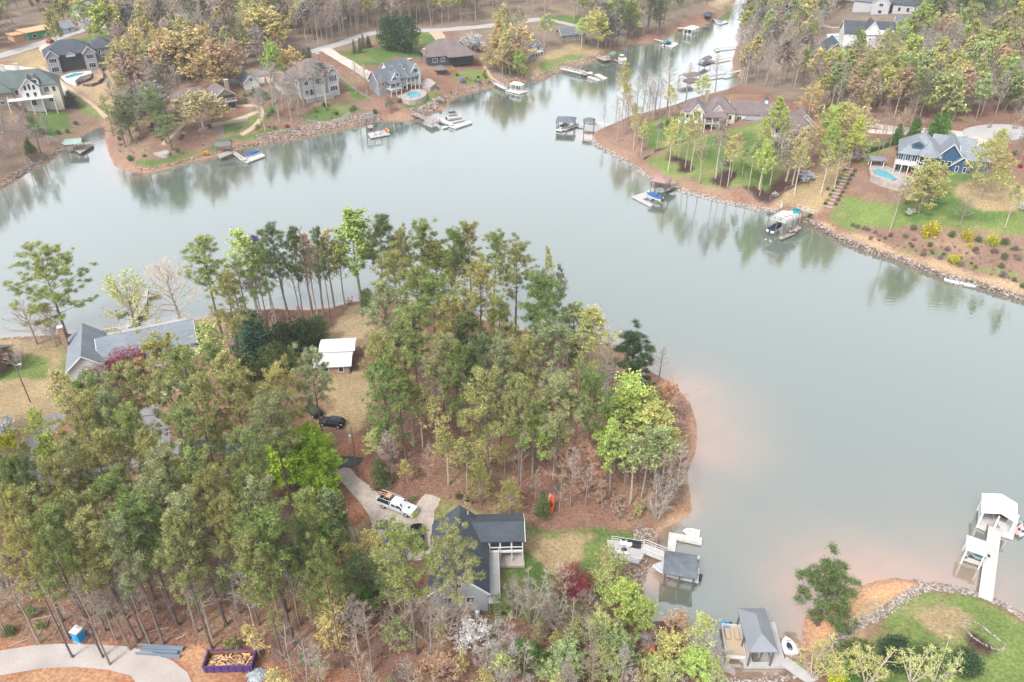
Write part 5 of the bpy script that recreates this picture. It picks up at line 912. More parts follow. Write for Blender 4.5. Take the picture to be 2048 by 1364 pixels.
# 18 right-hand boathouse
d = droot('white-roofed boathouse with grey floating deck at the right edge', 'boathouse', (1990,1050)); slab(d, [(1955,1050),(1962,1005),(2040,1030),(2027,1076),(1996,1066),(2000,1052),(1975,1046),(1972,1059)], .6, .5, 'deckwhite')
A, yaw, wd, dp = rect3((1962,1024), (2035,1049), (2041,1012), 3.6); ro, *_ = canopy(d, (1963,1024), (2036,1046), (2042,1008), 3.6, 'gable', 'metal_white', .9, (3,2), ax='y', pr=.16, pm='trim', ov=.25)
m = MB(); m.box(.3, dp-.4, .6, wd-.3, dp-.3, 3.4); m.box(.3, .5, .6, .4, dp-.4, 3.4); wl = m.build('wall', 'wall_white', d); wl.location = ro.location; wl.rotation_euler = ro.rotation_euler
boat('open', 'boat with white bow parked inside the right edge boathouse', (2008,1022), (1996,1050), .4, 2.5)
w2 = droot('long pale walkway from the lower right lawn to the white boathouse', 'walkway', (1980,1120), name='walkway'); gang(w2, (1969,1201), (1990,1055), 1.9, .7, 'deckwhite', None, za=1.0)
d = droot('small boat slip with pale hip roof left of the pale walkway', 'boathouse', (1950,1110)); canopy(d, (1931,1097), (1975,1112), (1983,1084), 3.4, 'hip', 'metal_greyw', 1.0, (2,2), pr=.13, pm='trim', ov=.2); slab(d, [(1928,1118),(1968,1131),(1970,1126),(1931,1113)], .6, .35, 'deckwhite'); slab(d, [(1930,1116),(1938,1085),(1942,1086),(1934,1117)], .6, .35, 'deckwhite', 'side_float'); slab(d, [(1938,1082),(1985,1095),(1984,1100),(1937,1087)], .6, .35, 'deckwhite', 'back_float')
boat('covered', 'boat with teal cover in the pale hip-roofed slip', (1972,1112), (1940,1102), .3, 2.2, cover='teal')
boat('kayak', 'pink and white canoe lying right of the white boathouse', (2033,1068), (2046,1046), .2, .9, cat='canoe', cover='pinkw', name='canoe'); boat('kayak', 'cream canoe at the right edge beside the white boathouse', (2040,1072), (2053,1050), .2, .9, cat='canoe', cover='canvas', name='canoe'); boat('kayak', 'green kayak at the right edge behind the white boathouse', (2036,1040), (2062,1046), .2, .8, cat='kayak', cover='roof_sea', name='kayak')
# ================================================================== tree prototypes
def curve_pts(p, d, L, n, wob, up, rd):
    pts = [Vector(p)]; d = Vector(d).normalized()
    for i in range(n):
        d = (d+Vector((rd.uniform(-1,1), rd.uniform(-1,1), rd.uniform(-1,1)))*wob+Vector((0,0,up))).normalized(); pts.append(pts[-1]+d*(L/n))
    return pts
def tubes(mb, pts, r0, r1, n=4, m=0):
    k = len(pts)-1
    for i in range(k): mb.tube(pts[i], pts[i+1], r0+(r1-r0)*i/k, r0+(r1-r0)*(i+1)/k, n, m)
def leafquad(mb, c, s, rd, m=0, flat=.5):
    n = Vector((rd.gauss(0,1), rd.gauss(0,1), rd.gauss(0,1)+flat)).normalized(); u = n.orthogonal().normalized(); a = rd.uniform(0, 6.28); v = n.cross(u)
    u, v = u*math.cos(a)+v*math.sin(a), v*math.cos(a)-u*math.sin(a); c = Vector(c); w_ = s*rd.uniform(.35, .6)
    mb.face([c-u*s*.5, c+v*w_*.5, c+u*s*.5, c-v*w_*.5], m)
def lerp(pts, t):
    k = len(pts)-1; i = min(int(t*k), k-1); return pts[i].lerp(pts[i+1], t*k-i)
def pine(seed, Ht=24, crown=.45, rad=4.2, nb=26, blades=62, droop=0., lean=.02, sparse=1.0):
    rd = random.Random(seed); wood = MB(); cr = MB()
    top = curve_pts((0,0,-.6), (rd.uniform(-lean,lean), rd.uniform(-lean,lean), 1), Ht, 9, .025, .03, rd)
    tubes(wood, top, .27, .05, 6)
    # root flare
    for a in range(4): x, y = math.cos(a*1.57+seed), math.sin(a*1.57+seed); wood.tube((x*.45, y*.45, -.4), (0, 0, 1.0), .12, .1, 4)
    for _ in range(7):                                    # dead stubs below the crown
        t = rd.uniform(.3, 1-crown); p = lerp(top, t); a = rd.uniform(0, 6.28); wood.twig(p, p+Vector((math.cos(a), math.sin(a), rd.uniform(-.3,.2)))*rd.uniform(.8, 2.4), .05)
    def clump(c, r, outd):
        for _ in range(int(blades*1.45*(r/.85)**2)):
            d = Vector((rd.gauss(0,1)+outd.x*.5, rd.gauss(0,1)+outd.y*.5, rd.gauss(0,1)*.85+.5)).normalized()
            p0 = c+Vector((rd.gauss(0,.3), rd.gauss(0,.3), rd.gauss(0,.22)))*r; p1 = p0+d*r*rd.uniform(.35, .8); s = d.orthogonal().normalized(); a = rd.uniform(0, 6.28); s = (s*math.cos(a)+d.cross(s)*math.sin(a))*rd.uniform(.028, .05)
            cr.face([p0-s, p0+s, p1])
    for i in range(nb):
        f = (i+rd.random())/nb; t = 1-crown+crown*f*.97; p = lerp(top, t)
        prof = math.sqrt(max(.05, 1-((f-.3)/.78)**2))*1.0; L = rad*prof*rd.uniform(.65, 1.12); a = i*2.4+rd.uniform(-.5,.5)
        el = .15+.75*f-droop; d = Vector((math.cos(a)*math.cos(el), math.sin(a)*math.cos(el), math.sin(el)))
        bp = curve_pts(p, d, L, 4, .12, .05-droop*.1, rd); tubes(wood, bp, .075, .02, 3)
        for k in range(max(2, int((2.1+L*1.2)*sparse))):
            u = rd.uniform(.3, 1.04) if k else 1.0; q = lerp(bp, min(u, 1)); off = Vector((rd.gauss(0,.6), rd.gauss(0,.6), rd.gauss(.1,.4)))*min(1, L/2.5)
            clump(q+off, rd.uniform(.5, .98), d)
            if k < 2: wood.twig(q, q+off, .025)
    for _ in range(5): clump(lerp(top, 1)+Vector((rd.gauss(0,.5), rd.gauss(0,.5), rd.uniform(-.6,.3))), rd.uniform(.5, .8), Vector((0,0,1)))
    return wood, cr, rad
TW = 1.0
def decid(seed, Ht=18, f0=.4, rad=4, nb=22, sub=6, tw=5, leaves=2, ls=.34, form='tall', up=.75, multi=1, tr=.2, tlen=1.0):
    """excurrent ('tall') or spreading ('round') hardwood; leaves = leaf sprays per twig"""
    rd = random.Random(seed); wood = MB(); cr = MB(); tips = []
    stems = []
    for s in range(multi):
        a = 6.28*s/max(1, multi)+seed; ln = .0 if multi == 1 else .22
        stems.append(curve_pts((math.cos(a)*.15*(multi > 1), math.sin(a)*.15*(multi > 1), -.5), (math.cos(a)*ln, math.sin(a)*ln, 1), (Ht if form == 'tall' else Ht*.72)*(1 if s == 0 else rd.uniform(.75,1)), 8, .05, .05, rd))
    for st in stems:
        r0 = tr/math.sqrt(multi)*1.15; tubes(wood, st, r0, .04, 5)
        n = max(4, int(nb/multi))
        for i in range(n):
            f = (i+rd.random())/n; t = f0+(1-f0)*f*.98; p = lerp(st, t); a = i*2.4+rd.uniform(-.6,.6)
            if form == 'tall': L = rad*(1.1-.75*f)*rd.uniform(.6,1.1)*(.6+.4*math.sin(math.pi*min(1,f+.25))); el = up*rd.uniform(.8,1.25)
            else: L = rad*rd.uniform(.75,1.15)*(1.05-.35*abs(f-.4)); el = .25+.95*f
            d = Vector((math.cos(a)*math.cos(el), math.sin(a)*math.cos(el), math.sin(el))); bp = curve_pts(p, d, L, 4, .14, .07, rd); tubes(wood, bp, .06*tr/.2*(.6+.4*L/rad), .018, 3)
            for k in range(sub):
                u = .3+.7*(k+rd.random())/sub; q = lerp(bp, min(1,u)); a2 = rd.uniform(0,6.28); dd = (d+Vector((math.cos(a2), math.sin(a2), rd.uniform(-.4,.8)))*.75).normalized(); L2 = L*rd.uniform(.25,.45)*(1.25-.5*u)
                sp_ = curve_pts(q, dd, L2, 2, .15, .06, rd); wood_m = cr; cr.tube(sp_[0], sp_[1], .03*TW, .02*TW, 3, 1); cr.twig(sp_[1], sp_[2], .02*TW, 1)
                for _ in range(tw):
                    qq = lerp(sp_, rd.uniform(.25,1)); d3 = (dd+Vector((rd.gauss(0,.7), rd.gauss(0,.7), rd.gauss(.15,.5)))).normalized(); e = qq+d3*rd.uniform(.35,.9)*tlen; cr.twig(qq, e, .018*TW, 1); tips.append((qq, e))
    for (a_, e) in tips:
        for _ in range(leaves): leafquad(cr, a_.lerp(e, rd.uniform(.2,1.15))+Vector((rd.gauss(0,.12), rd.gauss(0,.12), rd.gauss(0,.12))), ls*rd.uniform(.7,1.3), rd, 0)
    return wood, cr, rad
def thick(*a, **k):
    """for the far woods: stouter twigs, so that they keep their mass at a few pixels"""
    global TW; TW = 2.1; g = decid(*a, **k); TW = 1.0; return g
def dense(seed, Ht=12, rad=3, n=2600, ls=.4, shape='cone', z0=.08, lobes=26):
    rd = random.Random(seed); wood = MB(); cr = MB(); tubes(wood, curve_pts((0,0,-.5), (0,0,1), Ht*.9, 4, .02, .02, rd), .18, .04, 5); L = []
    for i in range(lobes):
        f = (i+.5)/lobes; a = i*2.4+rd.uniform(-.4,.4); prof = (1-f)**.8+.08 if shape == 'cone' else math.sqrt(max(.03, 1-(2*f-1)**2)); r = rad*prof*rd.uniform(.45,.78)
        c = Vector((math.cos(a)*r, math.sin(a)*r, Ht*(z0+(.97-z0)*f))); lr = rad*(.22+.30*prof)*rd.uniform(.7,1.2); L.append((c, lr)); wood.twig((0,0,c.z*.8), c, .04)
    tot = sum(l*l for _, l in L)
    for c, lr in L:
        for _ in range(int(n*lr*lr/tot)):
            d = Vector((rd.gauss(0,1), rd.gauss(0,1), rd.gauss(0,1)+.35)).normalized(); q = c+d*lr*rd.uniform(.55,1.12); q.z = max(q.z, .05); leafquad(cr, q, ls*rd.uniform(.6,1.4), rd, 0, .6)
    return wood, cr, rad
PROTO = {}
def proto(key, gen, Ht, name, mats, parts=('trunk', 'crown'), bark=(.2,.15,.12)):
    wd_, cr, rad = gen; vv = np.array(cr.v); rad = float(np.percentile(np.hypot(vv[:,0], vv[:,1]), 93)); wme = wd_.build('trunk', 'bark'); cme = cr.build('crown', mats)
    wm_, cm_ = wme.data, cme.data; bpy.data.objects.remove(wme); bpy.data.objects.remove(cme); PROTO.setdefault(key, []).append((wm_, cm_, Ht, rad, name, bark))
for s in range(5): proto('pine', pine(10+s, crown=(.40,.48,.36,.43,.5)[s], rad=(4.2,3.9,4.4,4.6,3.8)[s], nb=27, blades=80), 24, 'pine_tree', 'needle', bark=(.125,.10,.088))
for s in range(2): proto('pinelow', pine(30+s, Ht=18, crown=.72, rad=4.0, nb=26, blades=75), 18, 'pine_tree', 'needle', bark=(.13,.105,.09))
proto('pineopen', pine(41, Ht=22, crown=.72, rad=7.0, nb=34, blades=85, sparse=1.15, droop=.12, lean=.05), 22, 'pine_tree', 'needle', bark=(.12,.095,.085))
proto('pinesmall', pine(43, Ht=13, crown=.8, rad=3.6, nb=24, blades=100, droop=.1, sparse=1.25), 13, 'pine_tree', 'needle', bark=(.13,.11,.10))
for s in range(2): proto('pinefar', pine(50+s, Ht=20, crown=.6, rad=4.0, nb=22, blades=34), 20, 'pine_tree', 'needle', bark=(.11,.09,.08))
for s in range(3): proto('tall', decid(60+s, 20, .42, 4.6, 26, 6, 6, 0, form='tall'), 20, 'bare_tree', ['leaf', 'twig'], bark=(.225,.185,.155))
for s in range(3): proto('tallbud', decid(70+s, 20, .45, 5.0, 26, 6, 5, 3, ls=.40, form='tall'), 20, 'budding_tree', ['leaf', 'twig'], bark=(.33,.28,.23))
for s in range(3): proto('tallleaf', decid(80+s, 20, .38, 5.4, 30, 6, 5, 7, ls=.42, form='tall'), 20, 'leafy_tree', ['leaf', 'twig'], bark=(.22,.185,.15))
for s in range(3): proto('round', decid(90+s, 13, .3, 4.6, 26, 7, 5, 0, form='round', tr=.24), 13, 'bare_tree', ['leaf', 'twig'], bark=(.27,.225,.19))
for s in range(3): proto('roundbud', decid(100+s, 13, .3, 4.6, 26, 7, 5, 3, ls=.4, form='round', tr=.24), 13, 'budding_tree', ['leaf', 'twig'], bark=(.25,.21,.175))
for s in range(2): proto('roundleaf', decid(110+s, 13, .25, 4.6, 30, 7, 6, 8, ls=.36, form='round', tr=.24), 13, 'leafy_tree', ['leaf', 'twig'], bark=(.22,.185,.15))
for s in range(3): proto('tallfar', thick(200+s, 18, .35, 5.2, 24, 6, 6, 0, form='tall', tlen=1.25), 18, 'bare_tree', ['leaf', 'twig'], bark=(.26,.215,.18))
for s in range(2): proto('budfar', thick(205+s, 17, .38, 5.4, 24, 6, 5, 4, ls=.62, form='tall', tlen=1.2), 17, 'budding_tree', ['leaf', 'twig'], bark=(.26,.215,.18))
for s in range(2): proto('rbudfar', thick(210+s, 14, .3, 5.4, 26, 7, 5, 4, ls=.62, form='round', tr=.24, tlen=1.2), 14, 'budding_tree', ['leaf', 'twig'], bark=(.24,.2,.17))
for s in range(2): proto('leaffar', thick(215+s, 15, .3, 5.4, 26, 6, 5, 7, ls=.66, form='round', tr=.24, tlen=1.2), 15, 'leafy_tree', ['leaf', 'twig'], bark=(.2,.17,.14))
proto('willow', decid(120, 11, .2, 5.0, 26, 7, 5, 3, ls=.3, form='round', up=.5, tr=.2), 11, 'budding_tree', ['leaf', 'twig'], bark=(.2,.17,.14))
for s in range(2): proto('multi', decid(130+s, 12, .3, 3.6, 30, 6, 5, 0, form='tall', up=1.0, multi=5, tr=.26, tlen=1.2), 12, 'bare_tree', ['leaf', 'twig'], bark=(.27,.235,.20))
proto('multibud', decid(135, 13, .35, 3.8, 30, 5, 5, 1, ls=.24, form='tall', up=1.0, multi=6, tr=.26), 13, 'budding_tree', ['leaf', 'twig'], bark=(.33,.28,.23))
for s in range(3): proto('sapling', decid(140+s, 10, .25, 2.2, 16, 4, 4, 0, form='tall', up=.7, tr=.09), 10, 'bare_sapling', ['leaf', 'twig'], bark=(.24,.20,.17))
for s in range(2): proto('saplingbud', decid(145+s, 9, .25, 2.3, 16, 4, 4, 3, ls=.3, form='tall', up=.6, tr=.09), 9, 'budding_sapling', ['leaf', 'twig'], bark=(.3,.25,.2))
for s in range(2): proto('fan', decid(150+s, 10, .12, 5.0, 46, 8, 7, 0, form='tall', up=.35, tr=.2, tlen=1.2), 10, 'bare_tree', ['leaf', 'twig'], bark=(.24,.17,.13))
proto('maple', dense(160, 7, 3.0, 3600, .26, 'ball', .15), 7, 'red_maple', 'leaf', bark=(.2,.15,.12))
for s in range(2): proto('cone', dense(165+s, 13, 3.2, 4200, .5, 'cone'), 13, 'evergreen_tree', 'leaf', bark=(.12,.1,.08))
proto('ever', dense(170, 10, 4.0, 4200, .5, 'ball', .05), 10, 'evergreen_tree', 'leaf', bark=(.12,.1,.08))
proto('arbor', dense(172, 7, 1.5, 2000, .3, 'cone'), 7, 'arborvitae', 'leaf', bark=(.12,.1,.08))
for s in range(2): proto('shrub', dense(175+s, 1.6, 1.1, 900, .22, 'ball', 0), 1.6, 'shrub', 'leaf', bark=(.15,.12,.1))
proto('brush', decid(180, 3, .05, 1.6, 22, 5, 4, 0, form='tall', up=.8, multi=5, tr=.05, tlen=.5), 3, 'bare_shrub', ['leaf', 'twig'], bark=(.25,.18,.14))
proto('brushbud', decid(181, 3, .05, 1.6, 22, 5, 4, 3, ls=.22, form='tall', up=.8, multi=5, tr=.05, tlen=.5), 3, 'budding_shrub', ['leaf', 'twig'], bark=(.25,.18,.14))
TINT = {  # foliage colours
 'olive': (.26,.255,.095), 'green': (.16,.215,.07), 'dark': (.105,.14,.055), 'sage': (.235,.255,.125), 'mid': (.20,.235,.08), 'deep': (.05,.08,.035), 'bluegreen': (.06,.13,.08),
 'lime': (.35,.42,.11), 'pale': (.38,.38,.14), 'yellow': (.42,.38,.16), 'gold': (.42,.34,.16), 'peach': (.43,.31,.20), 'budgreen': (.29,.33,.14), 'bright': (.10,.20,.04),
 'grey': (.255,.225,.195), 'brown': (.205,.16,.135), 'rust': (.33,.20,.15), 'tan': (.285,.235,.185), 'pink': (.30,.225,.205), 'red': (.24,.035,.055), 'white': (.52,.50,.48), 'violet': (.27,.19,.33), 'acid': (.42,.40,.03), 'vivid': (.36,.50,.06), 'copper': (.42,.26,.16)}
WORD = {'olive':'olive','green':'green','dark':'dark green','sage':'grey-green','mid':'mid-green','deep':'blackish green','bluegreen':'blue-green','lime':'lime green','pale':'pale yellow-green','yellow':'soft yellow','gold':'golden','peach':'peach','budgreen':'fresh green','bright':'bright green',
 'grey':'grey','brown':'brown','rust':'rust-red','tan':'tan','pink':'pinkish','red':'burgundy','white':'white-blossomed','violet':'violet','acid':'acid yellow','copper':'copper','vivid':'vivid lime'}
TREES = []; rt = random.Random(5)
def put(key, x, y, h=None, wpx=None, tint='olive', sc_=None, bark=None):
    v = PROTO[key]; wm_, cm_, Ht, rad, name, bk = v[rt.randrange(len(v))]
    z = H(x, y); h = h or Ht*rt.uniform(.88, 1.12); sz = h/Ht
    if wpx: sx = (wpx/pxm(x, y, z+h*.7))/(2*rad)
    else: sx = sz*rt.uniform(.9, 1.2)
    sx = min(max(sx, sz*.45), sz*2.1)
    o = bpy.data.objects.new(name, None); C.objects.link(o); o.location = (x, y, z-.05); o.rotation_euler = (0, 0, rt.uniform(0, 6.28)); o.scale = (sx, sx, sz); o.empty_display_size = .5
    b = bpy.data.objects.new('trunk', wm_); C.objects.link(b); b.parent = o; bb = bark or bk; k = rt.uniform(.8, 1.25); b.color = (bb[0]*k, bb[1]*k, bb[2]*k, 1)
    c = bpy.data.objects.new('crown', cm_); C.objects.link(c); c.parent = o; t = TINT[tint]; k = rt.uniform(.85, 1.18); j = rt.uniform(.92, 1.08); c.color = (t[0]*k*j, t[1]*k, t[2]*k/j, 1)
    TREES.append((o, key, tint, x, y, h)); return o
DEFH = {'pine':24,'pinelow':17,'pineopen':21,'pinesmall':13,'pinefar':20,'tall':19,'tallbud':19,'tallleaf':19,'round':12,'roundbud':13,'roundleaf':13,'willow':11,'tallfar':16,'budfar':16,'rbudfar':14,'leaffar':14,'multi':12,'multibud':13,'sapling':9,'saplingbud':8,'fan':10,'maple':6.5,'cone':12,'ever':9,'arbor':6,'shrub':1.5,'brush':2.6,'brushbud':2.6}
def T(key, px, py, wpx, tint, h=None):
    """tree whose TOP is at this pixel"""
    h = h or DEFH[key]
    for f in (1, 1.12, .9, 1.25, .8, 1.4, .7, .6, .5):
        zt = h*f+2
        for _ in range(6): x, y = unproj(px, py, zt); zt = max(H(x, y), 0)+h*f
        if SD(x, y) > .6: return put(key, x, y, h*f, wpx, tint)
    print('WET', key, px, py)
def B(key, px, py, h=None, wpx=None, tint='olive'):
    """tree whose FOOT is at this pixel"""
    p = G(px, py); return put(key, p.x, p.y, h or DEFH[key]*rt.uniform(.9,1.1), wpx, tint)
# ------------------------------------------------------------------ the foreground trees, one by one
T('pineopen', 72, 503, 150, 'mid', 21)
for a in [(398,478,95,'mid'),(440,552,85,'olive'),(545,452,80,'dark'),(505,495,75,'green'),(577,462,50,'dark'),(635,458,40,'dark'),(750,440,82,'dark'),(800,466,55,'olive'),(848,450,80,'mid'),(905,462,60,'green'),(940,455,80,'olive'),(985,470,75,'mid'),(1032,492,95,'olive'),(1092,556,100,'green'),(958,535,105,'olive'),
 (790,505,90,'olive'),(832,535,90,'mid'),(762,580,95,'sage'),(860,560,95,'green'),(905,600,95,'olive'),(820,610,90,'mid'),(930,640,80,'dark'),(880,675,105,'sage'),(960,675,85,'dark'),(1000,690,85,'sage'),(1045,675,90,'olive'),(1100,655,100,'sage'),(1000,600,80,'mid'),(752,672,85,'olive'),(790,690,80,'mid'),
 (618,702,95,'sage'),(545,745,110,'olive'),(540,800,110,'sage'),(455,750,110,'olive'),(305,682,105,'olive'),(365,700,85,'mid'),(250,735,105,'olive'),(175,755,85,'green'),(150,800,110,'olive'),(200,790,80,'sage'),(320,765,100,'olive'),(410,760,90,'olive'),(240,820,95,'mid'),(190,870,100,'olive'),(370,820,100,'mid'),
 (45,920,75,'dark'),(110,920,100,'olive'),(60,985,110,'olive'),(215,950,120,'green'),(150,985,100,'olive'),(330,905,105,'sage'),(305,960,110,'sage'),(390,915,100,'mid'),(375,1000,115,'sage'),(480,940,95,'green'),(515,975,100,'sage'),(265,1000,130,'green'),(170,1030,105,'olive'),(450,1000,80,'olive'),(20,1060,90,'olive'),(90,1060,90,'mid'),
 (530,1040,150,'green'),(610,990,95,'mid'),(585,1045,80,'dark'),(806,1060,130,'mid'),(905,1065,108,'sage'),(1120,752,120,'sage'),(1185,745,85,'green'),(975,758,115,'olive'),(920,700,80,'green'),(1040,760,70,'olive'),(100,1010,95,'mid'),(5,990,90,'olive'),(230,1035,95,'sage'),(340,1045,90,'olive'),(425,935,95,'olive'),(640,1085,80,'mid'),(15,925,80,'green'),(285,880,90,'olive'),(485,865,85,'mid'),(140,880,85,'sage'),(500,1065,90,'olive')]: T('pine', a[0], a[1], a[2]*.93, a[3])
for a in [(715,1115,70,'dark'),(690,1150,60,'dark'),(430,690,60,'green'),(1150,610,55,'mid')]: T('pinelow', a[0], a[1], a[2], a[3], 13)
T('pinelow', 765, 728, 85, 'green', 21); T('pinelow', 800, 640, 80, 'dark', 14); T('pinesmall', 1272, 668, 88, 'deep', 13.5); T('pinesmall', 1674, 1131, 112, 'dark', 12.5); T('pinelow',1100,560,80,'green',19)
T('cone', 755, 915, 40, 'dark', 6.5); T('cone', 1086, 982, 30, 'dark', 6); T('cone', 492, 618, 82, 'bluegreen', 12); T('cone', 578, 690, 30, 'green', 6); T('cone', 480, 700, 60, 'dark', 9)
for a in [(560,648,60,'deep',8),(600,640,60,'deep',8),(630,632,45,'dark',7),(540,690,60,'dark',7),(880,1040,20,'green',3),(668,1020,50,'green',8),(1150,690,40,'green',6),(730,580,30,'green',5)]: T('ever', *a)
T('tallbud', 480, 463, 85, 'lime', 19); T('tall', 455, 520, 60, 'grey', 15); T('tallbud', 515, 470, 50, 'violet', 16); T('tallbud', 498, 540, 45, 'violet', 12); T('tall', 622, 460, 60, 'tan', 19); T('tallbud', 648, 462, 65, 'gold', 18); T('tall', 595, 450, 50, 'tan', 19); T('tallbud', 610, 470, 50, 'peach', 17); T('tallbud', 672, 480, 50, 'pale', 16)
T('tallleaf', 700, 422, 92, 'lime', 22); T('tallleaf', 870, 482, 90, 'pale', 19); T('tallbud', 900, 500, 60, 'pale', 18); T('tallbud', 1100, 496, 30, 'pale', 20); T('tallbud',1122,530,30,'grey',16); T('tallleaf', 790, 470, 60, 'olive', 18)
T('willow', 242, 552, 110, 'pale', 10.5); T('round', 328, 514, 115, 'copper', 14); T('round', 40, 602, 90, 'pink', 11); T('round', 80, 605, 60, 'rust', 11); T('multi', 20, 690, 80, 'grey', 6); T('round', 100, 640, 50, 'tan', 6)
T('maple', 246, 702, 78, 'red', 6); T('roundbud', 185, 728, 75, 'pink', 5.5); T('maple', 1150, 1140, 74, 'red', 6.5); T('brushbud', 0, 838, 50, 'white', 4); T('brushbud', 8, 862, 45, 'acid', 4)
for a in [('tallbud',62,820,50,'lime',12),('tallleaf',88,868,60,'lime',12),('tallbud',110,745,60,'yellow',13),('tallbud',40,880,45,'pale',10),('tallbud',130,880,55,'budgreen',12),('tallbud',410,650,75,'pale',15),('tallbud',440,700,60,'pale',13),('roundbud',60,1010,60,'lime',8),('roundbud',500,800,40,'budgreen',9),
 ('roundleaf',590,855,130,'vivid',13),('roundleaf',558,880,90,'vivid',12),('roundleaf',625,862,90,'vivid',13),('roundleaf',632,940,85,'vivid',9),('tallleaf',655,985,60,'budgreen',12),('tallleaf',640,1040,60,'bright',12),('tallbud',670,1060,60,'budgreen',10),
 ('tallbud',1190,624,92,'pale',15),('tallbud',1165,640,60,'pale',14),('tallbud',1085,590,45,'pale',14),('roundbud',1215,730,70,'tan',9),('tallleaf',1068,806,92,'lime',15.5),('tallbud',1262,758,110,'lime',18),('tallbud',1285,775,100,'lime',17),('tallleaf',1240,790,80,'lime',16),('tallbud',1300,800,90,'pale',16),('tallleaf',1232,845,70,'lime',16),('tallbud',1325,850,70,'budgreen',14),('tallbud',1275,870,70,'budgreen',15),
 ('fan',1155,868,112,'rust',12),('fan',1180,900,80,'rust',10),('roundbud',1335,760,70,'copper',8),('fan',1355,790,60,'rust',7),('tallbud',1318,812,60,'pale',15),('tallbud',1352,850,55,'pale',13),('tall',1365,880,50,'tan',13),('tallbud',1300,860,60,'budgreen',15),('tall',1330,900,50,'tan',12),('fan',1365,840,55,'rust',6),('round',1350,880,60,'brown',8),('multi',1340,940,70,'grey',8),('multi',1320,985,70,'tan',6),('fan',1355,970,50,'brown',5),('tall',1325,690,40,'grey',9),
 ('tallbud',815,745,60,'yellow',16),('tallbud',835,770,55,'pale',14),('tallbud',745,860,45,'pale',9),('tall',770,860,50,'tan',11),('tallbud',890,860,60,'olive',12),('tallbud',930,880,60,'olive',11),('roundbud',1020,960,60,'olive',8),('roundbud',960,930,60,'olive',9),('tallbud',1110,850,50,'budgreen',12),('tallbud',870,800,50,'yellow',13),
 ('tallbud',745,1068,75,'yellow',10),('tallbud',700,1085,70,'pale',9),('tallleaf',765,1150,70,'budgreen',9),('tallleaf',720,1180,60,'bright',9),('tallbud',660,1160,60,'yellow',12),('tallbud',700,1200,60,'tan',11),('roundbud',650,1220,70,'yellow',9),
 ('roundbud',1228,1092,75,'pale',11),('tallleaf',1250,1165,85,'lime',9),('roundleaf',1285,1200,60,'lime',7),('tallbud',1215,1130,50,'budgreen',9),('roundleaf',1200,1235,70,'pale',7),('roundleaf',1240,1265,90,'budgreen',7),('roundleaf',1140,1290,80,'budgreen',7),('roundleaf',1215,1300,80,'pale',6),('roundbud',1360,1232,75,'peach',6),('roundbud',1345,1275,80,'pale',5),('roundleaf',1395,1310,80,'lime',5),('roundleaf',1320,1325,80,'pale',5),('tallbud',1437,1198,60,'yellow',9),('tallbud',1415,1225,60,'pale',8),('multi',1400,1255,60,'grey',6.5),('multi',1435,1290,60,'grey',5),
 ('multi',1065,1150,80,'grey',10),('multi',1110,1180,60,'tan',8),('tall',1120,1120,60,'tan',9),('multi',1035,1160,50,'grey',8),('roundbud',945,1248,80,'white',5.5),('multi',890,1180,110,'tan',9),('multi',1000,1260,90,'grey',7),('multi',975,1290,70,'grey',6),('roundbud',885,1318,80,'copper',4.5),('brushbud',850,1335,60,'copper',4),('roundbud',790,1240,60,'budgreen',7),('multi',800,1190,70,'tan',9),('roundleaf',1005,1195,50,'green',4),('roundleaf',1060,1290,70,'bright',5),('roundleaf',1110,1330,80,'budgreen',5),
 ('roundbud',1175,1180,50,'tan',5),('multi',1150,1220,80,'brown',6),('fan',1100,1215,70,'brown',6),
 ('multibud',1648,1288,90,'pale',7),('multibud',1700,1290,90,'pale',7),('multibud',1760,1300,90,'pale',7),('multibud',1850,1302,80,'pale',6.5),('multibud',1900,1300,80,'pale',7),('ever',1720,1300,80,'dark',3.5),('ever',1800,1290,70,'deep',3.5),('ever',1870,1300,60,'dark',3),('ever',1945,1310,60,'deep',3.5),('ever',1690,1320,60,'bright',3),('brushbud',1680,1345,50,'acid',3)]: T(a[0], *a[1:5], h=a[5])
for a in [(300,1288,16),(519,1284,14),(220,1330,17),(262,1300,13),(478,1230,14),(560,1240,15),(600,1250,14),(80,1288,17),(138,1278,15),(285,1270,14),(425,1276,15),(395,1265,16)]: B('tall', a[0], a[1], a[2], 70, 'grey')
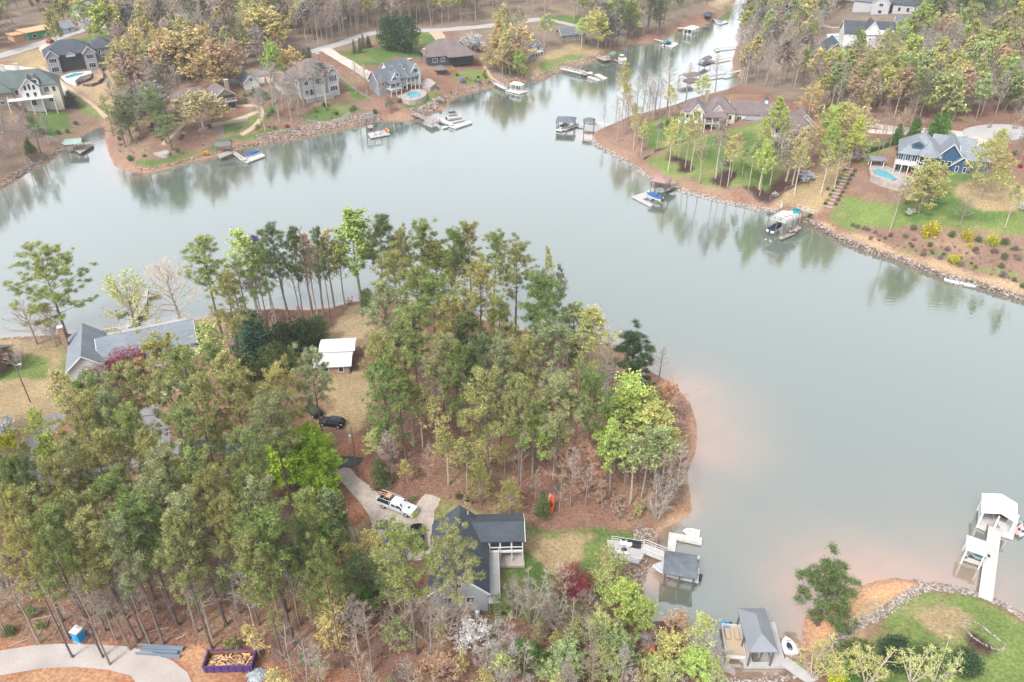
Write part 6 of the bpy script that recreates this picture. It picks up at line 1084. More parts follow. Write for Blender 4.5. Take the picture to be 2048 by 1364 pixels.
# ------------------------------------------------------------------ scattered woods
def wpoly(px): return [tuple(G(a, b)[:2]) for a, b in px]
SKIP = [(85,60,235,165),(0,130,120,262),(400,150,520,250),(580,95,735,262),(735,95,880,232),(850,60,1000,178),(1045,85,1200,128),(1360,180,1620,310),(1630,80,1700,150),(1640,60,1790,118),(1780,245,1960,375),(1900,250,2070,300),(1725,15,1830,36)]
GRID = {}
def near(x, y, r):
    a, b = int(x//4), int(y//4)
    for i in (-1,0,1):
        for j in (-1,0,1):
            for (u, v) in GRID.get((a+i, b+j), ()):
                if (u-x)**2+(v-y)**2 < r*r: return True
    return False
for (_, _, _, x, y, _) in TREES: GRID.setdefault((int(x//4), int(y//4)), []).append((x, y))
def scatter(px, n, mix, gap=3.0, skip=True, shore=1.0):
    pw = wpoly(px); x0, x1 = min(p[0] for p in pw), max(p[0] for p in pw); y0, y1 = min(p[1] for p in pw), max(p[1] for p in pw); got = 0; tries = 0; ws = [m[0] for m in mix]
    while got < n and tries < n*60:
        tries += 1; x, y = rt.uniform(x0, x1), rt.uniform(y0, y1)
        if not inside(pw, np.array([x]), np.array([y]))[0] or near(x, y, gap) or SD(x, y) < shore: continue
        if any((x-a)**2+(y-b)**2 < r*r for a, b, r in CLEAR): continue
        z = H(x, y); qx, qy = proj(x, y, z)
        if skip and any(a < qx < b_ and c_ < qy < d_ for a, c_, b_, d_ in SKIP): continue
        _, key, tints, h0, h1 = rt.choices(mix, ws)[0]; h = rt.uniform(h0, h1)
        if key not in ('sapling','saplingbud','brush','brushbud','shrub') and any(abs(px_-qx) < 6+w_ and -8 < qy-py_ < h*pxm(x, y, z)*.75 for px_, py_, w_ in HIDE): continue
        put(key, x, y, h, None, rt.choice(tints)); GRID.setdefault((int(x//4), int(y//4)), []).append((x, y)); got += 1
    if got < n: print('scatter', got, 'of', n)
HIDE = [(140,125,45),(45,190,55),(440,195,30),(625,160,50),(800,150,55),(905,110,45),(1075,98,18),(1143,78,18),(1660,105,28),(1740,75,40),(1750,18,20),(1798,18,20),(1870,310,90),(1995,265,60),(1450,215,95),(1570,255,32),(135,62,22),(90,60,30),(1675,78,25),(810,90,60),(735,115,45),(1380,60,30),(1135,20,1)]
warm = ['gold','yellow','tan','pale','pale','budgreen']; bare = ['grey','tan','brown','grey','pink']
W1 = [(3.6,'tallfar',bare,13,19),(5,'budfar',warm,14,19),(2,'rbudfar',warm,10,14),(1.2,'leaffar',['lime','pale','budgreen'],13,18),(.5,'pinefar',['dark','green'],16,21)]
scatter([(-150,-45),(640,-45),(640,15),(450,20),(380,24),(262,28),(205,46),(140,58),(60,85),(-150,118)], 240, W1, 4)
scatter([(240,62),(400,42),(480,36),(618,55),(610,95),(570,120),(540,140),(470,150),(400,150),(350,185),(240,205),(232,150),(205,98)], 130, [(4,'tallfar',bare,12,17),(4,'rbudfar',['gold','yellow','peach','tan'],11,16),(3,'budfar',['tan','grey','yellow'],13,17),(.6,'pinefar',['dark'],14,18)], 4.5)
scatter([(470,32),(900,20),(900,50),(800,56),(740,60),(690,76),(640,94),(600,60)], 170, [(5,'tallfar',['brown','grey','tan','pink'],15,20),(4,'budfar',['tan','yellow','pale'],14,19),(.4,'pinefar',['dark'],16,20)], 4)
scatter([(620,-60),(1500,-60),(1440,2),(1400,30),(1335,55),(1240,78),(1200,60),(1180,50),(1090,34),(960,50),(900,50),(890,30),(640,20)], 310, [(3,'tallfar',['brown','grey','tan'],14,20),(4,'budfar',warm,13,18),(1.5,'leaffar',['lime','pale'],13,17),(3,'pinefar',['dark','green','deep'],17,22)], 5)
scatter([(950,75),(1045,78),(1050,110),(1060,140),(1050,158),(985,168),(975,120)], 22, [(3,'budfar',['gold','peach','yellow'],14,18),(3,'tallfar',bare,13,17),(1,'rbudfar',['lime'],10,12)], 4.5)
scatter([(1205,75),(1300,60),(1335,60),(1330,72),(1262,82),(1232,95),(1205,100)], 16, [(3,'tallfar',bare,12,17),(3,'pinefar',['dark','deep'],17,22),(1,'rbudfar',['tan'],10,12)], 5)
scatter([(1500,-60),(1700,-60),(1660,60),(1640,150),(1640,200),(1560,185),(1490,172),(1475,150),(1480,60)], 290, [(6,'tallfar',['grey','tan','grey','pink','tan'],13,19),(4,'budfar',['tan','pale','yellow','budgreen'],13,18),(.3,'pinefar',['dark'],15,20)], 4)
scatter([(1640,150),(1700,110),(1950,90),(2150,60),(2150,250),(2000,240),(1900,250),(1780,240),(1640,225),(1560,190)], 265, [(5,'tallfar',['brown','grey','brown','tan'],11,17),(3.5,'budfar',['pale','yellow','budgreen','peach'],12,17),(1.3,'leaffar',['lime','pale','budgreen'],12,17),(1,'pinefar',['dark','green','olive'],15,20)], 4.5)
scatter([(1690,-60),(2200,-60),(2200,90),(1950,105),(1830,80),(1830,30),(1720,5)], 165, [(4,'pinefar',['dark','deep','green'],17,22),(2.2,'leaffar',['lime','pale','budgreen'],13,18),(1.5,'tallfar',['brown','grey'],13,17)], 5)
scatter([(-60,240),(50,255),(115,300),(70,330),(0,366),(-60,390)], 34, [(6,'tallfar',['grey','brown','pink'],10,15),(1,'pinefar',['dark'],12,15)], 4)
scatter([(-60,60),(60,95),(20,115),(-60,125)], 6, W1, 4)
scatter([(-200,900),(30,1000),(0,1100),(30,1260),(-200,1270)], 22, [(3,'pine',['olive','mid'],22,25),(3,'tallfar',['brown','grey'],12,17)], 4)
scatter([(228,205),(330,185),(400,215),(370,260),(330,300),(255,325),(228,300),(222,260)], 20, [(4,'tallfar',['grey','tan','pink'],10,14),(2,'budfar',['tan','pale'],9,13),(1.5,'pinefar',['green','dark'],11,14)], 3.2, skip=False)
scatter([(500,225),(600,180),(600,240),(560,262),(500,270)], 9, [(3,'tallfar',['grey','tan'],10,15)], 4, skip=False)
scatter([(1950,300),(2150,290),(2150,420),(2060,380),(1990,330)], 12, [(3,'tallfar',['pink','brown'],7,11),(1,'budfar',['pale'],8,12)], 4)
# peninsula woods floor: slender bare trees, brush
F1 = [(2.6,'sapling',['tan','grey','brown','brown'],6,12),(3.2,'saplingbud',['yellow','budgreen','pale','olive'],5,9),(1.6,'tall',['grey','brown'],10,15),(1.5,'brush',['rust','brown','tan'],1.5,3),(1.6,'brushbud',['olive','budgreen','green'],1.5,3)]
scatter([(0,1085),(400,1120),(740,1130),(760,1200),(855,1235),(1000,1250),(1180,1250),(1250,1330),(1250,1500),(560,1500),(560,1340),(420,1290),(0,1275)], 175, F1, 2.3)
scatter([(735,905),(800,800),(930,720),(1080,720),(1230,780),(1360,860),(1365,1000),(1262,1046),(1000,1014),(900,970),(880,985),(800,985)], 105, [(4,'sapling',['tan','grey','grey'],7,12),(3,'saplingbud',['yellow','budgreen','pale','olive'],6,10),(1.5,'tall',['grey'],11,15),(2,'brush',['rust','brown'],1.5,3),(1,'brushbud',['olive'],1.5,3)], 2.4)
scatter([(1180,1010),(1262,1046),(1365,1010),(1372,960),(1340,900),(1280,950)], 24, [(3,'brush',['rust','brown','tan'],2,3.5),(1,'brushbud',['yellow','copper'],2,3),(3,'tall',['grey','tan'],8,12)], 2)
scatter([(440,660),(560,640),(600,700),(640,720),(560,760),(460,720)], 14, [(3,'sapling',['grey','tan'],6,10),(2,'brushbud',['budgreen','olive'],2,3)], 2.3)
scatter([(460,632),(700,612),(710,604),(640,640),(480,660)], 16, [(4,'tall',['brown','violet','tan'],13,17),(2,'brush',['rust'],2,3)], 2.5)
scatter([(1185,1180),(1290,1215),(1330,1290),(1420,1340),(1440,1400),(1180,1400)], 34, [(3,'multi',['grey','tan','brown'],4,7),(3,'multibud',['pale','budgreen','yellow'],4,7),(2,'brushbud',['budgreen','lime'],2,3.5)], 2.2)
scatter([(232,240),(480,215),(600,200),(760,225),(880,150),(985,145),(1040,158),(900,200),(760,232),(590,268),(440,300),(300,330),(235,325)], 75, [(3,'shrub',['dark','green','brown','deep'],.7,1.6),(2,'brush',['brown','rust','tan'],1.2,2.4)], 1.8, skip=False)
scatter([(480,160),(600,150),(600,185),(500,215),(470,200)], 16, [(3,'shrub',['dark','green'],.8,1.8),(1,'arbor',['dark'],3,5)], 2, skip=False)
scatter([(1195,268),(1290,240),(1345,220),(1400,205),(1360,235),(1290,250),(1290,310),(1240,300)], 26, [(3,'brush',['brown','rust','tan'],1,2.2),(1,'tall',['grey','tan'],8,13)], 2, skip=False)
scatter([(1640,200),(1900,235),(2060,245),(2060,262),(1900,255),(1700,245),(1620,228)], 34, [(3,'brush',['brown','tan'],2,4),(2,'tallfar',['brown','pink'],7,12)], 2.5, skip=False)
scatter([(1750,470),(2048,500),(2060,580),(1860,515),(1700,470)], 45, [(2,'shrub',['brown','dark','rust'],.5,1.1),(3,'brush',['brown','rust'],.7,1.4)], 1.6)
# ------------------------------------------------------------------ named far trees
for a in [('rbudfar',388,168,100,'gold',14),('rbudfar',365,62,120,'gold',18),('rbudfar',330,75,80,'peach',15),('rbudfar',425,85,90,'peach',16),('rbudfar',510,20,110,'yellow',18),('rbudfar',415,105,80,'gold',14),('tallbud',300,130,70,'grey',15),('rbudfar',290,170,80,'grey',14),('rbudfar',250,100,70,'peach',14),('leaffar',537,80,40,'lime',15),('rbudfar',578,95,56,'gold',11),
 ('ever',808,28,56,'deep',15),('ever',775,30,50,'deep',14),('arbor',706,78,9,'dark',6),('arbor',718,74,10,'dark',6.5),('arbor',724,66,9,'dark',6.5),('cone',735,70,12,'dark',5),('arbor',606,95,12,'dark',6),('arbor',616,92,12,'dark',6),('cone',56,290,24,'dark',6),('cone',131,170,24,'deep',6.5),('pinefar',240,190,60,'dark',16),('pinefar',262,190,60,'dark',15),('pinefar',290,180,70,'green',16),('pinefar',310,195,60,'dark',14),('pinefar',325,215,60,'green',12),('pinefar',232,225,50,'dark',12),
 ('pinefar',780,190,45,'dark',6),('brushbud',947,55,40,'white',8),('rbudfar',940,58,34,'white',7),('rbudfar',1000,60,70,'gold',15),('rbudfar',1035,45,70,'gold',16),('rbudfar',1020,70,60,'peach',14),('tallbud',1090,20,40,'pale',15),('tallbud',1165,28,34,'lime',15),('rbudfar',1200,18,60,'pale',17),('rbudfar',1225,30,50,'grey',15),('pinefar',1300,5,50,'deep',20),('pinefar',1325,3,46,'deep',20),('pinefar',1262,10,40,'dark',18),
 ('tallbud',640,110,50,'grey',17),('tall',593,108,50,'grey',17),('tall',530,110,50,'grey',16),('tall',552,130,40,'tan',14),('tall',620,108,40,'grey',16),('tall',705,118,36,'grey',12),('tall',728,122,36,'grey',12),('tall',765,140,36,'grey',12),('tallbud',158,0,50,'lime',17),('leaffar',205,0,70,'lime',18),('brushbud',168,33,28,'white',7),('leaffar',92,15,30,'pale',16),
 ('tallbud',1252,125,34,'yellow',17),('tall',1280,150,26,'grey',15),('tall',1293,140,30,'grey',16),('tall',1305,155,26,'tan',14),('tallbud',1218,175,34,'pale',10),('tall',1200,196,26,'brown',7),('tall',1318,145,34,'grey',14),('tall',1345,115,46,'grey',17),('tall',1380,125,34,'tan',14),('tallbud',1410,150,40,'pale',13),('tall',1440,110,44,'grey',15),('tallbud',1270,205,30,'yellow',9),('tall',1236,190,20,'grey',11),('tall',1262,165,24,'tan',13),('tall',1325,160,24,'grey',12),('tallbud',1345,170,30,'pale',12)]: T(a[0], *a[1:5], h=a[5])
for a in [(1250,252,15,'tallbud','yellow'),(1234,282,12,'tall','grey'),(1252,270,14,'tall','tan'),(1266,300,13,'tallbud','yellow'),(1278,310,12,'tall','brown'),(1313,299,11,'tall','grey'),(1282,312,12,'tallbud','pale'),(1275,285,13,'tall','tan'),(1290,250,14,'tall','brown'),(1302,243,14,'tall','grey'),
 (1336,343,17,'tallbud','pale'),(1357,316,15,'tallbud','budgreen'),(1370,335,17,'tallbud','pale'),(1381,341,19,'tallbud','yellow'),(1398,368,17,'tall','tan'),(1431,357,19,'tallbud','tan'),(1440,376,11,'tall','grey'),(1455,372,16,'tallbud','yellow'),(1462,355,14,'tallbud','peach'),(1484,352,9,'tallbud','budgreen'),(1497,376,15,'tallbud','budgreen'),(1518,379,19,'tallbud','yellow'),(1519,391,17,'tallleaf','lime'),(1540,370,14,'tallbud','tan'),(1572,362,18,'roundbud','tan'),(1584,375,18,'tallbud','gold'),(1588,391,16,'tallbud','yellow'),(1640,392,16,'tallbud','pale'),(1668,380,15,'tallbud','budgreen'),(1695,345,17,'tallleaf','lime'),(1700,320,16,'roundbud','gold'),(1680,310,17,'roundbud','yellow'),(1660,305,16,'roundleaf','lime'),(1650,340,16,'tallleaf','lime'),
 (1779,464,17,'tall','tan'),(2060,470,15,'tallbud','pale'),(2010,455,12,'tallbud','budgreen'),(1838,425,15,'roundleaf','pale'),(1960,397,17,'roundbud','pale'),(1921,446,9,'round','grey'),(1540,300,17,'tallleaf','lime'),(1520,330,15,'tallleaf','lime'),(1560,330,15,'tallbud','pale'),(1620,330,13,'roundbud','gold'),(1610,350,13,'tallbud','peach'),
 (1742,300,12,'tall','brown'),(1755,308,13,'tall','grey'),(1765,298,13,'tall','brown'),(1778,296,12,'tall','brown'),(1800,282,14,'tall','brown'),(1815,280,14,'tall','brown'),(2035,290,10,'tall','brown'),(2050,300,12,'tall','pink'),(2010,300,6,'round','pink')]: B(a[3], a[0], a[1], a[2], None, a[4])
for a in [('cone',1838,234,32,'bright',7.5),('cone',1880,225,34,'bright',9),('cone',1898,221,30,'bright',9),('cone',1803,246,24,'bright',6),('pinefar',1855,142,52,'dark',17),('tallleaf',1740,120,30,'lime',12),('roundbud',1630,165,50,'gold',12),('roundbud',1742,158,34,'yellow',12),('roundbud',1930,122,60,'gold',14),('tallleaf',1850,8,60,'lime',18),('tallleaf',1980,60,80,'pale',17),('tallleaf',2030,115,70,'lime',15),('pinefar',1625,55,26,'dark',19),('pinefar',1620,100,30,'dark',14),('ever',1660,128,36,'dark',8),('pinefar',1835,50,22,'dark',13),('roundbud',1815,215,30,'peach',8)]: T(a[0], *a[1:5], h=a[5])
# ------------------------------------------------------------------ garden shrubs
def S(px, py, wpx, tint, key='shrub'): p = G(px, py); w_ = wpx/pxm(p.x, p.y, p.z); put(key, p.x, p.y, w_*.8, wpx*1.05, tint)
for a in [(1858,470,32,'acid'),(1932,480,24,'acid'),(1984,489,24,'acid'),(1907,526,22,'acid'),(1849,476,10,'acid'),(1939,494,10,'acid')]: S(*a)
for a in [(1826,459,12,'dark'),(1903,473,14,'dark'),(1956,483,14,'dark'),(2008,488,16,'dark'),(1810,475,10,'green'),(1824,494,8,'dark'),(1860,492,10,'dark'),(1950,503,12,'dark'),(2008,517,14,'dark'),(2002,535,12,'dark'),(2028,562,10,'dark'),(1920,518,8,'dark'),(2045,575,12,'dark'),(1781,473,9,'dark'),(1865,508,7,'dark'),(1950,536,8,'dark'),(1705,452,9,'brown'),(1715,456,10,'brown'),(1735,461,10,'brown'),(1728,458,9,'rust'),(1750,466,8,'brown'),(1760,472,8,'rust'),(1770,478,7,'brown'),(1742,476,7,'brown'),(1758,482,7,'brown'),(1845,511,12,'brown'),(1880,518,10,'brown'),(1893,500,9,'brown'),(2005,553,14,'brown'),(1922,532,12,'brown'),(2030,500,12,'brown'),(1985,505,10,'brown'),(2035,520,12,'brown')]: S(*a)
for i in range(9):
    t = i/8; x = 1660+38*t; y = 408-66*t; S(x-9, y+1, 8, 'acid' if i % 3 == 1 else 'dark'); S(x+11, y+2, 8, 'dark' if i % 3 else 'brown')
for a in [(645,185,10,'acid'),(980,125,8,'acid'),(905,142,8,'acid'),(1002,128,8,'acid'),(968,143,7,'acid'),(925,165,12,'violet'),(152,249,9,'dark'),(118,268,10,'dark'),(135,265,9,'dark'),(87,268,14,'dark'),(60,243,12,'dark'),(131,203,14,'red'),(145,205,14,'red'),(10,215,20,'dark'),(355,304,8,'dark'),(38,264,8,'violet'),(575,255,8,'red'),(538,255,6,'dark'),(545,225,8,'dark'),(512,260,6,'acid'),(518,236,6,'acid'),(800,205,10,'dark'),(880,207,8,'dark'),(1320,255,12,'dark'),(1336,250,12,'dark'),(2030,310,12,'dark'),(2020,325,9,'rust'),(2040,335,10,'red'),(1795,300,9,'dark'),(1600,255,16,'deep'),(1655,380,8,'dark'),(1620,433,9,'green'),(936,1003,12,'dark'),(917,996,14,'dark'),(827,1000,12,'green'),(20,1268,26,'dark'),(15,730,20,'deep')]: S(*a)
for a in [(1820,430,18,'white'),(1612,362,30,'white'),(1550,392,12,'white'),(1714,322,28,'white'),(2045,420,18,'white'),(70,320,20,'brown')]: S(*a, key='brushbud')
# ================================================================== vehicles and loose things
def carbody(r, secs, mk):
    """secs: (x, halfwidth, z0, belt z, roof z, roof halfwidth)"""
    m = MB(); ring = []
    for (x, hw, z0, zb, zr, rw) in secs:
        b = len(m.v); ring.append(b); m.v += [(x,-hw*.96,z0),(x,-hw,z0+.25),(x,-hw,zb),(x,-rw,zr),(x,0,zr+.04),(x,rw,zr),(x,hw,zb),(x,hw,z0+.25),(x,hw*.96,z0)]
    for a, b in zip(ring[:-1], ring[1:]):
        for k in range(8): m.f.append((a+k, b+k, b+k+1, a+k+1)); m.m.append(0)
        m.f.append((a, a+8, b+8, b)); m.m.append(0)
    m.f.append(tuple(ring[0]+k for k in range(9))); m.m.append(0); m.f.append(tuple(ring[-1]+k for k in range(9))[::-1]); m.m.append(0)
    return m.build('body', mk, r)
def wheels(r, xs_, hw, rr=.38):
    for x in xs_:
        for s in (-1, 1):
            m = MB(); m.tube((x, s*(hw-.24), rr), (x, s*(hw+.02), rr), rr, rr, 14, cap=True); w_ = m.build('wheel', 'rubber', r); m = MB(); m.tube((x, s*(hw+.0), rr), (x, s*(hw+.035), rr), rr*.58, rr*.5, 10, cap=True); m.build('rim', 'lamp', w_)
def quad(r, name, pts, mk): m = MB(); m.face(pts); m.face(pts[::-1]); return m.build(name, mk, r)
def vehicle(name, label, cat, front, rear, up=.0):
    a, b = G(*rear), G(*front); c = (a+b)/2; r = thing(name, label, cat, (c.x, c.y, H(c.x, c.y)+.12), math.atan2(b.y-a.y, b.x-a.x)); CLEAR.append((c.x, c.y, 4)); return r
def suv(label, front, rear, mk='paintb', L=4.7, hatch=True, hh=1.62):
    r = vehicle('parked_suv' if hh > 1.5 else 'parked_car', label, 'suv' if hh > 1.5 else 'car', front, rear); x0 = -L/2; x1 = L/2; W_ = .93; k = hh
    carbody(r, [(x0,.82,.45,.8,.82,.7),(x0+.12,W_,.32,1.0,1.1,.8),(x0+.55,W_,.3,1.03,k-.06,.68),(x0+1.4,W_,.3,1.02,k,.7),(x1-2.35,W_,.3,1.0,k-.02,.68),(x1-1.55,W_,.3,.98,1.06,.78),(x1-.8,W_,.3,.93,.97,.8),(x1-.15,.86,.34,.78,.8,.72),(x1,.72,.45,.62,.64,.6)], mk)
    quad(r, 'windscreen', [(x1-1.62,-.72,1.09),(x1-1.62,.72,1.09),(x1-2.3,.62,k-.02),(x1-2.3,-.62,k-.02)], 'glasslight'); quad(r, 'rear_window', [(x0+.16,.72,1.14),(x0+.16,-.72,1.14),(x0+.5,-.62,k-.08),(x0+.5,.62,k-.08)], 'glass')
    for s in (-1, 1):
        quad(r, 'side_window', [(x0+.7,s*.935,1.05),(x1-1.9,s*.935,1.03),(x1-2.35,s*.74,k-.1),(x0+.85,s*.74,k-.1)], 'glass'); m = MB(); m.box(x1-.12,s*.68-.14,.58,x1-.02,s*.68+.14,.72); m.build('headlight', 'trim', r); m = MB(); m.box(x1-1.95, s*1.0-.1, .98, x1-1.8, s*1.0+.1, 1.14); m.build('mirror', mk, r)
    m = MB(); m.box(-1.0,-.4,k+.03,.1,.4,k+.06); m.build('sunroof', 'glass', r); wheels(r, (x0+.85, x1-.9), .93); return r
M['glasslight'] = plain('windscreen_glass', (.06,.08,.09), .05, spec=.8)
suv('black wagon parked under the pines near the white-roofed cabin', (647,848), (683,853), 'paintb', 4.8)
suv('slate-blue suv with light windscreen parked nose down on the concrete drive', (765,1092), (765,1054), 'paints', 4.9)
suv('small black car parked at the foot of the drive beside the pine', (833,1060), (837,1088), 'paintb', 4.2, hh=1.42)
suv('black car half hidden under the pines above the wagon', (622,822), (634,832), 'paintb', 4.2, hh=1.42)
suv('small red car on the road above the grey pool house', (103,84), (99,87), 'red', 4.2, hh=1.42)
suv('dark car parked beside the hedge near the wooded point path', (352,240), (366,243), 'paintb', 4.6)
suv('grey car parked by the white-blossomed tree at the far left road', (186,49), (198,46), 'paints', 4.6)
# white pickup with service body and ladder rack
r = vehicle('pickup_truck', 'white crew-cab pickup with black bed lid and loaded rack on the concrete drive', 'pickup truck', (829,1033), (762,1005)); L = 6.7; x1 = L/2; x0 = -L/2
carbody(r, [(x0+2.55,1.0,.5,1.28,1.3,.92),(x0+2.6,1.0,.5,1.3,1.95,.74),(x0+2.8,1.0,.5,1.3,2.02,.78),(x1-2.35,1.0,.5,1.28,2.02,.78),(x1-1.55,1.0,.5,1.24,1.32,.88),(x1-.5,1.0,.48,1.2,1.26,.9),(x1-.08,.96,.45,1.08,1.12,.86),(x1,.9,.5,.95,.97,.8)], 'paintw')
m = MB(); m.box(x0,-1.02,.62,x0+2.5,1.02,1.32); m.build('bed', 'paintw', r); m = MB(); m.box(x0+.05,-1.0,1.322,x0+2.45,-.42,1.38); m.box(x0+.05,.42,1.322,x0+2.45,1.0,1.38); m.box(x0+.05,-.41,1.0,x0+2.45,.41,1.325); m.build('bed_lid', 'rubber', r)
quad(r, 'windscreen', [(x1-1.6,-.82,1.36),(x1-1.6,.82,1.36),(x1-2.3,.72,2.0),(x1-2.3,-.72,2.0)], 'glass'); quad(r, 'rear_window', [(x0+2.56,.7,1.4),(x0+2.56,-.7,1.4),(x0+2.585,-.62,1.9),(x0+2.585,.62,1.9)], 'glass')
for s in (-1, 1):
    for (a, b) in ((x0+2.85, x0+3.6), (x0+3.7, x1-2.0)): quad(r, 'side_window', [(a,s*1.004,1.32),(b,s*1.004,1.3),(min(b, x1-2.4),s*.8,1.93),(a,s*.8,1.93)], 'glass')
    m = MB(); m.box(x1-2.0, s*1.12-.12, 1.3, x1-1.85, s*1.12+.12, 1.6); m.build('mirror', 'rubber', r); m = MB(); m.box(x1-.12,s*.78-.16,.78,x1+.01,s*.78+.16,1.0); m.build('headlight', 'lamp', r)
m = MB(); m.box(x1-.03,-.6,.62,x1+.03,.6,1.0); m.build('grille', 'rubber', r); m = MB(); m.box(x1-1.25,-.22,1.31,x1-.9,.22,1.345); m.build('hood_scoop', 'rubber', r); m = MB(); m.box(x1-.05,-.98,.45,x1+.12,.98,.62); m.build('bumper', 'lamp', r)
m = MB()
for s in (-1, 1):
    m.tube((x0+.1,s*.9,2.1),(x0+3.9,s*.9,2.15),.035,.035,5)
    for x in (x0+.15, x0+2.4): m.tube((x,s*.9,1.3),(x,s*.9,2.1),.035,.035,5)
for x in (x0+.15, x0+1.3, x0+2.4): m.tube((x,-.9,2.1),(x,.9,2.1),.03,.03,5)
m.build('ladder_rack', 'trim', r)
rd = random.Random(3)
for i in range(5): m = MB(); y = .1+.17*i; m.obox((x0+1.4+rd.uniform(-.2,.2), y-.35, 2.17+.02*i), (1,rd.uniform(-.1,.1),0), (0,1,0), (0,0,1), 1.2, .06, .03); m.build('plank', 'lumber' if i % 2 else 'rubber', r)
m = MB(); m.box(x0+1.5,-.4,2.16,x0+2.3,.5,2.4); m.build('tool_box', 'lumber', r); m = MB(); m.ball((x0+.2,.6,1.9),.25,.2,.3,8,5); m.build('black_bag', 'rubber', r); wheels(r, (x0+1.2, x1-1.15), 1.0, .42)
# portable toilet
p = G(161,1279); r = thing('portable_toilet', 'bright blue portable toilet with white roof at the edge of the woods', 'portable toilet', p, R(-18)); m = MB(); m.box(-.58,-.58,.12,.58,.58,2.1); m.build('cabin', 'skyblue', r)
m = MB(); m.hip(-.56,-.56,.56,.56,2.12,.16,.07,.1); m.build('roof', 'hull', r); m = MB(); m.box(-.42,-.63,.2,.42,-.585,2.0); dr = m.build('door', 'skyblue', r); m = MB(); m.box(.26,-.67,1.0,.34,-.635,1.15); m.build('handle', 'rubber', dr)
m = MB(); m.box(-.66,-.66,0,.66,.66,.115); m.build('base', 'lamp', r); m = MB(); m.box(.585,-.35,1.75,.61,.35,1.92); m.build('vent', 'hull', r)
# dumpster with lumber
a, b = G(409,1347), G(507,1347); r = thing('dumpster', 'purple open-top dumpster full of scrap lumber on the red clay', 'dumpster', (a.x, a.y, a.z), yaw_of(a, b)); LW = (b-a).length; DW = 2.5
m = MB(); t = .08; m.box(0,0,.15,LW,t,1.35); m.build('side_panel', 'purple', r); m = MB(); m.box(0,DW-t,.15,LW,DW,1.35); m.build('side_panel', 'purple', r); m = MB(); m.box(0,t,.15,t,DW-t,1.35); m.build('end_panel', 'purple', r); m = MB(); m.box(LW-t,t,.15,LW,DW-t,1.35); m.build('end_panel', 'purple', r); m = MB(); m.box(t,t,.15,LW-t,DW-t,.3); m.build('floor', 'rust', r)
m = MB(); m.box(t+.005,DW-t-.02,.3,LW-t-.005,DW-t-.002,1.3); m.box(t+.002,t+.005,.3,t+.02,DW-t-.025,1.3); m.build('lining', 'rust', r)
for i in range(7): m = MB(); x = .35+(LW-.7)*i/6; m.box(x-.06,-.1,.2,x+.06,-.002,1.3); m.build('rib', 'purple', r)
m = MB(); m.box(-.06,-.1,1.352,LW+.06,.1,1.45); m.box(-.06,DW-.1,1.352,LW+.06,DW+.06,1.45); m.box(-.06,.102,1.352,.12,DW-.102,1.45); m.box(LW-.12,.102,1.352,LW+.06,DW-.102,1.45); m.build('rim', 'purple', r)
j = tag(MB().build('scrap_lumber', 'lumber'), 'heap of broken planks inside the purple dumpster', 'lumber pile', kind='stuff'); mb = MB()
for _ in range(190):
    x, y = rd.uniform(.5, LW-.5), rd.uniform(.4, DW-.4); an = rd.gauss(0,.9); hl = min(rd.uniform(.12,.7), .95*min(x-.15, LW-.15-x, max(.2, (min(y, DW-y)-.1)/max(.15, abs(math.sin(an)))))); mb.obox((x, y, rd.uniform(.35,.95)), (math.cos(an), math.sin(an), rd.uniform(-.12,.12)), (-math.sin(an), math.cos(an), 0), (0,0,1), abs(hl), rd.uniform(.03,.1), .025)
me_ = bpy.data.meshes.new('scrap_lumber'); me_.from_pydata(mb.v, [], mb.f); me_.materials.append(M['lumber']); j.data = me_; j.location = r.location; j.rotation_euler = r.rotation_euler
# steel beams
for i, (pa, pb, w_) in enumerate((((275,1291),(368,1299),'topmost long'), ((285,1297),(366,1303),'second'), ((282,1302),(357,1308),'third and shortest'), ((272,1309),(361,1316),'lowest and nearest'))):
    a, b = G(*pa), G(*pb); c = (a+b)/2; r = thing('steel_beam', w_+' blue-grey beam beside the gravel road', 'beam', (c.x, c.y, c.z), yaw_of(a, b), 'beams stacked by the gravel road'); l = (b-a).length/2; m = MB(); m.box(-l,-.16,.32,l,.16,.37); m.build('top_flange', 'steel', r); m = MB(); m.box(-l,-.16,.0,l,.16,.05); m.build('bottom_flange', 'steel', r); m = MB(); m.box(-l,-.025,.05,l,.025,.32); m.build('web', 'steel', r)
# gravel pile, small things
def pile(name, label, px, py, wpx, m, cat, h=.7, kind='stuff', n=260, rr=(.05,.12)):
    p = G(px, py); w_ = wpx/pxm(p.x, p.y, p.z)/2; mb = MB(); k = 16; rd = random.Random(9)
    for j_ in range(5):
        for i in range(k): a = 6.283*i/k; f = j_/4; q = w_*(1-f)*(1+.12*math.sin(a*3)+.06*math.sin(a*7)); mb.v.append((q*math.cos(a), q*math.sin(a)*.9, h*(1-(1-f)**2)*.95-.05))
    for j_ in range(4):
        for i in range(k): mb.f.append((j_*k+i, j_*k+(i+1) % k, (j_+1)*k+(i+1) % k, (j_+1)*k+i)); mb.m.append(0)
    for _ in range(n): a = rd.uniform(0,6.28); f = rd.random()**.5; mb.rock((w_*f*math.cos(a)*1.05, w_*f*math.sin(a)*.95, h*(1-f*f)*.95), rd.uniform(*rr), 0, rd)
    o = mb.build(name, m); o.location = p; return tag(o, label, cat, kind=kind)
pile('gravel_pile', 'pale blue-grey gravel heap at the corner of the purple dumpster', 513, 1352, 40, 'gravelblue', 'gravel pile')
M['gravelblue'] = M.get('gravelblue')
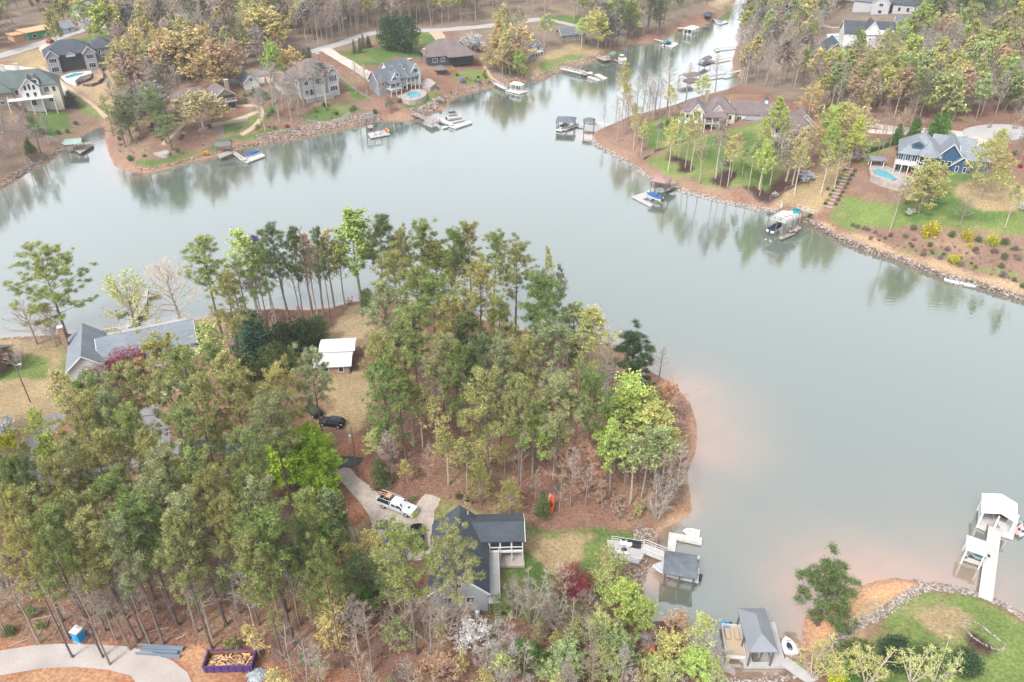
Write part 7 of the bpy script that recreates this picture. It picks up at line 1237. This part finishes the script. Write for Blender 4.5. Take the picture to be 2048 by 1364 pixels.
p = G(955,1232); r = thing('propane_tank', 'white upright propane tank at the corner of the charcoal-roofed house', 'tank', p); m = MB(); m.tube((0,0,.2),(0,0,1.0),.38,.38,12); m.ball((0,0,1.0),.38,.38,.28,12,6); m.build('tank', 'hull', r); m = MB(); m.tube((0,0,0),(0,0,.2),.3,.3,10); m.build('base', 'lamp', r); m = MB(); m.tube((0,0,1.25),(0,0,1.4),.12,.1,8,cap=True); m.build('valve', 'lamp', r)
p = G(936,1008); r = thing('grill', 'covered black grill on a tan stand beside the path behind the house', 'grill', p, .4); m = MB(); m.box(-.5,-.35,0,.5,.35,.8); m.build('stand', 'tan', r); m = MB(); m.ball((0,0,.95),.55,.4,.35,10,6); m.build('cover', 'rubber', r)
for k, (a, b, c_, t_) in enumerate(((1103,1005,'orange','orange'),(1099,1002,'tan','tan'))):
    p = G(a, b+18); r = thing('kayak', t_+' kayak leaning upright against a tree beside the dark bush', 'kayak', (p.x, p.y, p.z+1.6), 0); r.rotation_euler = (0, R(-68), R(80)); n = 9; m = MB(); rg = []
    for i in range(n):
        t = i/(n-1)*2-1; w_ = .38*(1-t*t)**.7+.01; x = t*1.8; b_ = len(m.v); rg.append(b_); m.v += [(x,-w_,.0),(x,0,-.25),(x,w_,.0),(x,0,.1)]
    for a_, b_ in zip(rg[:-1], rg[1:]):
        for q_ in range(4): m.f.append((a_+q_, a_+(q_+1) % 4, b_+(q_+1) % 4, b_+q_)); m.m.append(0)
    m.build('hull', c_, r); m = MB(); m.ball((0,0,.08),.45,.22,.06,8,3); m.build('cockpit', 'rubber', r)
# utility poles
def upole(label, px, py, h, arm=False, bx_=False):
    p = G(px, py); r = thing('utility_pole', label, 'utility pole', p); m = MB(); m.tube((0,0,-.5),(0,0,h),.14,.1,8,cap=True); m.build('pole', 'pole', r); CLEAR.append((p.x, p.y, 2))
    if bx_: m = MB(); m.tube((-.35,0,h*.72),(-.35,0,h*.72+.9),.26,.26,10,cap=True); m.build('transformer', 'lamp', r)
    if arm: m = MB(); m.tube((0,0,h-.3),(.9,0,h),.05,.05,6); m.obox((1.0,0,h), (1,0,0), (0,1,0), (0,0,1), .35, .16, .1); m.build('lamp_head', 'lamp', r)
M['pole'] = mat('pole_wood', (.15,.12,.10), .9, n1=3)
upole('slender utility pole with grey transformer by the dark asphalt pad', 714, 944, 10, bx_=True); upole('lamp pole with pale head on the left lawn', 61, 805, 9, arm=True); upole('white-topped pole at the edge of the tall woods near the golden tree', 562, 105, 8, arm=True)
# board fence along the left drive
fr_ = thing('rail_fence', 'weathered two-rail fence between the pines and the curving asphalt drive', 'fence', G(122,963)); pts = [G(a, b) for a, b in ((122,963),(155,945),(190,928),(225,912),(256,902))]
for p in pts: m = MB(); q = p-fr_.location; m.box(q.x-.08,q.y-.08,q.z-.4,q.x+.08,q.y+.08,q.z+1.3); m.build('post', 'deckwhite', fr_)
for hh in (.6, 1.1):
    for a, b in zip(pts[:-1], pts[1:]): m = MB(); m.tube(a-fr_.location+Vector((0,0,hh)), b-fr_.location+Vector((0,0,hh)), .06, .06, 4); m.build('rail', 'deckwhite', fr_)
# fallen leaves / ground cover and loose brush in the woods
lf = MB(); rd = random.Random(21)
polys = [wpoly([(0,1085),(740,1085),(760,1200),(860,1235),(1250,1250),(1250,1420),(560,1420),(420,1300),(0,1285)]), wpoly([(690,900),(800,760),(930,720),(1080,720),(1230,780),(1360,860),(1365,1000),(1262,1046),(1000,1014),(880,985),(780,970)])]
for pw in polys:
    x0, x1 = min(p[0] for p in pw), max(p[0] for p in pw); y0, y1 = min(p[1] for p in pw), max(p[1] for p in pw); PX = np.array([rd.uniform(x0, x1) for _ in range(26000)]); PY = np.array([rd.uniform(y0, y1) for _ in range(26000)]); ok = inside(pw, PX, PY)
    for x, y in zip(PX[ok], PY[ok]):
        if SD(x, y) > 1: leafquad(lf, (x, y, H(x, y)+rd.uniform(.04,.14)), rd.uniform(.12,.3), rd, 0, 3)
M['deadleaf'] = mat('fallen_leaves', (.235,.125,.085), .9, island=.6, spec=.1); o = lf.build('fallen_leaves', 'deadleaf'); tag(o, 'rust-brown fallen leaves over the woodland floor', 'leaf litter', kind='stuff')
rd = random.Random(77)
for i in range(26):
    x, y = (rd.uniform(20, 700), rd.uniform(1190, 1290)) if i < 16 else (rd.uniform(900, 1200), rd.uniform(930, 1000)); p = G(x, y); r_ = thing('fallen_branch', None, 'branch', p, rd.uniform(0, 3.1)); l = rd.uniform(1.2, 3); m = MB(); m.tube((-l/2,0,.1),(l/2,0,.15),.07,.04,5); m.twig((0,0,.12),(.7,.6,.25),.03); m.build('limb', 'lumber' if i % 4 == 0 else 'palewood', r_); TREES.append((r_, 'branch', 'x', p.x, p.y, .3))
# ================================================================== the far woods past 290 of a kind: one object
M['bark_far'] = mat('far_bark', (1, 1, 1), .95, attr='tint', spec=.1); M['needle_far'] = mat('far_needles', (1, 1, 1), .8, attr='tint', island=.45, trans=.25, spec=.1)
M['leaf_far'] = mat('far_leaves', (1, 1, 1), .8, attr='tint', island=.35, trans=.35, spec=.1); M['twig_far'] = mat('far_twigs', (1, 1, 1), .9, attr='tint', island=.3, spec=.1)
SLOT = {'bark': 0, 'pine_needles': 1, 'young_leaves': 2, 'twigs': 3}; kinds = {}
for t_ in TREES: kinds.setdefault(t_[0].name.split('.')[0], []).append(t_)
def size_px(t_):
    o, key, tint, x, y, h = t_; qx, qy = proj(x, y, H(x, y)+h*.6); s = pxm(x, y)*h
    return s if -20 < qx < 2068 and -25 < qy < 1400 else s*.01
over = []
for k, L in kinds.items():
    L.sort(key=size_px, reverse=True)
    cap = 285
    over += L[cap:]
cache = {}
def arrays(me):
    if me.name not in cache:
        co = np.empty(len(me.vertices)*3, np.float32); me.vertices.foreach_get('co', co); lv = np.empty(len(me.loops), np.int32); me.loops.foreach_get('vertex_index', lv)
        ls = np.empty(len(me.polygons), np.int32); me.polygons.foreach_get('loop_start', ls); mi = np.empty(len(me.polygons), np.int32); me.polygons.foreach_get('material_index', mi)
        sl = np.array([SLOT[m_.name] for m_ in me.materials], np.int32); cache[me.name] = (co.reshape(-1, 3), lv, ls, sl[mi])
    return cache[me.name]
CO, LV, LS, MI, TC = [], [], [], [], []; nv = nl = 0
for (o, key, tint, x, y, h) in over:
    ca, sa = math.cos(o.rotation_euler[2]), math.sin(o.rotation_euler[2])
    for ch in o.children:
        co, lv, ls, mi = arrays(ch.data); c = co*np.array(o.scale); c = np.stack([c[:, 0]*ca-c[:, 1]*sa, c[:, 0]*sa+c[:, 1]*ca, c[:, 2]], 1)+np.array(o.location)
        CO.append(c); LV.append(lv+nv); LS.append(ls+nl); MI.append(mi); TC.append(np.tile(np.array(ch.color, np.float32), (len(co), 1))); nv += len(co); nl += len(lv)
dead = set(id(t_[0]) for t_ in over); TREES = [t_ for t_ in TREES if id(t_[0]) not in dead]
for t_ in over:
    for ch in list(t_[0].children): bpy.data.objects.remove(ch)
    bpy.data.objects.remove(t_[0])
if over:
    me = bpy.data.meshes.new('far_woods'); LV = np.concatenate(LV); LS = np.concatenate(LS); me.vertices.add(nv); me.vertices.foreach_set('co', np.concatenate(CO).astype(np.float32).ravel()); me.loops.add(nl); me.loops.foreach_set('vertex_index', LV)
    me.polygons.add(len(LS)); me.polygons.foreach_set('loop_start', LS); me.polygons.foreach_set('material_index', np.concatenate(MI)); me.update(calc_edges=True)
    a_ = me.color_attributes.new('tint', 'FLOAT_COLOR', 'POINT'); a_.data.foreach_set('color', np.concatenate(TC).ravel())
    for k in ('bark_far', 'needle_far', 'leaf_far', 'twig_far'): me.materials.append(M[k])
    o = bpy.data.objects.new('far_woods', me); C.objects.link(o); tag(o, 'far-off mixed spring woods behind the lakeside houses', 'woods', kind='stuff'); print('far woods', len(over), nv)
# ================================================================== a label for every tree
LM = [((795,1020),'the white pickup truck'),((925,1130),'the charcoal-roofed house'),((665,705),'the white-roofed cabin'),((250,700),'the long grey-roofed house'),((161,1265),'the blue portable toilet'),((460,1330),'the purple dumpster'),((320,1302),'the blue-grey beams'),((1355,1130),'the charcoal boat canopy'),((1250,1098),'the railed grey deck'),((1515,1285),'the grey hip-roofed dock'),((1995,1030),'the white boathouse'),((1335,1262),'the maroon-roofed dock'),((1385,860),'the silty orange shallows'),((1860,310),'the blue lakeside house'),((1995,265),'the round cul-de-sac'),((1855,150),'the lone dark right-hand pine'),((1980,110),'the upper right leafy trees'),((1480,120),'the right creek bank'),((1760,190),'the brown woods mid right'),((1560,110),'the bare grey woods'),((760,30),'the dark evergreen pair'),((360,100),'the golden spreading trees'),((1100,960),'the orange kayak'),((950,870),'the woodland clearing'),((620,1230),'the bare saplings slope'),((1060,1200),'the burgundy maple'),((900,640),'the north shore pines'),((150,880),'the curved drive loop'),((1570,440),'the two-storey dock'),((1325,362),'the mauve-roofed gazebo'),((1470,205),'the long brown-roofed mansion'),((1572,255),'the brown-roofed cottage'),((1150,248),'the twin-roofed boathouses'),((1677,78),'the oval pool'),((1660,115),'the brick house'),((905,105),'the dark slate house'),((795,145),'the white gabled house'),((640,155),'the tall grey house'),((445,195),'the tan stone house'),((150,120),'the turquoise pool'),((50,190),'the cream house'),((155,280),'the green-roofed dock'),((815,90),'the striped lawn'),((1380,57),'the creek boathouse'),((665,848),'the black wagon'),((1745,10),'the far gabled houses'),((90,62),'the half-built house'),((1075,100),'the blue cottage'),((1143,78),'the tan ranch house'),((1800,480),'the terraced beds'),((1965,1285),'the stone-ringed bed'),((750,260),'the two-roofed boathouse'),((445,295),'the grey gable dock'),((275,600),'the weathered dock'),((322,304),'the round fire ring'),((560,890),'the dark asphalt drive'),((270,930),'the curving asphalt drive'),((1420,10),'the head of the creek'),((560,20),'the top edge road bend'),((1060,20),'the top edge grass drive'),((1030,178),'the cream-roofed boathouse')]
KW = {'pine':'pine','pinelow':'low-branched pine','pineopen':'wide open-crowned pine','pinesmall':'short pine','pinefar':'pine','tall':'leafless tree','tallbud':'budding tree','tallleaf':'leafy tree','round':'leafless spreading tree','roundbud':'broad budding tree','roundleaf':'leafy spreading tree','willow':'willowy budding tree','multi':'leafless many-stemmed tree','multibud':'many-stemmed budding tree','sapling':'leafless sapling','saplingbud':'budding sapling','tallfar':'leafless tree','budfar':'budding tree','rbudfar':'round budding tree','leaffar':'leafy tree','fan':'twiggy fan-shaped tree','maple':'maple','cone':'conical evergreen','ever':'dense evergreen','arbor':'arborvitae','shrub':'rounded shrub','brush':'twiggy bush','brushbud':'budding bush','branch':'fallen branch'}
CW = {'pine':'pine tree','pinelow':'pine tree','pineopen':'pine tree','pinesmall':'pine tree','pinefar':'pine tree','cone':'evergreen','ever':'evergreen','arbor':'evergreen','shrub':'shrub','brush':'bush','brushbud':'bush','sapling':'sapling','saplingbud':'sapling','branch':'branch','maple':'maple tree'}
GR = {'tallfar':'leafless trees of the lakeside woods','budfar':'budding trees of the lakeside woods','rbudfar':'budding trees of the lakeside woods','leaffar':'leafy spring trees','tall':'leafless trees of the lakeside woods','tallbud':'budding trees of the lakeside woods','tallleaf':'leafy spring trees','pine':'tall pines of the near peninsula','pinefar':'pines of the far woods','sapling':'saplings on the woodland floor','saplingbud':'saplings on the woodland floor','shrub':'garden shrubs','brush':'bushes on the woodland floor','brushbud':'bushes on the woodland floor','branch':'branches lying on the woodland floor'}
OR = ['nearest','second nearest','third nearest','fourth nearest','fifth nearest','sixth nearest','seventh nearest','eighth nearest','ninth nearest','tenth nearest','eleventh nearest','twelfth nearest','thirteenth nearest','fourteenth nearest','fifteenth nearest','sixteenth nearest','seventeenth nearest','eighteenth nearest','nineteenth nearest','twentieth nearest','twenty-first nearest','twenty-second nearest','twenty-third nearest','twenty-fourth nearest','farthest']
buck = {}
for (o, key, tint, x, y, h) in TREES:
    qx, qy = proj(x, y, H(x, y)); best = sorted((math.hypot(a-qx, (b-qy)*1.6), (a, b), t) for (a, b), t in LM)[0]; d, (a, b), t = best
    dx, dy = qx-a, (qy-b)*1.6; rel = ('left of' if dx < 0 else 'right of') if abs(dx) > abs(dy) else ('behind' if dy < 0 else 'in front of')
    szw = '' if key in ('shrub','brush','brushbud','branch','sapling','saplingbud') else ('tall ' if h > 17 else ('small ' if h < 9 else ''))
    kw = KW[key]
    if key == 'sapling' or key in ('tall', 'tallfar') or key == 'round' or key == 'multi': look = f'{WORD[tint]} {kw}'
    elif key == 'branch': look = 'bare '+kw
    else: look = f'{WORD[tint]} {kw}'
    buck.setdefault((szw+look, rel, t), []).append((d, id(o), o)); o['category'] = CW.get(key, 'tree')
    if key in GR: o['group'] = GR[key]
for (look, rel, t), L in buck.items():
    L.sort(key=lambda e: e[0])
    for i, (_, _, o) in enumerate(L):
        lb = f'{look} {rel} {t}' if len(L) == 1 else f'{OR[min(i, 24)]} {look} {rel} {t}'
        if len(lb.split()) > 16: lb = lb.replace('small ', '').replace('tall ', '')
        o['label'] = lb
# ================================================================== air
hz = MB(); hz.box(-700,-60,-4,700,1000,110); hb = hz.build('haze', 'trim'); tag(hb, kind='stuff'); hb['label'] = 'thin pale haze over the lake'
hm = bpy.data.materials.new('haze'); hm.use_nodes = True; t = hm.node_tree; t.nodes.clear(); ou = t.nodes.new('ShaderNodeOutputMaterial'); pv = t.nodes.new('ShaderNodeVolumePrincipled'); pv.inputs['Color'].default_value = (.93,.95,1,1); pv.inputs['Density'].default_value = .00016; pv.inputs['Anisotropy'].default_value = .2; t.links.new(pv.outputs[0], ou.inputs['Volume']); hb.data.materials.clear(); hb.data.materials.append(hm)
